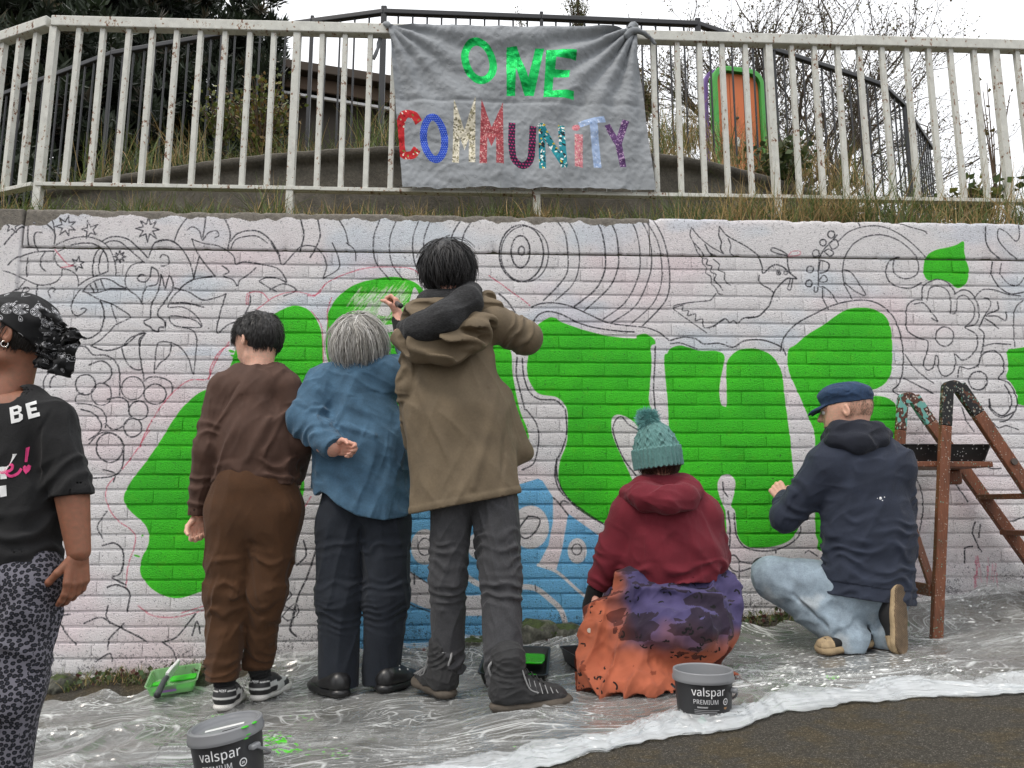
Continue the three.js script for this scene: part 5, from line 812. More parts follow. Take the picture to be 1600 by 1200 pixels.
// ---------------------------------------------------------------- roller trays, brush
function trayGeo(w, d, h, wall = 0.006) {               // open tray with a sloping ramp and a rolled lip
  const s = [];
  const prof = (k) => [[-w / 2 * k, -d / 2 * k], [w / 2 * k, -d / 2 * k], [w / 2 * k, d / 2 * k], [-w / 2 * k, d / 2 * k]];
  const ringAt = (k, y, r) => { const p = []; for (const [cx, cz, a0] of [[1, -1, -90], [1, 1, 0], [-1, 1, 90], [-1, -1, 180]]) for (let i = 0; i <= 4; i++) { const a = (a0 + i * 22.5) * D2R; p.push(V(cx * (w / 2 * k - r) + r * Math.cos(a), y, cz * (d / 2 * k - r) + r * Math.sin(a))); } return p; };
  const rings = [ringAt(0.86, 0, 0.02), ringAt(0.98, h, 0.024), ringAt(1.03, h + 0.002, 0.026), ringAt(1.03, h + 0.006, 0.026), ringAt(0.965, h + 0.004, 0.022), ringAt(0.845, wall, 0.018)];
  const n = rings[0].length, pos = [], idx = []; rings.forEach((r) => r.forEach((p) => pos.push(p.x, p.y, p.z)));
  for (let r = 0; r < rings.length - 1; r++) for (let i = 0; i < n; i++) { const a = r * n + i, b = r * n + (i + 1) % n; idx.push(a, a + n, b, b, a + n, b + n); }
  for (const r of [0, rings.length - 1]) { const c = pos.length / 3; pos.push(0, r ? wall : 0, 0); for (let i = 0; i < n; i++) { const a = r * n + i, b = r * n + (i + 1) % n; if (r) idx.push(a, c, b); else idx.push(a, b, c); } }
  const g = new THREE.BufferGeometry(); g.setAttribute('position', new THREE.Float32BufferAttribute(pos, 3)); g.setIndex(idx); const q = g.toNonIndexed(); q.computeVertexNormals(); return q;
}
const liquid = (w, d, y, thickEdge) => { const s = new THREE.Shape(), n = 40; for (let i = 0; i < n; i++) { const a = i / n * 2 * Math.PI, k = (Math.abs(Math.cos(a)) ** 8 + Math.abs(Math.sin(a)) ** 8) ** (-1 / 8) * (1 + 0.03 * n2(Math.cos(a) * 2, Math.sin(a) * 2)); const x = w / 2 * k * Math.cos(a), z = d / 2 * k * Math.sin(a); if (i) s.lineTo(x, z); else s.moveTo(x, z); } const g = new THREE.ExtrudeGeometry(s, { depth: 0.003, bevelEnabled: true, bevelSize: 0.003, bevelThickness: 0.002, bevelSegments: 2 }); g.rotateX(Math.PI / 2); g.translate(0, y, 0); return g; };
const blackPlastic = M({ color: rgb(0.022, 0.023, 0.024), roughness: 0.42 }), wetGreen = P({ color: rgb(0.035, 0.52, 0.012), roughness: 0.16, clearcoat: 0.4 });
{
  const c = onGround(806, 1062), t = thing('paint_tray', 'black roller tray holding bright green paint behind the hiking boot', 'paint tray', dropTo(c.x, c.z).add(V(0, 0.012, 0))); t.rotation.y = -0.12; t.rotation.x = 0.12;
  part('tray_body', trayGeo(0.27, 0.36, 0.05), blackPlastic, t); const pg = liquid(0.225, 0.17, 0.03); pg.rotateX(-0.1); pg.translate(0, 0.012, -0.06); part('paint', pg, wetGreen, t); const pg2 = liquid(0.2, 0.09, 0.012); pg2.translate(-0.01, 0, 0.09); part('paint', pg2, wetGreen, t);
  const d = onGround(906, 1050), t2 = thing('paint_tray', 'black roller tray mostly hidden beside the orange skirt', 'paint tray', dropTo(d.x + 0.05, d.z - 0.02).add(V(0, 0.012, 0))); t2.rotation.y = 0.2; part('tray_body', trayGeo(0.2, 0.26, 0.05), blackPlastic, t2);
}
{
  const c = onStreet(272, 1078), t = thing('paint_tray', 'clear plastic tray smeared with green paint near the weeds', 'paint tray', dropTo(c.x, c.z).add(V(0, 0.012, 0))); t.rotation.set(0.18, 0.25, 0.05);
  part('tray_body', trayGeo(0.2, 0.2, 0.04), P({ color: rgb(0.55, 0.85, 0.5), transmission: 0.72, roughness: 0.15, thickness: 0 }), t);
  for (const [w, d, x, z] of [[0.16, 0.04, 0, 0.05], [0.1, 0.05, 0.03, -0.05], [0.05, 0.03, -0.06, -0.02]]) { const p = liquid(w, d, 0.012); p.translate(x, 0, z); part('paint', p, wetGreen, t); }
  part('price_sticker', box(-0.045, 0.02, 0.012, 0.036, 0.0905, 0.0925, 0.0006), M({ color: rgb(0.3, 0.14, 0.42) }), t);
  // paint brush lying across it
  const b = thing('paint_brush', 'paint brush with white ferrule and dark grey handle resting on the clear tray', 'paint brush', dropTo(c.x, c.z).add(V(0.0, 0.066, 0.03))); b.rotation.set(0.32, 0.2, 0);
  part('handle', strand([V(-0.03, 0, 0.16), V(-0.026, 0.003, 0.11), V(-0.02, 0.006, 0.05), V(-0.015, 0.006, 0.03)], 0.014, 0.010, 10, true), M({ color: rgb(0.06, 0.065, 0.07), roughness: 0.5 }), b);
  part('ferrule', bar(V(-0.016, 0.006, 0.035), V(-0.004, 0.004, -0.03), 0.042, 0.016, 0.004), M({ color: rgb(0.72, 0.73, 0.72), roughness: 0.4 }), b);
  part('bristles', bar(V(-0.004, 0.004, -0.029), V(0.008, 0.0, -0.085), 0.046, 0.015, 0.006), M({ color: rgb(0.78, 0.8, 0.76), roughness: 0.7 }), b);
}
// ---------------------------------------------------------------- wooden step ladder with a black tray on its top
{
  const wood = dtex(512, 512, (x, y) => { const gr = tn(x * 1, y * 0.12, 60, 2), b = tn(x, y, 4, 6); const sp = tn(x, y, 48, 9) > 0.62; if (sp) return tn(x, y, 6, 12) > 0.1 ? [0.42, 0.68, 0.62] : [0.72, 0.7, 0.66]; const v = 0.45 + 0.08 * gr + 0.06 * b; return [v, v * 0.60, v * 0.40]; }, true);
  const woodMat = M({ map: wood, roughness: 0.62, bumpMap: rep(wood, 1), bumpScale: 0.001 });
  const tealTop = M({ map: dtex(256, 256, (x, y) => { const a = tn(x, y, 10, 3), b = tn(x, y, 24, 6); return a > 0.12 ? [0.42, 0.66, 0.62] : b > 0.3 ? [0.74, 0.72, 0.68] : b < -0.35 ? [0.1, 0.1, 0.1] : [0.36, 0.21, 0.15]; }, true), roughness: 0.6 });
  const darkTop = M({ map: dtex(256, 256, (x, y) => { const a = tn(x, y, 9, 13), b = tn(x, y, 26, 16); return b > 0.42 ? [0.6, 0.6, 0.56] : a > -0.15 ? [0.08, 0.08, 0.085] : b < -0.3 ? [0.42, 0.62, 0.58] : [0.34, 0.2, 0.14]; }, true), roughness: 0.6 });
  const zn = 0.46, zf = 0.1, topN = atZ(1484, 600, zn), foot = atZ(1463, 1003, zn), mid = atZ(1597, 764, zn);
  const lad = thing('step_ladder', 'brown wooden step ladder splashed with teal and white paint beside the kneeling person', 'ladder', V(topN.x, streetY(topN.x, 0.3), 0.28));
  const uvs = (g, s = 2.2) => { g = boxUV(g); const u = g.attributes.uv; flakeShift += 0.31; for (let i = 0; i < u.count; i++) u.setXY(i, u.getX(i) * s + flakeShift, u.getY(i) * s * 0.8); return g; };
  const dirS = mid.clone().sub(topN).normalize();
  const slantFoot = topN.clone().addScaledVector(dirS, (topN.y - 0.27) / -dirS.y);
  for (const [z, topMat] of [[zn, darkTop], [zf, tealTop]]) {
    const T = V(topN.x - 0.012, topN.y, z), F = V(foot.x, streetY(foot.x, z) + 0.006, z), S = V(slantFoot.x, streetY(slantFoot.x, z) + 0.006, z), T2 = V(topN.x + 0.03, topN.y + 0.006, z);
    const cutL = T.clone().lerp(F, 0.17), cutS = T2.clone().addScaledVector(dirS, 0.16);
    const zo = z + (z > 0.3 ? 0.0025 : -0.0025);
    wpart('front_leg', uvs(bar(cutL, F, 0.046, 0.03, 0.005)), woodMat, lad); wpart('stile', uvs(bar(cutS, V(S.x, S.y, zo), 0.056, 0.03, 0.005)), woodMat, lad);
    wpart('painted_end', uvs(bar(T.clone().add(V(0, -0.012, 0)), cutL.clone().add(V(0, -0.001, 0)), 0.047, 0.031, 0.005), 3), topMat, lad); wpart('painted_end', uvs(bar(T2.clone().addScaledVector(dirS, 0.015), cutS, 0.057, 0.0315, 0.005), 3), topMat, lad);
    const cap = new THREE.CylinderGeometry(0.036, 0.036, 0.0325, 18); cap.rotateX(Math.PI / 2); cap.scale(1.1, 0.75, 1); cap.translate((T.x + T2.x) / 2, T.y - 0.012, z); wpart('painted_end', uvs(cap.index ? cap : cap, 3), topMat, lad);
    const bolt = new THREE.CylinderGeometry(0.014, 0.014, 0.012, 14); bolt.rotateX(Math.PI / 2); const bp = T2.clone().addScaledVector(dirS, 0.405); bolt.translate(bp.x, bp.y, z + (z > 0.3 ? 0.02 : -0.02)); wpart('bolt', bolt, M({ color: rgb(0.12, 0.1, 0.09), metalness: 0.6, roughness: 0.5 }), lad);
  }
  // rear brace, cross rail and treads
  const yAt = (py, px) => atZ(px, py, zn).y;
  const B0 = atZ(1418, 800, 0.24), B1 = atZ(1456, 915, 0.42); wpart('brace', uvs(bar(B0, B1, 0.036, 0.018, 0.004)), woodMat, lad);
  const cr = atZ(1440, 917, 0.3); wpart('cross_rail', uvs(bar(V(foot.x + 0.006, cr.y, zf + 0.018), V(foot.x + 0.006, cr.y, zn - 0.018), 0.02, 0.05, 0.004, V(0, 1, 0))), woodMat, lad);
  for (const py of [775, 836, 898, 958]) { const y = yAt(py, 1560) + 0.0, k = (topN.y - y) / -dirS.y, x = topN.x + 0.03 + dirS.x * k; wpart('tread', uvs(box(x - 0.035, x + 0.06, y - 0.012, y + 0.012, zf + 0.0165, zn - 0.0165, 0.004)), woodMat, lad); }
  const yp = yAt(722, 1500), xl = atZ(1432, 722, zn).x, xr = atZ(1556, 722, zn).x;
  wpart('platform', uvs(box(xl, xr, yp - 0.02, yp + 0.004, zf + 0.017, zn - 0.018, 0.004)), woodMat, lad);
  wpart('bracket', uvs(box(atZ(1481, 735, 0.3).x, atZ(1520, 735, 0.3).x, yp - 0.09, yp - 0.021, 0.2, 0.225, 0.012)), woodMat, lad);
  const tr = thing('paint_tray', 'long black metal tray flecked with white paint on top of the step ladder', 'paint tray', V((xl + xr) / 2, yp + 0.006, 0.28));
  const trm = M({ map: dtex(256, 256, (x, y) => tn(x, y, 16, 4) + 0.5 * tn(x, y, 50, 2) > 0.72 ? [0.8, 0.8, 0.8] : [0.11, 0.11, 0.115], true), roughness: 0.4 });
  const tg = trayGeo(xr - xl + 0.07, 0.26, 0.07); tg.setAttribute('uv', new THREE.BufferAttribute(new Float32Array(tg.attributes.position.count * 2).map((_, i) => tg.attributes.position.array[(i >> 1) * 3 + (i & 1)] * 4), 2)); part('tray_body', tg, trm, tr);
}
// ---------------------------------------------------------------- people: bodies, clothes, hair, hands
const fab = (f1, f2, amp = 1) => dtex(512, 512, (x, y) => 0.5 + amp * (0.2 * tn(x, y, f1, 3) + 0.2 * tn(x, y, f2, 8) + 0.06 * Math.sin(x * 2 * Math.PI * 180) + 0.06 * Math.sin(y * 2 * Math.PI * 180)));
const weave = fab(40, 150), fluff = fab(24, 90, 1.3);
const wornTex = (r, g, b, v1, v2, f = 5) => dtex(512, 512, (x, y) => { const k = 1 + v1 * tn(x, y, f, 2) + v2 * tn(x, y, 34, 5) + v2 * 0.8 * tn(x, y, 130, 9) + 0.05 * Math.sin((x + y) * 2 * Math.PI * 120); return [r * k, g * k, b * k]; }, true);
const cloth = (tex, o = {}) => P({ map: rep(tex, o.u ?? 3), bumpMap: rep(o.bump ?? weave, o.bu ?? 9), bumpScale: o.bs ?? 0.0016, roughness: o.rough ?? 0.92, sheen: o.sheen ?? 0.25, sheenRoughness: 0.6, sheenColor: rgb(0.6, 0.6, 0.6), vertexColors: !!o.vc, side: THREE.DoubleSide });
const skinTex = (r, g, b) => dtex(256, 256, (x, y) => { const k = 1 + 0.05 * tn(x, y, 9, 2) + 0.04 * tn(x, y, 60, 4), red = 0.05 * tn(x, y, 14, 7); return [r * (k + red), g * k, b * k]; }, true);
const skinMat = (r, g, b) => P({ map: rep(skinTex(r, g, b), 6), bumpMap: rep(fluff, 16), bumpScale: 0.0006, roughness: 0.52, sheen: 0.15, sheenColor: rgb(0.8, 0.5, 0.4) });
const skinLight = skinMat(0.83, 0.62, 0.54), skinFair = skinMat(0.85, 0.66, 0.57), skinBrown = skinMat(0.55, 0.36, 0.27);
const UPV = V(0, 1, 0);
const frameQ = (fwd, up = UPV) => { const f = fwd.clone().normalize(), r = up.clone().cross(f).normalize(), u = f.clone().cross(r); return new THREE.Quaternion().setFromRotationMatrix(new THREE.Matrix4().makeBasis(r, u, f)); };
// chain of cones through [point, radius] pairs
const chain = (list, opt) => list.slice(1).map((b, i) => cone(list[i][0], b[0], list[i][1], b[1], opt));
function boundsOf(pts, pad) { const lo = V(1e9, 1e9, 1e9), hi = V(-1e9, -1e9, -1e9); for (const [p, r] of pts) { lo.min(p.clone().subScalar(r + pad)); hi.max(p.clone().addScalar(r + pad)); } return [lo, hi]; }
const near = (f, c, R) => (p) => { const d = Math.hypot(p.x - c.x, p.y - c.y, p.z - c.z) - R; return d > 0.06 ? d : f(p); };
function headSDF(c, q, h) {
  const L = (x, y, z) => V(x * h, y * h, z * h).applyQuaternion(q).add(c), S = (x, y, z, r1, r2, r3) => ellip(L(x, y, z), r1 * h, r2 * h, r3 * h, q);
  const skull = S(0, 0.09, -0.04, 0.345, 0.405, 0.425), face = S(0, -0.14, 0.12, 0.265, 0.34, 0.30), jaw = union(0.03 * h, cone(L(-0.2, -0.3, 0.02), L(0, -0.42, 0.24), 0.075 * h, 0.075 * h), cone(L(0.2, -0.3, 0.02), L(0, -0.42, 0.24), 0.075 * h, 0.075 * h));
  const nose = union(0.03 * h, cone(L(0, 0.06, 0.39), L(0, -0.09, 0.475), 0.035 * h, 0.05 * h), cone(L(-0.05, -0.1, 0.42), L(0.05, -0.1, 0.42), 0.035 * h, 0.035 * h)), brow = cone(L(-0.15, 0.09, 0.35), L(0.15, 0.09, 0.35), 0.05 * h, 0.05 * h), lips = union(0.01 * h, S(0, -0.225, 0.395, 0.085, 0.022, 0.03), S(0, -0.262, 0.385, 0.075, 0.026, 0.032));
  const ear = (s) => { const o = ellip(L(s * 0.355, -0.03, -0.04), 0.032 * h, 0.125 * h, 0.075 * h, q.clone().multiply(eul(0.2, s * -0.45, s * 0.08))), d = ellip(L(s * 0.385, -0.01, -0.025), 0.022 * h, 0.075 * h, 0.04 * h, q.clone().multiply(eul(0.2, s * -0.45, 0))); return (p) => smax(o(p), -d(p), 0.012 * h); };
  const e1 = ear(-1), e2 = ear(1), s1 = S(-0.135, 0.02, 0.405, 0.075, 0.04, 0.06), s2 = S(0.135, 0.02, 0.405, 0.075, 0.04, 0.06);
  const base = union(0.1 * h, skull, face, jaw);
  return { L, f: (p) => { let d = smin(base(p), brow(p), 0.06 * h); d = smin(d, nose(p), 0.04 * h); d = smax(d, -s1(p), 0.03 * h); d = smax(d, -s2(p), 0.03 * h); d = smin(d, lips(p), 0.02 * h); return Math.min(smin(d, e1(p), 0.03 * h), smin(d, e2(p), 0.03 * h)); } };
}
// hand: wrist, direction of the fingers, direction the palm faces, thumb side (+1 / -1), length, curl of the fingers (0..1.6 rad per joint)
function handSDF(w, dir, palm, side, Ln, curl = 0.5, spread = 0.06, thumbCurl = 0.4) {
  const y = dir.clone().normalize(), n = palm.clone().addScaledVector(y, -palm.dot(y)).normalize(), s = y.clone().cross(n).multiplyScalar(side), fs = [], B = [];
  const at = (a, b, c) => w.clone().addScaledVector(y, a * Ln).addScaledVector(s, b * Ln).addScaledVector(n, c * Ln);
  fs.push(cone(w.clone().addScaledVector(y, -0.3 * Ln), at(0.08, 0, 0), 0.15 * Ln, 0.155 * Ln, { flat: [n, 0.74] }));
  const offs = [0.165, 0.058, -0.05, -0.15], lens = [0.44, 0.49, 0.45, 0.35], rad = [0.056, 0.058, 0.054, 0.047];
  for (let i = 0; i < 4; i++) {
    const kn = at(0.47 - Math.abs(i - 1) * 0.02, offs[i], -0.02); fs.push(cone(at(0.06, offs[i] * 0.6, 0), kn, 0.098 * Ln, 0.075 * Ln, { flat: [n, 0.85] }));
    let d = y.clone().addScaledVector(s, spread * (1.5 - i)).normalize(), p = kn; const cu = Array.isArray(curl) ? curl[i] : curl;
    for (const [k, l] of [[0.75, 0.46], [1.15, 0.31], [0.8, 0.23]]) { d = d.clone().applyAxisAngle(y.clone().cross(n).normalize(), cu * k).normalize(); const q = p.clone().addScaledVector(d, lens[i] * l * Ln); fs.push(cone(p, q, rad[i] * Ln * (l > 0.4 ? 1.05 : l > 0.3 ? 1 : 0.93), rad[i] * Ln * (l > 0.4 ? 0.98 : l > 0.3 ? 0.92 : 0.78))); B.push([q, 0.02]); p = q; }
  }
  let d = y.clone().multiplyScalar(0.72).addScaledVector(s, 0.62).addScaledVector(n, 0.3).normalize(), p = at(0.1, 0.12, 0.03);
  for (const [l, r0, r1] of [[0.25, 0.092, 0.068], [0.2, 0.066, 0.06], [0.16, 0.058, 0.044]]) { const q = p.clone().addScaledVector(d, l * Ln); fs.push(cone(p, q, r0 * Ln, r1 * Ln)); p = q; d = d.clone().addScaledVector(n, thumbCurl * 0.8).addScaledVector(s, -thumbCurl * 0.75).normalize(); B.push([q, 0.02]); }
  const palmF = union(0.03 * Ln, ...fs.slice(0, 2)); B.push([w, 0.06], [at(0.5, 0.2, 0), 0.03], [at(0.5, -0.2, 0), 0.03]);
  const f = (pt) => { let v = fs[0](pt); for (let i = 1; i < fs.length; i++) { const e = fs[i](pt); v = smin(v, e, 0.028 * Ln); } return v; };
  return { f, box: boundsOf(B, 0.012) };
}
function nails() { }
// a person: body parts first (joined to one mesh), then clothing as children
function person(label, basePt) { return thing('person', label, 'person', basePt); }
function bodyMesh(grp, skel, heads, hands, mat, extra = []) {
  const gs = []; const fs = skel.map(([a, b, ra, rb, o]) => cone(a, b, ra, rb, o)); const f = union(0.05, ...fs);
  const [lo, hi] = boundsOf(skel.flatMap(([a, b, ra, rb]) => [[a, ra], [b, rb]]), 0.02); gs.push(meshSDF(f, lo, hi, 0.012));
  for (const h of heads) gs.push(meshSDF(h.f, h.lo, h.hi, 0.0042));
  for (const h of hands) gs.push(meshSDF(h.f, h.box[0], h.box[1], 0.0028));
  for (const e of extra) gs.push(e);
  return wpart('body', merge(gs.map(boxUV)), mat, grp);
}
const withNeck = (H, c, h, neckTo, r) => { const nk = cone(H.L(0, -0.22, -0.1), neckTo, r * 0.92, r * 1.15); return { f: union(0.03, H.f, nk), lo: c.clone().subScalar(h * 0.62).min(neckTo.clone().subScalar(0.03)).add(V(0, 0.0, 0)), hi: c.clone().addScalar(h * 0.62) }; };
const stub = ([hi, lo]) => [hi, [lo[0], lo[0].clone().lerp(lo[1], 0.84), lo[2], lerp(lo[2], lo[3], 0.84)]];
const shrink = (list, k, min = 0.018) => list.map(([a, b, ra, rb, o]) => [a, b, Math.max(min, ra * k), Math.max(min, rb * k), o]);
const garment = (name, f, pts, cell, mat, grp, pad = 0.05, vc, label) => { const [lo, hi] = boundsOf(pts, pad); let g = meshSDF(f, lo, hi, cell); if (vc) paintVerts(g, vc); return wpart(name, boxUV(g), mat, grp, label); };
const bpts = (list) => list.flatMap(([a, b, ra, rb]) => [[a, ra], [b, rb]]);
const cones = (list) => list.map(([a, b, ra, rb, o]) => cone(a, b, ra, rb, o));
// faces: eyes, brows, lips as small parts of the body
function faceParts(body, grp, H, h, q, brow, lip) {
  const back = (g) => { g.translate(-grp.position.x, -grp.position.y, -grp.position.z); return g; };
  for (const s of [-1, 1]) { const e = new THREE.SphereGeometry(0.052 * h, 16, 12); e.translate(...H.L(s * 0.135, 0.018, 0.352).toArray()); part('eye', back(e), M({ color: rgb(0.7, 0.68, 0.65), roughness: 0.25 }), body); const i = new THREE.SphereGeometry(0.026 * h, 12, 8); i.translate(...H.L(s * 0.135, 0.018, 0.383).toArray()); part('iris', back(i), M({ color: rgb(0.03, 0.018, 0.01), roughness: 0.2 }), body); const b = strand(curvePts([H.L(s * 0.07, 0.105, 0.395), H.L(s * 0.15, 0.125, 0.385), H.L(s * 0.215, 0.095, 0.335)], 6), 0.014 * h, 0.008 * h, 6); part('eyebrow', back(b), M({ color: brow }), body); }
  const l = strand(curvePts([H.L(-0.085, -0.242, 0.385), H.L(0, -0.238, 0.418), H.L(0.085, -0.242, 0.385)], 8), 0.02 * h, 0.02 * h, 6); part('lips', back(l), M({ color: lip, roughness: 0.45 }), body);
}
// strands of hair laid over a skull; o: n, len, whorl (local dir), thick (m), drop, curl, cols
function hairOn(c, q, h, o) {
  const rx = 0.355 * h, ry = 0.415 * h, rz = 0.435 * h, off = V(0, 0.09 * h, -0.04 * h), qi = q.clone().invert(), g0 = V(0, -1, 0).applyQuaternion(qi), wh = (o.whorl ?? V(0, 0.85, -0.5)).clone().normalize(), gs = [];
  for (let i = 0; i < o.n; i++) {
    let d; for (let k = 0; k < 50; k++) { d = V(rr(-1, 1), rr(-1, 1), rr(-1, 1)).normalize(); if (o.region(d)) break; }
    const layer = 1 + rr(0.0, o.thick / rx), L = o.len * rr(0.7, 1.1), n = o.seg ?? 9, pts = []; let p = V(d.x * rx, d.y * ry, d.z * rz).multiplyScalar(lerp(1, layer, 0.4)); const ph = rr(0, 6.28), tw = rr(-1, 1);
    for (let k = 0; k <= n; k++) {
      pts.push(p.clone().add(off).applyQuaternion(q).add(c));
      const qn = V(p.x / rx, p.y / ry, p.z / rz), m = qn.length(), nrm = V(p.x / rx / rx, p.y / ry / ry, p.z / rz / rz).normalize();
      let t = qn.clone().normalize().sub(wh.clone().multiplyScalar(1.0)); t.addScaledVector(g0, o.drop * (0.5 + k / n)); if (o.part) t.x += Math.sign(p.x - 0.0) * o.part; t.add(V(Math.sin(ph + k * 0.9), Math.cos(ph * 1.7 + k * 0.8), Math.sin(ph * 2.3 + k)).multiplyScalar(o.curl)); if (o.bias) t.addScaledVector(o.bias, 1);
      if (m < layer * 1.35) t.addScaledVector(nrm, -t.dot(nrm)); else t.addScaledVector(g0, 0.8);
      t.normalize(); p = p.clone().addScaledVector(t, L / n); if (o.flick) p.addScaledVector(nrm, o.flick * (k / n) * L / n);
      const m2 = V(p.x / rx, p.y / ry, p.z / rz).length(), target = lerp(1.0, layer, Math.min(1, 0.3 + k / n * 1.2)); if (m2 < target) p.multiplyScalar(target / m2);
    }
    const g = strand(pts, o.r, o.r * 0.35, 4), col = o.cols[(rnd() * o.cols.length) | 0], kk = rr(0.75, 1.25), cc = new Float32Array(g.attributes.position.count * 3); for (let k = 0; k < cc.length; k += 3) { cc[k] = col[0] * kk; cc[k + 1] = col[1] * kk; cc[k + 2] = col[2] * kk; } g.setAttribute('color', new THREE.BufferAttribute(cc, 3)); gs.push(g);
  }
  return mergeGeometries(gs);
}
const hairMat = P({ vertexColors: true, roughness: 0.5, anisotropy: 0.0, sheen: 0.2, sheenColor: rgb(0.5, 0.5, 0.5) });
function hairCap(c, q, h, keep, grow, col, cell = 0.005) { const e = ellip(V(0, 0.09 * h, -0.04 * h).applyQuaternion(q).add(c), 0.35 * h + grow, 0.41 * h + grow, 0.43 * h + grow, q), qi = q.clone().invert(), v = V(0, 0, 0); const f = (p) => { v.copy(p).sub(c).applyQuaternion(qi).divideScalar(h); return smax(e(p), keep(v) * h, 0.02) - 0.0025 * n3(p.x * 60, p.y * 30, p.z * 60); }; const g = meshSDF(f, c.clone().subScalar(h * 0.62), c.clone().addScalar(h * 0.62), cell); return paintVerts(g, () => col); }
// shoes: heel point on the ground, heading, length, parts as parameters
function shoeSDF(p0, dir, L, o) {
  const d = dir.clone(); d.y = 0; d.normalize(); if (o.pitch) d.y = o.pitch; d.normalize(); const s = d.clone().cross(UPV).normalize(), u = s.clone().cross(d), at = (a, y, b = 0) => p0.clone().addScaledVector(d, a * L).addScaledVector(u, y).addScaledVector(s, b);
  const W = o.w, H = o.h, up = [cone(at(0.14, H * 0.55 + 0.012), at(0.42, H * 0.5 + 0.012), W * 0.42, W * 0.46), cone(at(0.42, H * 0.46), at(0.78, H * 0.36), W * 0.47, W * 0.44, { flat: [u, 0.85] }), cone(at(0.2, H * 0.9), at(0.62, H * 0.5), W * 0.34, W * 0.3)];
  if (o.shaft) up.push(cone(at(0.16, H * 0.6), at(0.15 + (o.lean ?? 0), o.shaft), W * 0.43, W * 0.5), cone(at(0.24, H * 0.9), at(0.22 + (o.lean ?? 0), o.shaft), W * 0.42, W * 0.46));
  const th = o.sole, gp = plane(at(0, 0), u.clone().negate()), topCut = plane(at(0, th), u.clone().negate());
  const upper = (p) => Math.max(union(0.03, ...up)(p), topCut(p) - 0.004);
  const soleShape = union(0.03, cone(at(0.13, th * 0.5), at(0.45, th * 0.5), W * 0.40, W * 0.38, { flat: [u, th / W * 1.5] }), cone(at(0.45, th * 0.5), at(0.76, th * 0.5), W * 0.38, W * 0.46, { flat: [u, th / W * 1.5] }), cone(at(0.74, th * 0.5), at(0.86, th * 0.5 + 0.004), W * 0.46, W * 0.38, { flat: [u, th / W * 1.5] }));
  const sole = (p) => { const w = o.wave ? o.wave * Math.sin(((p.x - p0.x) * d.x + (p.z - p0.z) * d.z) * 42 + 1) : 0; return smax(smax(soleShape(p) - 0.002, gp(p), 0.003), -topCut(p) - (o.over ?? 0.006) - w, 0.004); };
  const lo = at(0, 0).min(at(1.05, 0)).min(at(0.3, (o.shaft ?? H) + 0.03)).subScalar(W * 0.75), hi = at(0, 0).max(at(1.05, 0)).max(at(0.3, (o.shaft ?? H) + 0.05)).addScalar(W * 0.75); return { upper, sole, lo, hi, at, d, s, u };
}
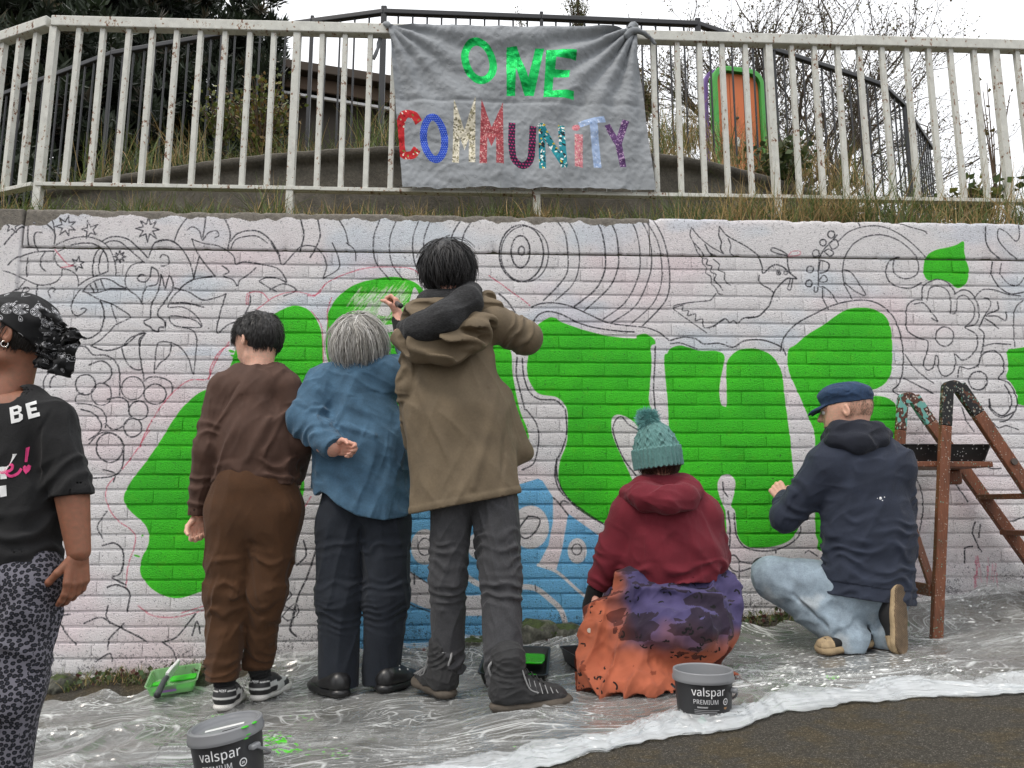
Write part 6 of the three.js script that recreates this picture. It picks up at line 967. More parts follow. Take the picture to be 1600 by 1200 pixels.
// ---------------------------------------------------------------- tall person in the olive parka
{
  const z0 = 0.74, J = (x, y, dz = 0) => atZ(x, y, z0 + dz), R = (px) => px * 0.00245, fz = { flat: [V(0, 0, 1), 0.62] };
  const base = V(J(730, 1090).x, sheetY(J(730, 1090).x, 0.8), 0.8), P1 = person('person in an olive parka and black boots standing with one elbow out', base);
  const torso = [[J(708, 535), J(714, 650), R(60), R(78), fz], [J(714, 650), J(730, 800), R(78), R(90), fz], [J(664, 512), J(770, 503), R(26), R(28)]];
  const armL = [[J(658, 515), J(645, 605, 0.0), R(29), R(25)], [J(645, 605, 0.0), J(648, 690, -0.13), R(25), R(20)]];
  const armR = [[J(772, 506), J(821, 528, -0.06), R(31), R(28)], [J(821, 528, -0.06), J(800, 505, -0.34), R(27), R(19)]];
  const legL = [[J(705, 790), J(700, 905, -0.01), R(33), R(29)], [J(700, 905, -0.01), J(700, 1062, -0.05), R(27.5), R(25)]];
  const legR = [[J(772, 785, 0.0), J(782, 905, 0.05), R(38), R(32)], [J(782, 905, 0.05), J(788, 1064, 0.16), R(31), R(27)]];
  const hc = J(700, 425, -0.04), h = 0.235, q = frameQ(V(0.12, 0.12, -1)), H = headSDF(hc, q, h), neck = withNeck(H, hc, h, J(708, 492, 0), 0.055);
  const hl = handSDF(J(648, 692, -0.14), V(0.1, -0.6, -0.8), V(1, 0, 0), 1, 0.18, 0.5), hr = handSDF(J(798, 502, -0.37), V(-0.2, 0.5, -0.8), V(-0.7, -0.4, -0.3), -1, 0.18, 0.6);
  const body = bodyMesh(P1, shrink([torso[0], [J(714, 640), J(735, 750), R(70), R(56), fz], torso[2], ...armL, ...armR, ...stub(legL), ...stub(legR)], 0.78), [neck], [hl, hr], skinLight);
  faceParts(body, P1, H, h, q, rgb(0.02, 0.016, 0.014), rgb(0.45, 0.2, 0.17));
  // jeans
  const jf = folded(union(0.02, ...cones(legL)), rings(legL[0][0], legL[0][1], 22, 0.008, 0.45, 1.0, 1), rings(legL[1][0], legL[1][1], 26, 0.009, 0.0, 0.3, 2), rings(legL[1][0], legL[1][1], 30, 0.012, 0.68, 1.0, 3), drape(V(0.3, 1, 0), 0.004, 14, 4, 1));
  const jr = folded(union(0.02, ...cones(legR)), rings(legR[0][0], legR[0][1], 22, 0.009, 0.35, 1.0, 5), rings(legR[1][0], legR[1][1], 26, 0.010, 0.0, 0.32, 6), rings(legR[1][0], legR[1][1], 30, 0.013, 0.7, 1.0, 7), drape(V(-0.3, 1, 0), 0.005, 13, 4, 4));
  const seat = cone(J(714, 755), J(755, 755), R(40), R(40), { flat: [V(0, 0, 1), 0.8] });
  const cutL = plane(J(700, 1056, 0), V(0, -1, 0.0)), cutR = plane(J(786, 1064, 0.12), V(0.1, -1, 0));
  const jeans = (p) => smin(smin(Math.max(jf(p), cutL(p)), Math.max(jr(p), cutR(p)), 0.012), seat(p), 0.03);
  const jeanMat = cloth(wornTex(0.245, 0.245, 0.255, 0.10, 0.10, 6), { bs: 0.0012, u: 4 });
  garment('jeans', jeans, [...bpts(legL), ...bpts(legR), [J(740, 775), R(60)]], 0.0065, jeanMat, P1, 0.045);
  // parka
  const sleeveL = folded(union(0.02, ...cones(armL)), rings(armL[0][0], armL[0][1], 16, 0.009, 0.4, 1.0, 11), rings(armL[1][0], armL[1][1], 18, 0.01, 0.0, 0.7, 12), drape(V(0, 1, 0.2), 0.005, 12, 3, 7));
  const sleeveR = folded(union(0.02, ...cones(armR)), rings(armR[0][0], armR[0][1], 22, 0.010, 0.25, 1.0, 14), rings(armR[1][0], armR[1][1], 18, 0.01, 0.0, 0.6, 15));
  const trunkF = folded(union(0.045, ...cones(torso)), drape(V(0.25, 1, 0), 0.010, 4.2, 1.1, 21), drape(V(-0.6, 1, 0.2), 0.0035, 8, 2.0, 25), crease(J(690, 640, 0.1), J(760, 610, 0.08), 0.012, -0.006), crease(J(650, 600, 0.08), J(700, 720, 0.14), 0.014, 0.007), crease(J(790, 560, 0.06), J(740, 760, 0.14), 0.016, 0.008), crease(J(800, 640, 0.06), J(775, 780, 0.1), 0.012, -0.008));
  const flap = union(0.03, cone(J(785, 620, -0.02), J(806, 700, -0.06), R(18), R(28), { flat: [V(0.5, 0, 0.8), 0.5] }), cone(J(770, 690, 0), J(822, 708, -0.1), R(20), R(12)));
  const hem = plane(J(732, 786, 0.1), V(0.19, -1, 0));
  const seamL = crease(J(662, 520, 0.1), J(640, 640, 0.1), 0.006, -0.004), hemRoll = (p) => { const s = -hem(p); return s < 0.03 && s > 0 ? 0.003 * Math.sin(s / 0.03 * Math.PI) : 0; };
  const parkaBody = opened((p) => Math.max(smin(trunkF(p), flap(p), 0.05) - hemRoll(p), hem(p)), hem, 0.02, 0.06);
  const parka = folded((p) => smin(smin(parkaBody(p), sleeveL(p), 0.014), sleeveR(p), 0.02), seamL);
  const oliveTex = wornTex(0.43, 0.375, 0.295, 0.07, 0.05, 4);
  const parkaMat = cloth(oliveTex, { bs: 0.0009, u: 2.5, rough: 0.8, sheen: 0.1 });
  garment('parka', parka, [...bpts(torso), ...bpts(armL), ...bpts(armR), [J(835, 715, -0.1), 0.03]], 0.0062, parkaMat, P1, 0.04);
  const hoodPts = [[J(628, 528, 0.03), R(17)], [J(655, 542, 0.115), R(22)], [J(700, 545, 0.15), R(24)], [J(742, 522, 0.13), R(23)], [J(770, 484, 0.06), R(18)], [J(762, 468, -0.02), R(14)]];
  const hoodF = folded((p) => Math.max(union(0.03, ...chain(hoodPts), cone(J(660, 500, 0.05), J(740, 500, 0.05), R(34), R(34)))(p), 0), drape(V(1, -0.2, 0), 0.007, 7, 1.6, 33), crease(J(640, 530, 0.1), J(745, 545, 0.16), 0.014, 0.01));
  const hoodMat = cloth(wornTex(0.42, 0.365, 0.285, 0.07, 0.05, 4), { bs: 0.0009, u: 2.5, rough: 0.8, sheen: 0.1 });
  garment('parka_hood', hoodF, [...hoodPts, [J(660, 500, 0.05), R(34)], [J(740, 500, 0.05), R(34)]], 0.006, hoodMat, P1, 0.03);
  const inner = [[J(634, 512, 0.05), R(14)], [J(658, 515, 0.12), R(24)], [J(695, 500, 0.15), R(27)], [J(730, 472, 0.1), R(24)], [J(736, 458, 0.02), R(18)]];
  const innerF = folded(union(0.03, ...chain(inner), cone(J(672, 472, 0.02), J(730, 470, 0.02), R(22), R(22))), drape(V(1, 0.3, 0), 0.006, 8, 2, 41));
  garment('hoodie_hood', innerF, [...inner, [J(672, 472, 0.02), R(22)]], 0.0055, cloth(dtex(256, 256, (x, y) => { const v = 0.17 + 0.09 * tn(x * 0.25, y, 60, 3) + 0.05 * tn(x, y, 120, 6); return [v, v, v * 1.03]; }, true), { u: 5, bs: 0.002 }), P1, 0.03);
  // tousled black hair
  const reg = (d) => d.y > -0.15 || (d.z < 0.25 && d.y > -0.75);
  const hg = hairOn(hc, q, h, { n: 1700, len: 0.15, thick: 0.04, drop: 0.5, curl: 0.5, r: 0.0021, whorl: V(0.1, 0.9, -0.35), region: reg, cols: [[0.012, 0.011, 0.012], [0.02, 0.018, 0.018], [0.008, 0.008, 0.009], [0.03, 0.027, 0.026]], flick: 0.25, seg: 10 });
  wpart('hair', merge([hg, hairCap(hc, q, h, (v) => Math.max(-0.42 - v.y, (v.z - 0.12) - 0.9 * v.y), 0.016, [0.012, 0.011, 0.012])].map(plainUV)), hairMat, P1);
  // hiking boots
  const bootMat = cloth(wornTex(0.16, 0.16, 0.165, 0.12, 0.1, 8), { u: 8, bs: 0.0015, rough: 0.7 }), soleMat = M({ map: wornTex(0.33, 0.30, 0.265, 0.12, 0.1), roughness: 0.85 }), trim = M({ color: rgb(0.27, 0.27, 0.27) });
  for (const [hx, hy, dir, left] of [[702, 1106, V(-0.42, 0, -0.9), 1], [768, 1122, V(0.93, 0, -0.36), 0]]) {
    const g0 = onGround(hx, hy), p0 = V(g0.x, sheetY(g0.x, g0.z) + 0.004, g0.z), S = shoeSDF(p0, dir, 0.305, { w: 0.108, h: 0.095, shaft: 0.175, sole: 0.034, wave: 0.005, over: 0.012, lean: 0.02 });
    const b = garment('boot', folded(S.upper, drape(S.d, 0.003, 20, 8, 3), rings(S.at(0.18, 0.08), S.at(0.2, 0.18), 40, 0.004, 0.2, 0.9, left + 3)), [[S.lo, 0], [S.hi, 0]], 0.005, bootMat, P1, 0, null);
    const so = wpart('sole', boxUV(meshSDF(S.sole, S.lo, S.hi, 0.0045)), soleMat, P1); P1.remove(so); b.add(so);
    const sub = (g) => { g.translate(-base.x, -base.y, -base.z); return g; };
    const arc = (y, r, n0, n1, x = 0.19) => [...Array(17)].map((_, i) => { const a = lerp(n0, n1, i / 16); return S.at(x, y).addScaledVector(S.d, -Math.cos(a) * r).addScaledVector(S.s, Math.sin(a) * r * 0.92); });
    part('collar_piping', sub(strand(arc(0.166, 0.058, -1.9, 1.9), 0.0026, 0.0026, 6)), trim, b);
    for (const sd of [-1, 1]) { part('side_piping', sub(strand(curvePts([S.at(0.3, 0.15, sd * 0.046), S.at(0.34, 0.11, sd * 0.052), S.at(0.40, 0.075, sd * 0.054), S.at(0.5, 0.062, sd * 0.054)], 10), 0.0028, 0.0028, 5)), trim, b); for (let k = 0; k < 6; k++) { const x = 0.42 + k * 0.065; part('lace_loop', sub(strand([S.at(x, 0.06 - k * 0.001, sd * 0.055), S.at(x - 0.02 + k * 0.005, 0.108 - k * 0.009, sd * (0.038 - k * 0.001))], 0.0022, 0.002, 5)), trim, b); } }
    for (let k = 0; k < 6; k++) { const x = 0.36 + k * 0.06; part('lace', sub(strand([S.at(x, 0.135 - k * 0.0125, -0.03), S.at(x + 0.01, 0.146 - k * 0.0125, 0), S.at(x, 0.135 - k * 0.0125, 0.03)], 0.003, 0.003, 5)), M({ color: rgb(0.03, 0.03, 0.03) }), b); }
    part('heel_loop', sub(strand(curvePts([S.at(0.0, 0.12, -0.006), S.at(-0.035, 0.15, 0), S.at(0.0, 0.168, 0.006)], 8), 0.0045, 0.0045, 6)), trim, b);
  }
}
// ---------------------------------------------------------------- child in brown
{
  const z0 = 0.5, J = (x, y, dz = 0) => atZ(x, y, z0 + dz), R = (px) => px * 0.00268, fz = { flat: [V(0, 0, 1), 0.72] };
  const base = V(J(375, 1110).x, sheetY(J(375, 1110).x, 0.52), 0.52), P1 = person('child in a brown top and brown jogging trousers with head bowed', base);
  const torso = [[J(399, 622), J(403, 690), R(52), R(62), fz], [J(403, 690), J(401, 752), R(62), R(65), fz], [J(352, 606), J(444, 602), R(22), R(22)], [J(378, 588), J(428, 586), R(16), R(16)]];
  const armL = [[J(350, 610), J(325, 705, 0.02), R(25), R(22)], [J(325, 705, 0.02), J(310, 800, -0.02), R(22), R(16)]];
  const armR = [[J(448, 608), J(470, 690, 0), R(25), R(21)], [J(470, 690, 0), J(462, 742, -0.16), R(21), R(16)]];
  const legL = [[J(364, 800), J(357, 925, 0.01), R(41), R(33)], [J(357, 925, 0.01), J(348, 1062, 0.02), R(32), R(23)]];
  const legR = [[J(432, 800), J(416, 925, 0.01), R(41), R(29)], [J(416, 925, 0.01), J(402, 1045, -0.08), R(28), R(22)]];
  const hc = J(402, 534, -0.03), h = 0.24, q = frameQ(V(-0.95, -0.38, -0.62)), H = headSDF(hc, q, h), neck = withNeck(H, hc, h, J(403, 592, 0.0), 0.052);
  const hl = handSDF(J(310, 806, -0.02), V(0.02, -1, 0.05), V(0.5, 0, 0.85), 1, 0.15, [0.75, 0.85, 0.9, 0.95], 0.03, 0.5), hr = handSDF(J(461, 745, -0.18), V(0, -0.3, -0.9), V(-1, 0, 0), 1, 0.15, 0.5);
  const body = bodyMesh(P1, shrink([torso[0], [J(403, 690), J(401, 745), R(60), R(58), fz], ...torso.slice(2), ...armL, ...armR, ...stub(legL), ...stub(legR)], 0.72), [neck], [hl, hr], skinFair);
  faceParts(body, P1, H, h, q, rgb(0.02, 0.016, 0.014), rgb(0.5, 0.22, 0.18));
  const trouser = [[J(398, 765), J(398, 800), R(63), R(60), { flat: [V(0, 0, 1), 0.82] }]];
  const lf = folded(union(0.03, ...cones(legL)), rings(legL[0][0], legL[0][1], 10, 0.009, 0.5, 1.0, 1), rings(legL[1][0], legL[1][1], 13, 0.010, 0.0, 0.5, 2), rings(legL[1][0], legL[1][1], 24, 0.009, 0.66, 1.0, 3), drape(V(0.3, 1, 0), 0.006, 9, 2, 1));
  const rf = folded(union(0.03, ...cones(legR)), rings(legR[0][0], legR[0][1], 10, 0.010, 0.5, 1.0, 5), rings(legR[1][0], legR[1][1], 13, 0.011, 0.0, 0.5, 6), rings(legR[1][0], legR[1][1], 24, 0.009, 0.66, 1.0, 7), drape(V(-0.3, 1, 0), 0.006, 9, 2, 4), crease(J(425, 920, 0.06), J(446, 925, 0), 0.02, 0.016));
  const cL = plane(J(349, 1062, 0.02), V(0, -1, 0)), cR = plane(J(402, 1046, -0.06), V(0, -1, 0)), seam = crease(J(393, 752, 0.18), J(394, 850, 0.16), 0.004, -0.004);
  const seatF = folded(cone(...trouser[0].slice(0, 2), ...trouser[0].slice(2)), drape(V(0.2, 1, 0), 0.004, 6, 2, 9));
  const tf = folded((p) => smin(smin(Math.max(lf(p), cL(p)), Math.max(rf(p), cR(p)), 0.014), seatF(p), 0.05), seam, crease(J(365, 862, 0.12), J(392, 850, 0.1), 0.012, -0.006), crease(J(425, 862, 0.12), J(394, 850, 0.1), 0.012, -0.006));
  garment('jogging_trousers', tf, [...bpts(legL), ...bpts(legR), ...bpts(trouser)], 0.0068, cloth(wornTex(0.305, 0.195, 0.105, 0.06, 0.04), { bump: fluff, bs: 0.0012 }), P1, 0.045);
  const waist = plane(J(402, 757, 0.1), V(0, -1, 0));
  const tr = folded(union(0.05, ...cones(torso)), drape(V(0.55, 1, 0), 0.010, 6.5, 1.7, 23), drape(V(-0.2, 1, 0), 0.003, 10, 3, 27), rings(J(402, 680), J(402, 758), 17, 0.009, 0.45, 1.0, 9, 0.2), crease(J(372, 600, 0.09), J(352, 640, 0.07), 0.008, -0.005), crease(J(440, 615, 0.1), J(385, 720, 0.14), 0.014, 0.008), crease(J(448, 640, 0.08), J(400, 735, 0.15), 0.012, 0.007));
  const sl = folded(union(0.02, ...cones(armL)), rings(armL[0][0], armL[0][1], 15, 0.006, 0.3, 1.0, 11), rings(armL[1][0], armL[1][1], 20, 0.009, 0.35, 0.95, 12), drape(V(0.1, 1, 0.1), 0.005, 12, 3, 6)), sr = folded(union(0.02, ...cones(armR)), rings(armR[0][0], armR[0][1], 15, 0.007, 0.3, 1.0, 15));
  const cuff = plane(J(309, 806, -0.02), V(-0.05, -1, 0)), topF = (p) => smin(smin(opened((z) => Math.max(tr(z), waist(z)), waist, 0.012, 0.03)(p), opened((z) => Math.max(sl(z), cuff(z)), cuff, 0.008, 0.03)(p), 0.02), sr(p), 0.02);
  const neckCut = ellip(J(402, 568, 0.0), 0.062, 0.026, 0.062), topN = (p) => Math.max(topF(p), -neckCut(p));
  garment('long_sleeved_top', folded(topN, crease(J(360, 592, 0.06), J(350, 660, 0.06), 0.005, -0.004)), [...bpts(torso), ...bpts(armL), ...bpts(armR)], 0.006, cloth(wornTex(0.30, 0.205, 0.16, 0.05, 0.03), { bs: 0.0007, sheen: 0.15, rough: 0.8 }), P1, 0.03);
  // short dark hair, tapering to the nape
  const reg = (d) => d.y > -0.72 + 0.9 * Math.max(0, d.z + 0.25) && !(Math.abs(d.x) > 0.72 && d.y < 0.1 && d.z > -0.35);
  const hg = hairOn(hc, q, h, { n: 2600, len: 0.042, thick: 0.017, drop: 0.5, curl: 0.16, r: 0.0014, whorl: V(0.12, 0.8, -0.6), region: reg, cols: [[0.014, 0.012, 0.011], [0.02, 0.017, 0.015], [0.009, 0.008, 0.008]], seg: 5 });
  wpart('hair', merge([hg, hairCap(hc, q, h, (v) => Math.max(-0.3 - v.y + 0.1 * Math.abs(v.x), (v.z - 0.1) * 0.9 - 0.8 * v.y + (Math.abs(v.x) > 0.3 ? 0.1 : 0)), 0.010, [0.012, 0.0105, 0.01])].map(plainUV)), hairMat, P1);
  // socks and trainers
  const sockMat = cloth(wornTex(0.07, 0.07, 0.075, 0.05, 0.1), { bump: fluff, bu: 16, bs: 0.003 }), wh = M({ map: wornTex(0.82, 0.81, 0.79, 0.04, 0.04), roughness: 0.6 }), bk = M({ color: rgb(0.02, 0.02, 0.021), roughness: 0.5 });
  for (const [hx, hy, dir, ank, sd] of [[346, 1122, V(-0.1, 0, -1), J(349, 1060, 0.02), 1], [398, 1107, V(0.22, 0, -0.97), J(402, 1043, -0.06), 2]]) {
    const g0 = onGround(hx, hy), p0 = V(g0.x, sheetY(g0.x, g0.z) + 0.002, g0.z), S = shoeSDF(p0, dir, 0.255, { w: 0.094, h: 0.072, sole: 0.03, over: 0.0 });
    const up = (p) => Math.max(union(0.02, S.upper, cone(S.at(0.14, 0.05), S.at(0.13, 0.082), 0.038, 0.035))(p), plane(S.at(0.1, 0.088), V(0, 1, 0).addScaledVector(S.d, -0.2))(p));
    const sk = wpart('sock', boxUV(meshSDF(folded(cone(ank.clone().add(V(0, 0.02, 0)), S.at(0.22, 0.06), 0.045, 0.037), rings(ank, S.at(0.2, 0.05), 60, 0.004, 0, 1, sd)), ank.clone().min(S.at(0.2, 0.02)).subScalar(0.07), ank.clone().max(S.at(0.2, 0.05)).addScalar(0.07), 0.005)), sockMat, P1);
    const tq = (p) => { const a = p.clone().sub(p0), x = a.dot(S.d) / 0.255, y = a.y; return x < 0.13 ? (y > 0.052 && y < 0.072 ? [0.025, 0.025, 0.026] : y > 0.078 ? [0.025, 0.025, 0.026] : y < 0.047 ? [0.025, 0.025, 0.026] : [0.62, 0.62, 0.6]) : y < 0.05 && x < 0.34 ? [0.025, 0.025, 0.026] : (x > 0.62 && y < 0.05) || (x > 0.35 && x < 0.6 && y > 0.06) ? [0.025, 0.025, 0.026] : y > 0.07 ? [0.025, 0.025, 0.026] : [0.62, 0.62, 0.6]; };
    const ug = meshSDF(up, S.lo, S.hi, 0.004); paintVerts(ug, tq); const b = wpart('trainer', boxUV(ug), M({ vertexColors: true, roughness: 0.55 }), P1, 'black and white low trainer');
    const so = wpart('sole', boxUV(meshSDF(S.sole, S.lo, S.hi, 0.004)), wh, P1); P1.remove(so); b.add(so);
    const C = canvas(128, 64), g = C.getContext('2d'); g.fillStyle = '#0c0c0d'; g.fillRect(0, 0, 128, 64); g.fillStyle = '#e8e8e8'; g.font = 'bold 46px sans-serif'; g.fillText('NIKE', 8, 48); const tab = new THREE.PlaneGeometry(0.034, 0.015, 4, 1); { const p = tab.attributes.position; for (let i = 0; i < p.count; i++) p.setZ(i, -((p.getX(i) / 0.03) ** 2) * 0.008); tab.computeVertexNormals(); } const bt = S.d.clone().negate(); tab.applyMatrix4(new THREE.Matrix4().makeBasis(UPV.clone().cross(bt).normalize(), UPV, bt)); const tp = S.at(-0.022, 0.079); tab.translate(tp.x, tp.y, tp.z); const tm = wpart('heel_tab', tab, M({ map: ctex(C), roughness: 0.6, side: THREE.DoubleSide }), P1); P1.remove(tm); b.add(tm);
    for (let k = 0; k < 4; k++) { const l = strand([S.at(0.4 + k * 0.07, 0.082 - k * 0.008, -0.026), S.at(0.41 + k * 0.07, 0.088 - k * 0.008, 0), S.at(0.4 + k * 0.07, 0.082 - k * 0.008, 0.026)], 0.003, 0.003, 5); l.translate(-base.x, -base.y, -base.z); part('lace', l, bk, b); }
  }
}
// ---------------------------------------------------------------- grey-haired person in the blue corduroy shirt
{
  const z0 = 0.47, J = (x, y, dz = 0) => atZ(x, y, z0 + dz), R = (px) => px * 0.00271, fz = { flat: [V(0, 0, 1), 0.72] };
  const base = V(J(562, 1090).x, sheetY(J(562, 1090).x, 0.48), 0.48), P1 = person('grey-haired person in a blue corduroy shirt painting with one arm raised', base);
  const torso = [[J(560, 620), J(566, 700), R(58), R(70), fz], [J(566, 700), J(568, 800), R(70), R(79), fz], [J(512, 598), J(606, 586), R(27), R(28)], [J(535, 585), J(590, 580), R(20), R(20)]];
  const armL = [[J(508, 603), J(478, 655, 0.06), R(34), R(30)], [J(478, 655, 0.06), J(519, 698, 0.17), R(29), R(20)]];
  const armR = [[J(608, 592), J(650, 566, -0.12), R(31), R(25)], [J(650, 566, -0.12), J(627, 522, -0.25), R(24), R(18)]];
  const legL = [[J(532, 815), J(530, 930, 0.0), R(38), R(33)], [J(530, 930, 0.0), J(530, 1078, -0.03), R(33), R(29)]];
  const legR = [[J(603, 815), J(603, 930, 0.0), R(39), R(35)], [J(603, 930, 0.0), J(594, 1074, -0.05), R(34), R(26)]];
  const hc = J(562, 537, -0.01), h = 0.24, q = frameQ(V(0.18, 0.52, -0.85)), H = headSDF(hc, q, h), neck = withNeck(H, hc, h, J(562, 600, 0.0), 0.055);
  const hl = handSDF(J(519, 700, 0.175), V(1, -0.05, 0.0), V(0, -0.4, 1), -1, 0.145, [0.7, 0.8, 0.95, 1.1], 0.0, 0.6), wristR = J(622, 502, -0.285);
  const hr = handSDF(J(621, 493, -0.29), V(-0.08, 1, -0.1), V(-0.95, 0.1, -0.25), 1, 0.155, [1.0, 1.15, 1.3, 1.35], 0.03, 0.75);
  const fore = meshSDF(cone(J(627, 522, -0.25), J(621, 490, -0.29), 0.03, 0.025), J(640, 540, -0.36).min(J(600, 470, -0.2)), J(660, 460, -0.2).max(J(600, 540, -0.2)), 0.006);
  const body = bodyMesh(P1, shrink([torso[0], [J(566, 700), J(568, 780), R(66), R(60), fz], ...torso.slice(2), ...armL, ...armR, ...stub(legL), ...stub(legR)], 0.78), [neck], [hl, hr], skinLight, [fore]);
  faceParts(body, P1, H, h, q, rgb(0.35, 0.34, 0.33), rgb(0.5, 0.24, 0.21));
  const lf = folded(union(0.03, ...cones(legL)), rings(legL[0][0], legL[0][1], 20, 0.006, 0.2, 0.5, 1), rings(legL[0][0], legL[0][1], 24, 0.006, 0.7, 1, 2), rings(legL[1][0], legL[1][1], 30, 0.006, 0.0, 0.4, 3), drape(V(0.3, 1, 0), 0.006, 8, 2, 3)), rf = folded(union(0.03, ...cones(legR)), rings(legR[0][0], legR[0][1], 20, 0.006, 0.2, 0.5, 5), rings(legR[0][0], legR[0][1], 24, 0.006, 0.7, 1, 6), rings(legR[1][0], legR[1][1], 30, 0.006, 0.0, 0.4, 7), drape(V(-0.3, 1, 0), 0.006, 8, 2, 8));
  const cL = plane(J(530, 1076, 0), V(0.05, -1, 0.1)), cR = plane(J(594, 1072, -0.02), V(0, -1, 0.1)), seat = cone(J(548, 780), J(586, 780), R(44), R(44), { flat: [V(0, 0, 1), 0.9] });
  const pf = folded((p) => smin(smin(Math.max(lf(p), cL(p)), Math.max(rf(p), cR(p)), 0.012), seat(p), 0.04), crease(J(512, 800, 0.16), J(560, 815, 0.16), 0.005, -0.004), crease(J(505, 845, 0.1), J(552, 838, 0.12), 0.012, -0.006), crease(J(580, 842, 0.12), J(635, 838, 0.08), 0.012, -0.006));
  garment('trousers', pf, [...bpts(legL), ...bpts(legR), [J(568, 790), R(100)]], 0.0068, cloth(wornTex(0.135, 0.155, 0.19, 0.08, 0.08), { bs: 0.001 }), P1, 0.02);
  // shirt with a curved tail
  const hemPx = [[480, 762], [487, 775], [497, 768], [508, 772], [530, 790], [560, 806], [600, 813], [630, 808], [650, 792], [670, 770]].map(([x, y]) => J(x, y, 0.12)), hemY = (x) => { let i = 0; while (i < hemPx.length - 2 && hemPx[i + 1].x < x) i++; const a = hemPx[i], b = hemPx[i + 1]; return lerp(a.y, b.y, clamp((x - a.x) / (b.x - a.x), 0, 1)); };
  const hem = (p) => (hemY(p.x) + (p.z < z0 ? 0.03 : 0) - p.y) * 0.8;
  const tr = folded(union(0.05, ...cones(torso)), drape(V(0.25, 1, 0), 0.010, 6, 1.5, 23), drape(V(0.9, -0.5, 0), 0.005, 9, 2.2, 29), crease(J(528, 640, 0.14), J(640, 672, 0.12), 0.018, -0.012), crease(J(525, 660, 0.15), J(630, 690, 0.15), 0.016, 0.012), crease(J(520, 622, 0.13), J(620, 616, 0.1), 0.0045, -0.004), crease(J(540, 720, 0.17), J(625, 735, 0.15), 0.014, 0.007), crease(J(500, 740, 0.1), J(560, 760, 0.18), 0.012, -0.006));
  const sl = folded(union(0.025, ...cones(armL)), rings(armL[0][0], armL[0][1], 15, 0.007, 0.2, 1.0, 11), rings(armL[1][0], armL[1][1], 18, 0.009, 0.1, 0.85, 12), drape(V(0.3, 1, 0.3), 0.006, 9, 3, 6)), sr = folded(union(0.02, ...cones(armR)), rings(armR[0][0], armR[0][1], 15, 0.009, 0.3, 1.0, 15), rings(armR[1][0], armR[1][1], 17, 0.009, 0.0, 0.9, 16));
  const cuffL = plane(J(521, 700, 0.195), J(521, 700, 0.195).sub(J(490, 668, 0.1))), cuffR = plane(J(628, 525, -0.245), J(628, 525, -0.245).sub(J(650, 566, -0.12)));
  const shirt = (p) => smin(smin(opened((z) => Math.max(tr(z), hem(z)), hem, 0.014, 0.05)(p), opened((z) => Math.max(sl(z), cuffL(z)), cuffL, 0.008, 0.03)(p), 0.022), Math.max(sr(p), cuffR(p)), 0.025);
  const cord = dtex(512, 512, (x, y) => 0.5 + 0.3 * Math.sin(x * 2 * Math.PI * 64) + 0.14 * tn(x, y, 30, 4));
  const shirtMat = cloth(wornTex(0.28, 0.405, 0.50, 0.10, 0.06, 6), { bump: cord, bu: 4, bs: 0.0014, sheen: 0.5 });
  garment('corduroy_shirt', folded(shirt, crease(J(528, 598, 0.1), J(520, 680, 0.13), 0.005, -0.004)), [...bpts(torso), ...bpts(armL), ...bpts(armR)], 0.006, shirtMat, P1, 0.03);
  const collar = [[J(532, 580, 0.03), R(8)], [J(548, 584, 0.07), R(9)], [J(575, 582, 0.07), R(9)], [J(596, 572, 0.03), R(8)]];
  garment('collar', folded(union(0.02, ...chain(collar)), drape(V(1, 0, 0), 0.004, 9, 4, 2)), collar, 0.006, shirtMat, P1, 0.02);
  garment('cuff', cone(J(627, 521, -0.25), J(622, 500, -0.285), 0.034, 0.03), [[J(627, 521, -0.25), 0.035], [J(622, 500, -0.285), 0.035]], 0.005, cloth(wornTex(0.07, 0.07, 0.075, 0.1, 0.1)), P1, 0.01, null, 'black inner cuff');
  // shoulder-length grey hair
  const reg = (d) => d.y > -0.1 || (d.z < 0.3 && d.y > -0.6);
  const greys = [[0.6, 0.58, 0.55], [0.42, 0.4, 0.37], [0.75, 0.73, 0.7], [0.26, 0.245, 0.22], [0.66, 0.63, 0.58]];
  const hg = hairOn(hc, q, h, { n: 2600, len: 0.235, thick: 0.05, drop: 0.9, curl: 0.34, r: 0.0017, whorl: V(-0.08, 0.95, -0.35), region: reg, cols: greys, flick: 0.16, seg: 12 });
  wpart('hair', merge([hg, hairCap(hc, q, h, (v) => Math.max(-0.35 - v.y, v.z - 0.14 - 0.9 * v.y), 0.010, [0.3, 0.29, 0.27])].map(plainUV)), hairMat, P1);
  // clogs with white spots
  const clog = M({ color: rgb(0.016, 0.016, 0.017), roughness: 0.35 }), dot = M({ color: rgb(0.75, 0.75, 0.73) });
  for (const [hx, hy, dir] of [[537, 1100, V(-0.62, 0, -0.78)], [594, 1092, V(0.5, 0, -0.86)]]) {
    const g0 = onGround(hx, hy), p0 = V(g0.x, sheetY(g0.x, g0.z) + 0.002, g0.z), S = shoeSDF(p0, dir, 0.25, { w: 0.098, h: 0.07, sole: 0.036, over: 0.0 });
    const b = wpart('clog', boxUV(meshSDF((p) => Math.min(S.upper(p), Math.max(cone(S.at(0.17, 0.025), S.at(0.2, 0.04), 0.037, 0.035)(p), plane(S.at(0.1, 0.058), UPV)(p))), S.lo, S.hi, 0.0045)), clog, P1); const so = wpart('sole', boxUV(meshSDF(S.sole, S.lo, S.hi, 0.0045)), clog, P1); P1.remove(so); b.add(so);
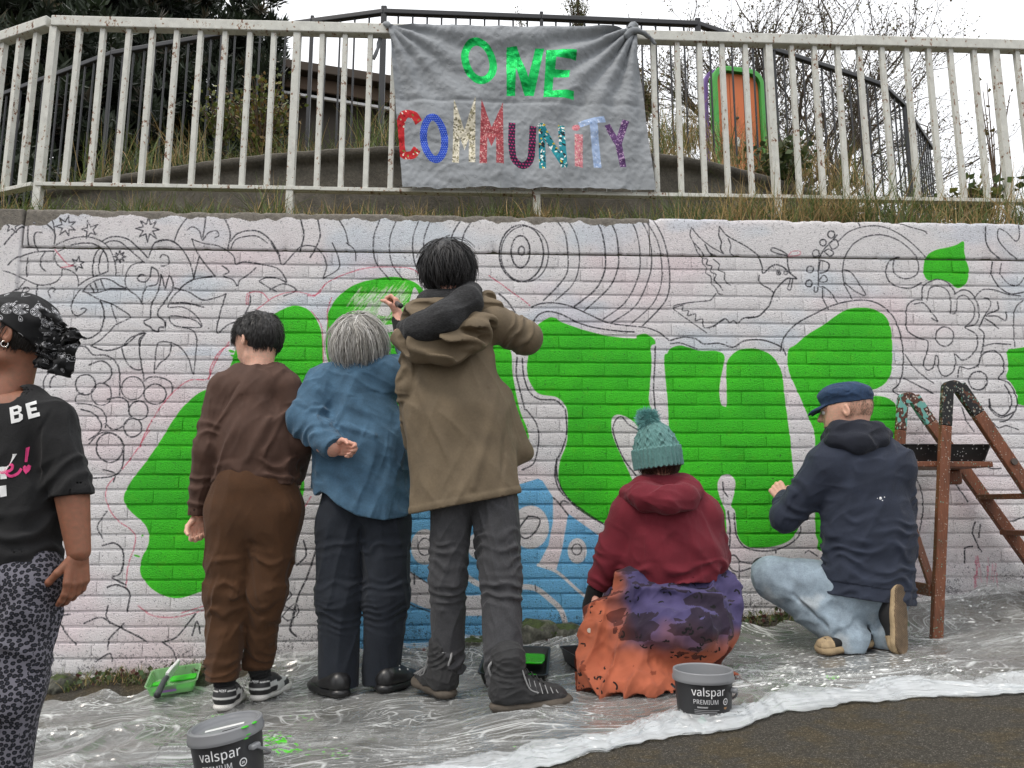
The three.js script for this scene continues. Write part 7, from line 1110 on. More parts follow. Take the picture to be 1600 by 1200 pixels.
    for (let k = 0; k < 9; k++) { const a = rr(0.25, 0.75), sd = rr(-1, 1), s = new THREE.SphereGeometry(0.0045, 8, 6); let pp = S.at(a, 0.11, sd * 0.04); for (let it = 0; it < 30; it++) pp.y -= Math.max(0.0008, S.upper(pp) * 0.7) * (S.upper(pp) > 0 ? 1 : 0); s.translate(pp.x - base.x, pp.y - base.y, pp.z - base.z); part('spot', s, dot, b); }
  }
  // the brush in the raised hand
  const tip = atZ(604, 464, 0.012), end = J(626, 478, -0.2), br = thing('paint_brush', 'slim paint brush with dark grey handle held against the green mural', 'paint brush', tip), dv = end.clone().sub(tip).normalize(), Ls = end.distanceTo(tip), W2 = (t) => tip.clone().addScaledVector(dv, t * Ls);
  wpart('handle', strand([W2(0.45), W2(0.6), W2(0.85), W2(1.0)], 0.011, 0.0125, 10, true), M({ color: rgb(0.05, 0.052, 0.055), roughness: 0.45 }), br); wpart('ferrule', strand([W2(0.28), W2(0.46)], 0.011, 0.010, 10, true), M({ color: rgb(0.6, 0.6, 0.6), metalness: 0.7, roughness: 0.35 }), br); wpart('bristles', strand([W2(0.0), W2(0.3)], 0.005, 0.011, 10, true), M({ color: rgb(0.78, 0.78, 0.74) }), br);
}
// ---------------------------------------------------------------- crouching person: bobble hat, maroon hoodie, dyed camouflage skirt
{
  const z0 = 0.72, J = (x, y, dz = 0) => atZ(x, y, z0 + dz), R = (px) => px * 0.00247, fz = { flat: [V(0, 0, 1), 0.74] };
  const gb = onGround(1030, 1092), base = V(gb.x, sheetY(gb.x, 0.75), 0.75), P1 = person('crouching person in a teal bobble hat and maroon hoodie with a purple and orange skirt', base);
  const torso = [[J(1040, 812), J(1050, 860), R(66), R(76), fz], [J(1050, 860), J(1055, 915), R(76), R(75), fz], [J(985, 800), J(1095, 802), R(27), R(27)], [J(1008, 780), J(1070, 780), R(20), R(20)]];
  const armL = [[J(985, 806), J(960, 862, -0.03), R(33), R(28)], [J(960, 862, -0.03), J(931, 918, -0.06), R(28), R(17)]];
  const armR = [[J(1098, 808), J(1112, 868, -0.06), R(31), R(27)], [J(1112, 868, -0.06), J(1080, 900, -0.28), R(26), R(18)]];
  const thigh = [[J(1040, 965, -0.02), J(985, 942, -0.36), 0.11, 0.075], [J(1075, 965, -0.02), J(1088, 940, -0.36), 0.11, 0.075]], shin = [[J(985, 942, -0.36), J(985, 1050, -0.18), 0.07, 0.05], [J(1088, 940, -0.36), J(1083, 1050, -0.18), 0.07, 0.05]];
  const hc = J(1028, 716, -0.03), h = 0.225, q = frameQ(V(-0.05, -0.05, -1)), H = headSDF(hc, q, h), neck = withNeck(H, hc, h, J(1036, 785, 0), 0.055);
  const hl = handSDF(J(928, 926, -0.06), V(-0.15, -1, -0.1), V(1, 0, 0), 1, 0.16, 0.55), hr = handSDF(J(1078, 902, -0.3), V(-0.4, -0.2, -0.9), V(0, -1, 0), 1, 0.16, 0.6);
  const body = bodyMesh(P1, shrink([...torso, ...armL, ...armR, ...thigh, ...shin], 0.78), [neck], [hl, hr], skinLight);
  faceParts(body, P1, H, h, q, rgb(0.06, 0.04, 0.03), rgb(0.5, 0.22, 0.2));
  // hoodie
  const hem = (p) => plane(J(1055, 912, 0.1), V(0.03, -1, 0.0))(p) + 0.006 * n3(p.x * 9, 1, p.z * 5);
  const tr = folded(union(0.05, ...cones(torso)), drape(V(0.8, -0.6, 0), 0.010, 6, 1.6, 51), drape(V(0, 1, 0), 0.004, 9, 2.4, 53), rings(J(1050, 850), J(1055, 912), 14, 0.012, 0.35, 1, 5, 0.3), crease(J(995, 800, 0.12), J(985, 880, 0.13), 0.006, -0.005), crease(J(1070, 810, 0.14), J(1010, 870, 0.16), 0.016, 0.007));
  const sl = folded(union(0.025, ...cones(armL)), rings(armL[0][0], armL[0][1], 14, 0.008, 0.3, 1, 6), rings(armL[1][0], armL[1][1], 16, 0.009, 0.1, 0.85, 7)), sr = folded(union(0.025, ...cones(armR)), rings(armR[0][0], armR[0][1], 14, 0.009, 0.2, 1, 8), drape(V(0.2, 1, 0), 0.006, 8, 2, 3));
  const cuff = plane(J(932, 918, -0.06), J(931, 918, -0.06).sub(J(960, 862, -0.03)));
  const top = (p) => smin(smin(opened((z) => Math.max(tr(z), hem(z)), hem, 0.014, 0.05)(p), Math.max(sl(p), cuff(p)), 0.03), sr(p), 0.03);
  const maroon = cloth(wornTex(0.42, 0.10, 0.155, 0.05, 0.04), { bump: fluff, bs: 0.0011, sheen: 0.3 });
  garment('hoodie', top, [...bpts(torso), ...bpts(armL), ...bpts(armR)], 0.006, maroon, P1, 0.03);
  const hd = [[J(982, 772, 0.02), R(14)], [J(1008, 776, 0.10), R(20)], [J(1042, 782, 0.14), R(21)], [J(1068, 778, 0.12), R(19)], [J(1085, 768, 0.04), R(14)]];
  garment('hood', folded(union(0.03, ...chain(hd), cone(J(1005, 765, 0.02), J(1066, 762, 0.02), R(22), R(22))), drape(V(1, -0.3, 0), 0.008, 8, 2.2, 61), crease(J(985, 778, 0.1), J(1055, 800, 0.17), 0.012, 0.01), crease(J(1060, 775, 0.15), J(1050, 795, 0.17), 0.006, -0.007)), [...hd, [J(1005, 765, 0.02), R(22)], [J(1066, 762, 0.02), R(22)]], 0.0055, maroon, P1, 0.03);
  garment('glove', union(0.02, cone(J(930, 922, -0.06), J(922, 950, -0.07), 0.034, 0.03), cone(J(924, 945, -0.07), J(924, 968, -0.08), 0.026, 0.018)), [[J(930, 920, -0.06), 0.036], [J(922, 970, -0.08), 0.03]], 0.005, cloth(wornTex(0.06, 0.06, 0.065, 0.1, 0.1)), P1, 0.01, null, 'black knitted glove');
  // skirt
  const gy = sheetY(gb.x, 0.75), bulk = [cone(J(1000, 935, 0.02), J(1118, 938, 0.02), R(40), R(36), { flat: [V(0, 0, 1), 0.95] }), ellip(J(1066, 975, 0.06), R(80), R(62), 0.2), ellip(J(985, 1000, -0.02), R(62), R(75), 0.17), ellip(J(1000, 1060, 0.02), R(95), R(46), 0.22), cone(J(940, 965, 0.0), J(930, 1040, 0.02), R(24), R(28)), cone(J(945, 1070, 0.03), J(1080, 1075, 0.06), R(34), R(32)), cone(J(1080, 1058, 0.03), J(1140, 1066, 0.05), R(22), R(13)), cone(J(990, 912, 0.0), J(1122, 914, 0.0), R(30), R(30), { flat: [V(0, 0, 1), 1.5] }), cone(J(1040, 965, -0.02), J(985, 945, -0.36), 0.12, 0.095), cone(J(1075, 965, -0.02), J(1088, 945, -0.36), 0.12, 0.095), cone(J(985, 945, -0.36), J(985, 1050, -0.2), 0.09, 0.1), cone(J(1088, 945, -0.36), J(1082, 1050, -0.2), 0.09, 0.09)];
  const grd = (p) => sheetY(p.x, p.z) + 0.004 - p.y;
  const sk = folded((p) => { let d = bulk[0](p); for (let i = 1; i < bulk.length; i++) d = smin(d, bulk[i](p), 0.045); return Math.max(d, p.y < gy + 0.12 ? grd(p) : -1); },
    drape(V(1, -0.3, 0), 0.014, 4.5, 0.9, 71), drape(V(0.25, 1, 0), 0.017, 6, 1.0, 75), drape(V(0.6, 0.6, 0.3), 0.003, 12, 3, 79), crease(J(985, 935, 0.18), J(1120, 948, 0.2), 0.018, -0.016), crease(J(1000, 918, 0.17), J(1130, 925, 0.17), 0.016, 0.012), crease(J(985, 1012, 0.18), J(1100, 1040, 0.24), 0.016, -0.02), crease(J(970, 955, 0.14), J(1000, 1040, 0.2), 0.016, -0.014), crease(J(950, 960, 0.1), J(938, 1050, 0.1), 0.014, -0.012));
  const camo = (() => { const C = canvas(1024, 1024), g = C.getContext('2d'); g.fillStyle = '#ffffff'; g.fillRect(0, 0, 1024, 1024); const blob = (x, y, r, col) => { g.fillStyle = col; for (const ox of [-1024, 0, 1024]) for (const oy of [-1024, 0, 1024]) { g.beginPath(); for (let i = 0; i <= 24; i++) { const a = i / 24 * 6.283, k = r * (1 + 0.35 * n2(Math.cos(a) * 0.9 + x, Math.sin(a) * 1.4 + y)); const X = x + ox + k * 1.5 * Math.cos(a), Y = y + oy + k * Math.sin(a); if (i) g.lineTo(X, Y); else g.moveTo(X, Y); } g.fill(); } };
    for (let i = 0; i < 17; i++) blob(rr(0, 1024), rr(0, 1024), rr(40, 95), '#9c8480'); for (let i = 0; i < 10; i++) blob(rr(0, 1024), rr(0, 1024), rr(22, 50), '#85777a'); for (let i = 0; i < 12; i++) blob(rr(0, 1024), rr(0, 1024), rr(10, 18), '#c6b4ac');
    g.strokeStyle = '#141214'; g.lineCap = 'round'; for (let i = 0; i < 120; i++) { const x = rr(20, 1004), y = rr(20, 1004), a = rr(0, 6.28), L = rr(10, 20); g.lineWidth = rr(6, 9); g.beginPath(); g.arc(x, y, L, a, a + rr(0.9, 2.2)); g.stroke(); if (rnd() < 0.5) { g.beginPath(); g.arc(x + rr(-16, 16), y + rr(-16, 16), L * 0.4, 0, rr(1, 5)); g.stroke(); } } return C; })();
  const yA = J(1060, 968, 0.18).y, yB = J(1060, 1032, 0.18).y, xA = J(992, 980, 0.12).x, xB = J(952, 980, 0.12).x;
  const dye = (p) => { const n = 0.034 * n3(p.x * 7, p.y * 7, p.z * 7), t = Math.max(sstep(yA, yB, p.y - n * 1.2), sstep(xA, xB, p.x + n)), k = 1 + 0.12 * n3(p.x * 20, p.y * 20, p.z * 20); const a = [0.062, 0.05, 0.135], b = [0.4, 0.105, 0.05], m = [0.19, 0.075, 0.08]; const c = t < 0.5 ? a.map((v, i) => lerp(v, m[i], t * 2)) : m.map((v, i) => lerp(v, b[i], t * 2 - 1)); return c.map((v) => v * k); };
  garment('skirt', sk, [[J(930, 930, 0), 0.03], [J(1150, 1080, 0.1), 0.02], [J(905, 1098, 0.0), 0.0], [J(1040, 975, 0.3), 0.0], [J(1040, 975, -0.48), 0.02], [J(1000, 890, 0), 0.02], [J(1150, 950, 0), 0.02], [V(gb.x, gy - 0.02, 1.1), 0]], 0.0065, P({ map: rep(ctex(camo), 1.35), vertexColors: true, bumpMap: rep(weave, 9), bumpScale: 0.0012, roughness: 0.9, sheen: 0.15, sheenColor: rgb(0.6, 0.6, 0.6) }), P1, 0.02, dye);
  { const c = J(921, 985, 0.16); const bt = new THREE.CylinderGeometry(0.0085, 0.0085, 0.005, 18); bt.rotateX(Math.PI / 2); let z = 0.3, p = J(921, 985, z); for (let k = 0; k < 80 && sk(p) > 0; k++) { z -= Math.max(0.0006, sk(p) * 0.7); p = J(921, 985, z); } bt.translate(p.x, p.y, p.z + 0.001); wpart('button', bt, M({ color: rgb(0.55, 0.5, 0.42), roughness: 0.4 }), P1); }
  // knitted hat: ribbed brim, cable crown, fluffy bobble
  const hq = frameQ(V(-0.05, 0.0, -1), V(-0.12, 1, 0.05)), hv = V(0, 0, 0), hb = J(1027, 716, 0.0), hqi = hq.clone().invert();
  const hat = (p) => { hv.copy(p).sub(hb).applyQuaternion(hqi); const a = Math.atan2(hv.x, hv.z), y = hv.y; const cr = ellip(V(0, 0, 0), 0.088, 0.145, 0.104)(hv), brim = Math.max(Math.hypot(hv.x / 0.094, hv.z / 0.11) * 0.1 - 0.1, Math.abs(y - 0.002) - 0.036); const rib = 0.0032 * Math.cos(a * 34); const col = a * 5.5 / Math.PI * 1.0, cell = Math.floor(col), fx = col - cell - 0.5, cable = 0.006 * Math.max(0, 1 - Math.abs(fx + 0.22 * Math.sin(y * 95 + cell * 2)) * 5) + 0.006 * Math.max(0, 1 - Math.abs(fx - 0.22 * Math.sin(y * 95 + cell * 2)) * 5) + 0.002 * Math.cos(a * 60) * Math.cos(y * 260); return smin(Math.max(cr - cable * 0.9, -y - 0.0), smax(brim, -0.2, 0.01) - rib - 0.001, 0.008); };
  const teal = cloth(wornTex(0.41, 0.59, 0.575, 0.06, 0.08), { bump: fluff, bu: 18, bs: 0.003, sheen: 0.5 });
  const hm = garment('bobble_hat', hat, [[hb, 0.16]], 0.0036, teal, P1, 0.02);
  { const c = J(1012, 656, 0.0), gs = []; for (let i = 0; i < 2600; i++) { const d = V(rr(-1, 1), rr(-1, 1), rr(-1, 1)).normalize(), L = 0.047 * rr(0.82, 1.12); const s = strand([c.clone().addScaledVector(d, 0.01), c.clone().addScaledVector(d, L * 0.6).add(V(rr(-1, 1), rr(-1, 1), rr(-1, 1)).multiplyScalar(0.005)), c.clone().addScaledVector(d, L).add(V(rr(-1, 1), rr(-1, 1), rr(-1, 1)).multiplyScalar(0.007))], 0.0016, 0.0006, 3); const k = rr(0.8, 1.25); paintVerts(s, () => [0.19 * k, 0.43 * k, 0.42 * k]); gs.push(s); } const core = new THREE.SphereGeometry(0.034, 16, 12).toNonIndexed(); core.translate(c.x, c.y, c.z); const g = mergeGeometries(gs); g.translate(-P1.position.x, -P1.position.y, -P1.position.z); part('bobble', g, P({ vertexColors: true, roughness: 0.95 }), hm); core.translate(-P1.position.x, -P1.position.y, -P1.position.z); part('bobble_core', core, M({ color: rgb(0.14, 0.33, 0.32) }), hm); }
  const hg = hairOn(hc, q, h, { n: 500, len: 0.085, thick: 0.02, drop: 1.6, curl: 0.3, r: 0.0017, whorl: V(0, 1, -0.1), region: (d) => d.y < -0.05 && d.y > -0.4 && d.z < 0.35, cols: [[0.06, 0.035, 0.022], [0.04, 0.024, 0.016], [0.09, 0.05, 0.03]], seg: 8 });
  wpart('hair', plainUV(hg), hairMat, P1);
  for (const [x, dz] of [[985, -0.12], [1085, -0.1]]) { const p = J(x, 1060, dz); const p0 = V(p.x, sheetY(p.x, p.z + 0.05) + 0.002, p.z + 0.05), S = shoeSDF(p0, V(0, 0, -1), 0.24, { w: 0.09, h: 0.07, sole: 0.03, over: 0 }); const sh = wpart('shoe', boxUV(meshSDF((q2) => Math.min(S.upper(q2), S.sole(q2)), S.lo, S.hi, 0.006)), M({ color: rgb(0.03, 0.03, 0.03) }), P1); }
}
// ---------------------------------------------------------------- kneeling person in the navy top and cap
{
  const z0 = 0.52, J = (x, y, dz = 0) => atZ(x, y, z0 + dz), R = (px) => px * 0.00266, fz = { flat: [V(0, 0, 1), 0.68] };
  const gb = onGround(1345, 1025), base = V(gb.x, sheetY(gb.x, 0.55), 0.55), P1 = person('kneeling person in a navy sweatshirt, denim cap and pale jeans painting the wall', base);
  const torso = [[J(1345, 745), J(1358, 830), R(66), R(66), fz], [J(1358, 830), J(1356, 930), R(66), R(73), fz], [J(1292, 722), J(1398, 722), R(29), R(30)], [J(1312, 700), J(1372, 700), R(22), R(22)]];
  const armL = [[J(1290, 735), J(1227, 808, -0.1), R(31), R(24)], [J(1227, 808, -0.1), J(1226, 780, -0.28), R(23), R(17)]];
  const armR = [[J(1400, 735), J(1405, 805, -0.08), R(29), R(24)], [J(1405, 805, -0.08), J(1385, 800, -0.3), R(22), R(17)]];
  const legL = [[J(1345, 925, -0.02), J(1208, 902, -0.12), R(46), R(33)], [J(1208, 902, -0.12), J(1332, 1002, 0.04), R(31), R(29)]];
  const legR = [[J(1375, 930, 0.0), J(1330, 1000, -0.2), R(42), R(32)], [J(1330, 1000, -0.2), J(1405, 992, 0.1), R(32), R(25)]];
  const hc = J(1322, 642, -0.03), h = 0.235, q = frameQ(V(-0.85, -0.12, -0.55)), H = headSDF(hc, q, h), neck = withNeck(H, hc, h, J(1342, 700, 0.0), 0.06);
  const hl = handSDF(J(1226, 782, -0.28), V(-0.25, 0.75, -0.55), V(0.5, -0.2, -0.8), -1, 0.17, [1.2, 1.2, 1.25, 1.3], 0.0, 0.9), hr = handSDF(J(1384, 800, -0.32), V(-0.5, 0.2, -0.8), V(0, -1, 0), -1, 0.17, 0.6);
  const body = bodyMesh(P1, shrink([torso[0], [J(1358, 830), J(1358, 900), R(62), R(56), fz], ...torso.slice(2), ...armL, ...armR, legL[0], [legL[1][0], legL[1][0].clone().lerp(legL[1][1], 0.8), legL[1][2], legL[1][3]], legR[0], [legR[1][0], legR[1][0].clone().lerp(legR[1][1], 0.8), legR[1][2], legR[1][3]]], 0.8), [neck], [hl, hr], skinFair);
  faceParts(body, P1, H, h, q, rgb(0.1, 0.07, 0.05), rgb(0.5, 0.24, 0.2));
  // jeans
  const lf = folded(union(0.035, ...cones(legL)), rings(legL[0][0], legL[0][1], 8, 0.005, 0.1, 0.9, 3, 0.8), rings(legL[1][0], legL[1][1], 10, 0.009, 0.4, 1, 4, 0.8), drape(V(1, 0.15, 0), 0.006, 6, 1.0, 6), crease(J(1215, 885, 0.02), J(1300, 950, 0.1), 0.006, 0.005), crease(J(1250, 900, 0.06), J(1340, 930, 0.12), 0.012, -0.008), crease(J(1222, 915, 0.0), J(1318, 985, 0.08), 0.011, 0.008), crease(J(1245, 880, 0.05), J(1330, 905, 0.12), 0.01, 0.007), crease(J(1240, 930, 0.0), J(1305, 990, 0.07), 0.009, -0.008)), rf = folded(union(0.035, ...cones(legR)), rings(legR[1][0], legR[1][1], 12, 0.010, 0.1, 1, 8, 0.8), drape(V(1, -0.3, 0), 0.005, 6, 1.2, 9));
  const cuffL = plane(J(1346, 1014, 0.05), V(0.75, -0.5, 0.15)), cuffR = plane(J(1402, 992, 0.09), V(0.85, -0.15, 0.55)), seat = cone(J(1335, 925, 0.0), J(1382, 925, 0.0), R(42), R(40), { flat: [V(0, 0, 1), 0.8] });
  const gnd = (p) => sheetY(p.x, p.z) + 0.004 - p.y;
  const jf = (p) => Math.max(smin(smin(Math.max(lf(p), cuffL(p)), Math.max(rf(p), cuffR(p)), 0.015), seat(p), 0.04), p.y < base.y + 0.1 ? gnd(p) : -1);
  const jeanCol = (p) => { const n = 0.8 + 0.16 * n3(p.x * 9, p.y * 9, p.z * 9) + 0.1 * n3(p.x * 30, p.y * 30, p.z * 30); const w = sstep(0.1, 0.6, fbm3(p.x * 5 + 4, p.y * 5, p.z * 5, 3)); return [lerp(0.36, 0.52, w) * n, lerp(0.45, 0.58, w) * n, lerp(0.53, 0.62, w) * n]; };
  garment('jeans', jf, [...bpts(legL), ...bpts(legR), [J(1358, 920), R(64)]], 0.0064, cloth(wornTex(0.95, 0.95, 0.95, 0.05, 0.08), { vc: true, bs: 0.0014, u: 4 }), P1, 0.02, jeanCol);
  garment('knee_patch', ellip(J(1192, 889, -0.17), 0.04, 0.05, 0.085), [[J(1192, 889, -0.17), 0.09]], 0.006, cloth(wornTex(0.07, 0.07, 0.08, 0.1, 0.1)), P1, 0.01, null, 'black pad showing at the knee');
  for (let i = 0; i < 16; i++) { const a = J(1336 + rr(-4, 8), 1002 + rr(-6, 14), 0.07), s = strand(curvePts([a, a.clone().add(V(rr(-0.01, 0.02), -0.025, rr(0, 0.03))), a.clone().add(V(rr(-0.02, 0.05), -0.05, rr(0, 0.04)))], 6), 0.0013, 0.0008, 4); wpart('frayed_thread', s, M({ color: rgb(0.62, 0.64, 0.66) }), P1); }
  // sweatshirt
  const hem = plane(J(1356, 938, 0.1), V(-0.14, -1, 0));
  const tr = folded(union(0.05, ...cones(torso)), drape(V(0.3, 1, 0), 0.005, 6, 1.6, 23), rings(J(1356, 790), J(1356, 940), 17, 0.009, 0.1, 1.0, 9, 0.5), drape(V(1, 0.3, 0), 0.005, 8, 2, 27), crease(J(1310, 860, 0.14), J(1400, 850, 0.14), 0.01, -0.006), (p) => { const s = -hem(p); return s > 0 && s < 0.055 ? -0.004 : 0; });
  const sl = folded(union(0.025, ...cones(armL)), rings(armL[0][0], armL[0][1], 12, 0.007, 0.3, 1, 11), rings(armL[1][0], armL[1][1], 18, 0.007, 0, 0.8, 12), drape(V(-0.6, -1, 0), 0.004, 9, 2, 3)), sr = folded(union(0.025, ...cones(armR)), rings(armR[0][0], armR[0][1], 12, 0.009, 0.2, 1, 15));
  const top = (p) => smin(smin(opened((z) => Math.max(tr(z), hem(z)), hem, 0.014, 0.05)(p), sl(p), 0.035), sr(p), 0.03);
  const navy = cloth(wornTex(0.165, 0.19, 0.25, 0.07, 0.05), { bump: fluff, bs: 0.001, sheen: 0.3 });
  const jm = garment('sweatshirt', top, [...bpts(torso), ...bpts(armL), ...bpts(armR)], 0.006, navy, P1, 0.03);
  const cl = [[J(1298, 686, -0.06), R(15)], [J(1308, 690, 0.04), R(17)], [J(1340, 692, 0.085), R(18)], [J(1372, 688, 0.05), R(16)], [J(1380, 678, -0.04), R(14)]], cl2 = [[J(1303, 672, -0.06), R(15)], [J(1312, 672, 0.03), R(16)], [J(1342, 674, 0.06), R(17)], [J(1368, 672, 0.03), R(15)]];
  garment('roll_collar', folded(union(0.02, ...chain(cl), ...chain(cl2)), drape(V(1, 0.1, 0), 0.006, 9, 2.5, 31), crease(J(1300, 688, 0.06), J(1378, 684, 0.08), 0.006, -0.006)), [...cl, ...cl2], 0.0055, cloth(wornTex(0.11, 0.125, 0.17, 0.08, 0.06), { bump: fluff, bs: 0.001 }), P1, 0.02);
  for (const [x, y, r] of [[1376, 779, 0.006], [1379, 783, 0.004], [1371, 779, 0.002], [1382, 777, 0.0025]]) { let z = 0.28, p = J(x, y, z); for (let i = 0; i < 80 && top(p) > 0; i++) { z -= Math.max(0.0005, top(p) * 0.8); p = J(x, y, z); } const s = new THREE.SphereGeometry(r, 8, 6); s.scale(1, 1.2, 0.3); s.translate(p.x - base.x, p.y - base.y, p.z - base.z); part('paint_fleck', s, M({ color: rgb(0.8, 0.8, 0.8) }), jm); }
  // flat cap
  const L = H.L, capQ = q.clone().multiply(eul(-0.06, 0, 0)), dome = ellip(L(0, 0.28, -0.03), 0.395 * h, 0.25 * h, 0.48 * h, capQ), band = (p) => { const v = p.clone().sub(hc).applyQuaternion(q.clone().invert()); return Math.max(Math.hypot(v.x / 0.365, (v.z + 0.04 * h) / 0.45) - h, Math.abs(v.y - 0.2 * h) - 0.085 * h); };
  const peak = (p) => { const v = p.clone().sub(hc).applyQuaternion(q.clone().invert()).divideScalar(h); const y = 0.165 - 0.35 * Math.max(0, v.z - 0.3) - 0.5 * v.x * v.x; return Math.max(Math.abs(v.y - y) - 0.018, Math.hypot(v.x / 0.3, (v.z - 0.32) / 0.34) - 1, 0.28 - v.z) * h * 0.7; };
  const keepTop = (p) => { const v = p.clone().sub(hc).applyQuaternion(q.clone().invert()); return 0.12 * h - v.y; };
  const capF = folded((p) => smin(smin(Math.max(dome(p), keepTop(p)), band(p), 0.012), peak(p), 0.006), drape(V(0.6, 0.2, 0.6), 0.004, 12, 4, 3), crease(L(-0.42, 0.27, -0.1), L(0.0, 0.28, -0.55), 0.004, -0.004), crease(L(0, 0.28, -0.55), L(0.42, 0.27, -0.1), 0.004, -0.004));
  garment('cap', capF, [[hc.clone().add(V(0, 0.04, 0)), 0.19]], 0.0045, cloth(wornTex(0.16, 0.245, 0.36, 0.12, 0.12, 8), { u: 6, bs: 0.0016 }), P1, 0.01);
  const hg = hairOn(hc, q, h, { n: 900, len: 0.008, thick: 0.003, drop: 0.6, curl: 0.1, r: 0.0007, region: (d) => d.y > -0.55 && d.y < 0.2 && d.z < 0.05, cols: [[0.26, 0.18, 0.13], [0.2, 0.14, 0.1], [0.32, 0.24, 0.19]], seg: 2 });
  wpart('hair', plainUV(hg), hairMat, P1, 'very short cropped hair');
  // canvas shoes: one flat with heel raised, one standing on its toe with the sole showing
  const canv = M({ map: wornTex(0.1, 0.1, 0.105, 0.1, 0.1), roughness: 0.9 }), rub = M({ map: wornTex(0.62, 0.54, 0.42, 0.12, 0.1), roughness: 0.8 }), gum = M({ map: wornTex(0.42, 0.35, 0.27, 0.15, 0.15, 9), roughness: 0.9, bumpMap: rep(gritSole(), 8), bumpScale: 0.003 }), lace = M({ color: rgb(0.6, 0.6, 0.58) });
  function gritSole() { return dtex(128, 128, (x, y) => 0.5 + 0.4 * Math.sin(x * 2 * Math.PI * 12) * Math.sin(y * 2 * Math.PI * 12)); }
  const setShoe = (heel, d, u, Ls, W, labelText) => {
    const s = d.clone().cross(u).normalize(), at = (a, y, b = 0) => heel.clone().addScaledVector(d, a * Ls).addScaledVector(u, y).addScaledVector(s, b);
    const upF = union(0.025, cone(at(0.13, 0.045), at(0.45, 0.042), W * 0.40, W * 0.42), cone(at(0.45, 0.04), at(0.82, 0.03), W * 0.42, W * 0.36, { flat: [u, 0.85] }), cone(at(0.24, 0.058), at(0.5, 0.046), W * 0.32, W * 0.3)), sol = plane(at(0, 0.028), u.clone().negate()), bot = plane(at(0, 0), u.clone().negate()), topP = plane(at(0, 0.03), u);
    const outl = union(0.02, cone(at(0.12, 0.015), at(0.45, 0.015), W * 0.42, W * 0.42, { flat: [u, 0.6] }), cone(at(0.45, 0.015), at(0.84, 0.015), W * 0.42, W * 0.46, { flat: [u, 0.6] }));
    const B = [[at(0, 0), W * 0.7], [at(1, 0), W * 0.6], [at(0.2, 0.1), W * 0.5]], [lo, hi] = boundsOf(B, 0.0);
    const sh = wpart('shoe', boxUV(meshSDF((p) => Math.max(upF(p), sol(p)), lo, hi, 0.0045)), canv, P1, labelText);
    const add = (nm, f, m) => { const g = wpart(nm, boxUV(meshSDF(f, lo, hi, 0.004)), m, P1); P1.remove(g); sh.add(g); };
    add('rubber_sidewall', (p) => Math.max(outl(p) - 0.002, plane(at(0, 0.006), u.clone().negate())(p), topP(p)), rub); add('outsole', (p) => Math.max(outl(p) - 0.0035, bot(p), plane(at(0, 0.007), u)(p)), gum);
    add('toe_cap', (p) => Math.max(union(0.02, cone(at(0.7, 0.03), at(0.86, 0.025), W * 0.41, W * 0.36, { flat: [u, 0.85] }))(p) - 0.003, sol(p), plane(at(0.76, 0), d.clone().negate())(p)), rub);
    for (let k = 0; k < 3; k++) { const l = strand([at(0.42 + k * 0.1, 0.074 - k * 0.007, -0.022), at(0.43 + k * 0.1, 0.083 - k * 0.007, 0), at(0.42 + k * 0.1, 0.074 - k * 0.007, 0.022)], 0.0035, 0.0035, 6); l.translate(-base.x, -base.y, -base.z); part('lace', l, lace, sh); }
    const lp = strand(curvePts([at(0.4, 0.08, 0.01), at(0.42, 0.09, 0.045), at(0.35, 0.05, 0.062), at(0.3, 0.07, 0.05)], 12), 0.003, 0.003, 6); lp.translate(-base.x, -base.y, -base.z); part('lace', lp, lace, sh);
  };
  { const toe = onGround(1290, 1030), t0 = V(toe.x, sheetY(toe.x, toe.z) + 0.004, toe.z), d = V(-0.93, -0.10, 0.16).normalize(), u0 = V(-0.1, 0.95, 0.25), u = u0.addScaledVector(d, -u0.dot(d)).normalize(); setShoe(t0.clone().addScaledVector(d, -0.205).add(V(0, 0.006, 0)), d, u, 0.24, 0.09, 'worn black canvas shoe under the bent leg'); }
  { const toe = onGround(1412, 1028), t0 = V(toe.x, sheetY(toe.x, toe.z) + 0.016, toe.z), d = V(-0.14, -0.96, 0.16).normalize(), u0 = V(-0.55, 0.1, -0.82), u = u0.addScaledVector(d, -u0.dot(d)).normalize(); setShoe(t0.clone().addScaledVector(d, -0.235), d, u, 0.25, 0.1, 'worn black canvas shoe standing on its toe with the sole showing'); }
}
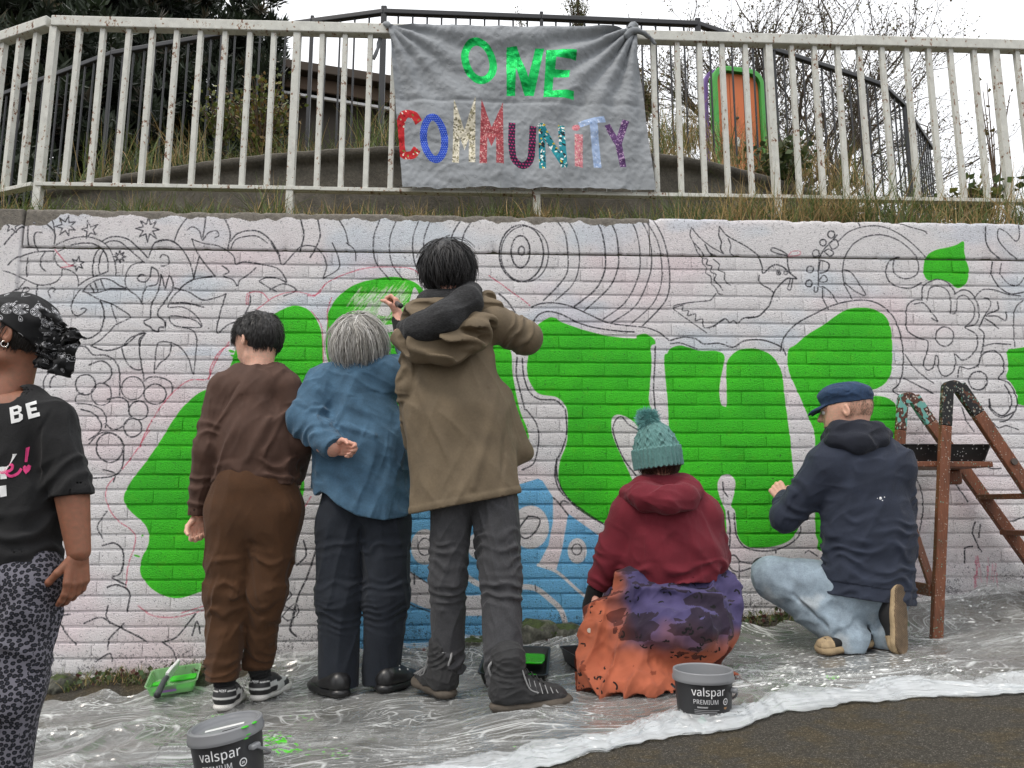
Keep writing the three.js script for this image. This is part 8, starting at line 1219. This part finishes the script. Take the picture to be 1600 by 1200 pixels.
// ---------------------------------------------------------------- child with the paisley headscarf, nearest the street
{
  const z0 = 1.62, J = (x, y, dz = 0) => atZ(x, y, z0 + dz), R = (px) => px * 0.00174, fz = { flat: [V(0, 0, 1), 0.66] };
  const gx = J(0, 1290).x, base = V(gx, sheetY(gx, 1.6), 1.6), P1 = person('child in a black slogan top, leopard leggings and a paisley headscarf looking sideways', base);
  const torso = [[J(8, 690), J(6, 800), R(74), R(70), fz], [J(6, 800), J(2, 885), R(72), R(84), fz], [J(-64, 655), J(78, 652), R(30), R(31)], [J(-25, 635), J(45, 632), R(22), R(22)]];
  const armL = [[J(80, 662), J(112, 768, 0.01), R(36), R(30)], [J(113, 775, 0.01), J(123, 862, 0.02), R(24), R(17)]];
  const armR = [[J(-68, 664), J(-104, 770, -0.01), R(36), R(30)], [J(-104, 776, -0.01), J(-112, 862, 0.02), R(27), R(19)]];
  const legL = [[J(36, 925), J(18, 1080, 0.02), R(56), R(42)], [J(18, 1080, 0.02), J(8, 1270, 0.0), R(41), R(27)]], legR = [[J(-36, 925), J(-45, 1080, -0.02), R(56), R(42)], [J(-45, 1080, -0.02), J(-50, 1265, -0.06), R(41), R(27)]];
  const hc = J(22, 527, -0.02), h = 0.222, q = frameQ(V(-1, -0.03, 0.22)), H = headSDF(hc, q, h), neck = withNeck(H, hc, h, J(10, 640, -0.01), 0.044);
  const hl = handSDF(J(122, 868, 0.02), V(0.04, -1, 0.04), V(-0.75, 0, -0.5), -1, 0.148, [0.35, 0.45, 0.5, 0.55], 0.02, 0.35), hr = handSDF(J(-112, 868, 0.02), V(0, -1, 0), V(0.8, 0, -0.4), 1, 0.148, 0.4);
  const foreL = meshSDF(cone(armL[1][0], armL[1][1], R(24), R(16.5)), boundsOf(bpts([armL[1]]), 0.02)[0], boundsOf(bpts([armL[1]]), 0.02)[1], 0.006), foreR = meshSDF(cone(armR[1][0], armR[1][1], R(27), R(18.5)), boundsOf(bpts([armR[1]]), 0.02)[0], boundsOf(bpts([armR[1]]), 0.02)[1], 0.006);
  const body = bodyMesh(P1, shrink([torso[0], [J(6, 800), J(4, 870), R(64), R(62), fz], ...torso.slice(2), armL[0], armR[0], ...stub(legL), ...stub(legR)], 0.8), [neck], [hl, hr], skinBrown, [foreL, foreR]);
  faceParts(body, P1, H, h, q, rgb(0.02, 0.015, 0.012), rgb(0.3, 0.12, 0.1));
  { const e = new THREE.TorusGeometry(0.008, 0.0012, 8, 20); e.rotateY(0.4); const p = H.L(0.375, -0.16, -0.03); e.translate(p.x - base.x, p.y - base.y, p.z - base.z); part('earring', e, M({ color: rgb(0.8, 0.78, 0.74), metalness: 1, roughness: 0.2 }), body); }
  // leggings
  const leo = (() => { const C = canvas(1024, 1024), g = C.getContext('2d'); g.fillStyle = '#74727c'; g.fillRect(0, 0, 1024, 1024); const pts = []; for (let k = 0; k < 9000 && pts.length < 420; k++) { const x = rr(0, 1024), y = rr(0, 1024); if (pts.every(([a, b]) => { let dx = Math.abs(a - x), dy = Math.abs(b - y); dx = Math.min(dx, 1024 - dx); dy = Math.min(dy, 1024 - dy); return dx * dx + dy * dy > 44 * 44; })) pts.push([x, y]); } for (const [x, y] of pts) for (const ox of [-1024, 0, 1024]) for (const oy of [-1024, 0, 1024]) { const X = x + ox, Y = y + oy; if (X < -60 || X > 1084 || Y < -60 || Y > 1084) continue; g.fillStyle = '#2c2e3a'; g.beginPath(); g.ellipse(X, Y, 13, 11, 0, 0, 7); g.fill(); g.strokeStyle = '#12131a'; g.lineWidth = 15; g.lineCap = 'round'; let a = (x * 7 + y * 3) % 6.28; for (let k = 0; k < 3; k++) { const L = 1.0 + ((x * (k + 3)) % 10) / 14; g.beginPath(); g.arc(X, Y, 17, a, a + L); g.stroke(); a += L + 0.75; } } return C; })();
  const lf = folded(union(0.03, ...cones(legL)), rings(legL[0][0], legL[0][1], 14, 0.006, 0.1, 0.9, 2), drape(V(0.2, 1, 0), 0.006, 8, 2, 3)), rf = folded(union(0.03, ...cones(legR)), drape(V(0.2, 1, 0), 0.006, 8, 2, 7)), hip = cone(J(-22, 895), J(26, 895), R(62), R(62), { flat: [V(0, 0, 1), 0.78] });
  const ank = plane(J(0, 1268, 0), V(0, -1, 0));
  garment('leggings', (p) => Math.max(smin(smin(lf(p), rf(p), 0.012), hip(p), 0.04), ank(p)), [...bpts(legL), ...bpts(legR), [J(0, 890), R(100)]], 0.007, cloth(dtex(4, 4, () => 1), { bs: 0.0006 }), P1, 0.02).material = P({ map: rep(ctex(leo), 4.6), roughness: 0.9, bumpMap: rep(weave, 9), bumpScale: 0.0008, sheen: 0.15, sheenColor: rgb(0.5, 0.5, 0.5) });
  // sweatshirt with pushed-up sleeves
  const hem = plane(J(4, 884, 0.1), V(0.02, -1, 0));
  const tr = folded(union(0.05, ...cones(torso)), drape(V(0.5, 1, 0), 0.009, 6, 1.8, 23), rings(J(5, 790), J(4, 888), 15, 0.010, 0.1, 1.0, 9, 0.5), crease(J(90, 690, 0.1), J(40, 760, 0.14), 0.012, 0.008), crease(J(70, 780, 0.1), J(85, 870, 0.06), 0.012, -0.006)), sl = (arm, sd) => { const c = plane(arm[0][1].clone().add(V(0, -0.012, 0)), V(sd * 0.12, -1, 0)), f = folded(union(0.02, ...cones([arm[0], [arm[0][1], arm[0][1].clone().add(V(0, -0.04, 0)), arm[0][3], arm[0][3] * 0.97]])), rings(arm[0][0], arm[0][1], 22, 0.010, 0.55, 1.05, 12 + sd), drape(V(0.2, 1, 0.1), 0.007, 10, 3, 6), crease(arm[0][0].clone().add(V(sd * 0.03, 0.04, 0.05)), arm[0][0].clone().add(V(-sd * 0.0, -0.06, 0.07)), 0.006, -0.005)); return opened((p) => Math.max(f(p), c(p)), c, 0.01, 0.03); };
  const s1 = sl(armL, 1), s2 = sl(armR, -1), neckCut = ellip(J(10, 622, 0.0), 0.085, 0.035, 0.09), top = (p) => Math.max(smin(smin(opened((z) => Math.max(tr(z), hem(z)), hem, 0.012, 0.04)(p), s1(p), 0.022), s2(p), 0.022), -neckCut(p));
  const blackTex = wornTex(0.115, 0.115, 0.12, 0.05, 0.05), fluffMat = cloth(blackTex, { bump: fluff, bs: 0.0012, sheen: 0.2 });
  const topMesh = garment('slogan_top', top, [...bpts(torso), ...bpts([armL[0]]), ...bpts([armR[0]])], 0.0056, fluffMat, P1, 0.03);
  // lettering printed on the chest: flat shapes draped over the cloth
  const print = (shapes, col, name, lift = 0.0012) => { const g = new THREE.ShapeGeometry(shapes, 6), src = g.index ? g.toNonIndexed() : g, tri = []; const A = src.attributes.position; const split = (a, b, c, n) => { if (n === 0 || Math.max(a.distanceTo(b), b.distanceTo(c), c.distanceTo(a)) < 5) { tri.push(a, b, c); return; } const ab = a.clone().lerp(b, 0.5), bc = b.clone().lerp(c, 0.5), ca = c.clone().lerp(a, 0.5); split(a, ab, ca, n - 1); split(ab, b, bc, n - 1); split(ca, bc, c, n - 1); split(ab, bc, ca, n - 1); }; for (let i = 0; i < A.count; i += 3) split(V(A.getX(i), A.getY(i), 0), V(A.getX(i + 1), A.getY(i + 1), 0), V(A.getX(i + 2), A.getY(i + 2), 0), 4);
    const pos = []; for (const v of tri) { let z = 0.26, p = J(v.x, v.y, z); for (let k = 0; k < 80; k++) { const d = top(p); if (d < lift) break; z -= Math.max(0.0006, d * 0.7); p = J(v.x, v.y, z); } pos.push(p.x, p.y, p.z + 0.0012); } const o = new THREE.BufferGeometry(); o.setAttribute('position', new THREE.Float32BufferAttribute(pos, 3)); const m = mergeVertices(o, 1e-4); m.computeVertexNormals(); m.translate(-base.x, -base.y, -base.z); part(name, m, M({ color: col, roughness: 0.7, side: THREE.DoubleSide }), topMesh); };
  const poly = (pts, holes = []) => { const s = new THREE.Shape(pts.map(([x, y]) => new THREE.Vector2(x, y))); for (const hl2 of holes) s.holes.push(new THREE.Path(hl2.map(([x, y]) => new THREE.Vector2(x, y)))); return s; };
  const white = rgb(0.78, 0.78, 0.77), pink = rgb(0.75, 0.05, 0.22);
  print([poly([[15, 637], [28, 633], [34, 636], [34, 642], [31, 645], [36, 648], [36, 655], [31, 659], [18, 662]], [[[21, 640], [28, 638], [29, 642], [22, 644]], [[22, 649], [30, 647], [30, 653], [23, 655]]])], white, 'printed_letter');
  print([poly([[40, 631], [57, 626], [58, 631], [47, 634], [48, 638], [57, 636], [58, 641], [49, 643], [50, 647], [62, 644], [63, 650], [45, 655]])], white, 'printed_letter');
  print([poly([[-14, 712], [-4, 711], [5, 724], [14, 710], [27, 709], [10, 735], [11, 748], [1, 749], [0, 736]])], white, 'printed_letter'); print([poly([[-38, 714], [-28, 713], [-18, 730], [-22, 752], [-34, 752]])], white, 'printed_letter');
  print([poly([[-20, 762], [-10, 761], [-9, 781], [-19, 782]]), poly([[-2, 760], [10, 758], [11, 775], [1, 777]])], white, 'printed_letter');
  const ribbonS = (pts, w) => { const L = [], Rr = []; pts.forEach(([x, y], i) => { const a = pts[Math.max(0, i - 1)], b = pts[Math.min(pts.length - 1, i + 1)], dx = b[0] - a[0], dy = b[1] - a[1], l = Math.hypot(dx, dy) || 1; L.push([x - dy / l * w, y + dx / l * w]); Rr.unshift([x + dy / l * w, y - dx / l * w]); }); return poly([...L, ...Rr]); };
  const smooth = (pts) => new THREE.CatmullRomCurve3(pts.map(([x, y]) => V(x, y, 0))).getPoints(26).map((v) => [v.x, v.y]);
  print([ribbonS(smooth([[-30, 740], [-12, 738], [4, 738], [18, 734], [20, 727], [12, 727], [9, 737], [16, 744], [28, 740], [34, 732]]), 2.2)], pink, 'printed_script', 0.0022); print([poly([[41, 700], [47, 698], [43, 722], [39, 722]])], pink, 'printed_script', 0.0022);
  print([poly([[36, 730], [39, 727], [42, 729], [45, 726], [49, 728], [48, 734], [41, 741], [37, 736]])], pink, 'printed_heart', 0.0022);
  // paisley headscarf: cap, knot, blown tail
  const scarfC = (() => { const C = canvas(1024, 1024), g = C.getContext('2d'); g.fillStyle = '#101012'; g.fillRect(0, 0, 1024, 1024); g.strokeStyle = g.fillStyle = '#c9c9cc'; const tear = (x, y, s, r) => { g.save(); g.translate(x, y); g.rotate(r); g.lineWidth = 4; g.beginPath(); g.moveTo(0, -s); g.bezierCurveTo(s * 0.9, -s * 0.2, s * 0.7, s, 0, s); g.bezierCurveTo(-s * 0.7, s, -s * 0.6, -s * 0.1, 0, -s); g.stroke(); g.beginPath(); g.ellipse(0, s * 0.35, s * 0.25, s * 0.38, 0, 0, 7); g.fill(); g.restore(); };
    for (let j = 0; j < 7; j++) for (let i = 0; i < 7; i++) tear(74 + i * 146 + (j % 2) * 72, 74 + j * 146, 26, (i * 1.3 + j * 0.7) % 1 - 0.5); for (let k = 0; k < 34; k++) { g.beginPath(); g.arc(15 + k * 30, 150, 6, 0, 7); g.fill(); g.beginPath(); g.arc(15 + k * 30, 690, 6, 0, 7); g.fill(); } g.lineWidth = 4; for (const y of [170, 660, 710]) { g.beginPath(); for (let x = 0; x <= 1024; x += 8) g.lineTo(x, y + 6 * Math.sin(x / 13)); g.stroke(); } for (let k = 0; k < 9; k++) { const x = 60 + k * 116, y = 860; g.lineWidth = 3; for (let r = 10; r < 60; r += 11) { g.beginPath(); g.arc(x, y, r, 0.4, 5.4); g.stroke(); } for (let a = 0; a < 6.28; a += 0.7) { g.beginPath(); g.ellipse(x + 42 * Math.cos(a), y + 42 * Math.sin(a), 9, 5, a, 0, 7); g.fill(); } } return C; })();
  const scarfMat = P({ map: rep(ctex(scarfC), 3.2), roughness: 0.85, bumpMap: rep(weave, 12), bumpScale: 0.0008, side: THREE.DoubleSide }), qi = q.clone().invert(), hv = V(0, 0, 0);
  const capE = ellip(H.L(0, 0.09, -0.05), 0.35 * h + 0.012, 0.41 * h + 0.012, 0.43 * h + 0.014, q), capK = (p) => { hv.copy(p).sub(hc).applyQuaternion(qi).divideScalar(h); return (0.10 - 0.5 * hv.z * -1 - hv.y - 0.25 * Math.max(0, -hv.z) + (hv.z > 0 ? 0.1 * hv.z : 0) - 0.02) * h; };
  const knot = [[H.L(0.02, -0.06, -0.45), 0.024], [H.L(0.02, -0.1, -0.52), 0.03], [H.L(0.04, -0.15, -0.5), 0.02]];
  const scarfF = folded((p) => smin(smax(capE(p), capK(p), 0.008), union(0.02, ...chain(knot))(p), 0.02), drape(V(1, -0.5, 0), 0.006, 11, 3, 4));
  const sc = garment('headscarf', scarfF, [[hc.clone().add(V(0.02, 0.02, 0)), 0.15]], 0.0042, scarfMat, P1, 0.015);
  const tail = (corners, seed) => { const n = 26, pos = [], uv = [], idx = []; for (let j = 0; j <= n; j++) for (let i = 0; i <= n; i++) { const u = i / n, v = j / n, [A, B, C, D] = corners; const p = A.clone().lerp(B, u).lerp(D.clone().lerp(C, u), v); p.z += 0.014 * Math.sin(u * 7 + v * 3 + seed) * (0.3 + v) + 0.008 * n2(u * 4 + seed, v * 4); p.y += 0.006 * Math.sin(v * 8 + u * 4 + seed); p.x += 0.006 * n2(u * 5, v * 5 + seed); pos.push(p.x, p.y, p.z); uv.push(u * 0.22 + seed, v * 0.2 + 0.3); } for (let j = 0; j < n; j++) for (let i = 0; i < n; i++) { const a = j * (n + 1) + i; idx.push(a, a + n + 1, a + 1, a + 1, a + n + 1, a + n + 2); } const g = new THREE.BufferGeometry(); g.setAttribute('position', new THREE.Float32BufferAttribute(pos, 3)); g.setAttribute('uv', new THREE.Float32BufferAttribute(uv, 2)); g.setIndex(idx); g.computeVertexNormals(); g.translate(-base.x, -base.y, -base.z); part('scarf_tail', g, scarfMat, sc); };
  tail([J(62, 482, 0.05), J(112, 512, 0.03), J(132, 524, 0.02), J(72, 548, 0.05)], 0.3); tail([J(70, 520, 0.04), J(131, 522, 0.02), J(106, 590, 0.02), J(62, 572, 0.05)], 0.9); tail([J(60, 530, 0.03), J(90, 560, 0.03), J(76, 580, 0.03), J(48, 568, 0.04)], 1.7);
  const hg = hairOn(hc, q, h, { n: 700, len: 0.03, thick: 0.008, drop: 0.6, curl: 0.3, r: 0.0014, region: (d) => d.y > -0.55 && d.y < 0.15 && d.z < 0.1 && Math.abs(d.x) > 0.1, cols: [[0.012, 0.01, 0.009], [0.02, 0.016, 0.014]], seg: 4 });
  wpart('hair', merge([hg, hairCap(hc, q, h, (v) => Math.max(-0.26 - v.y, v.z - 0.02 - 0.3 * v.y), 0.004, [0.012, 0.01, 0.009])].map(plainUV)), hairMat, P1);
  for (const [x, dz] of [[8, 0.0], [-50, -0.06]]) { const p = J(x, 1270, dz), p0 = V(p.x, sheetY(p.x, p.z - 0.06) + 0.002, p.z - 0.06), S = shoeSDF(p0, V(x > 0 ? 0.15 : -0.2, 0, 1), 0.23, { w: 0.088, h: 0.075, shaft: 0.1, sole: 0.026, over: 0 }); wpart('shoe', boxUV(meshSDF((v) => Math.min(S.upper(v), S.sole(v)), S.lo, S.hi, 0.006)), M({ color: rgb(0.05, 0.05, 0.055), roughness: 0.7 }), P1); }
}
renderer.render(scene, camera);
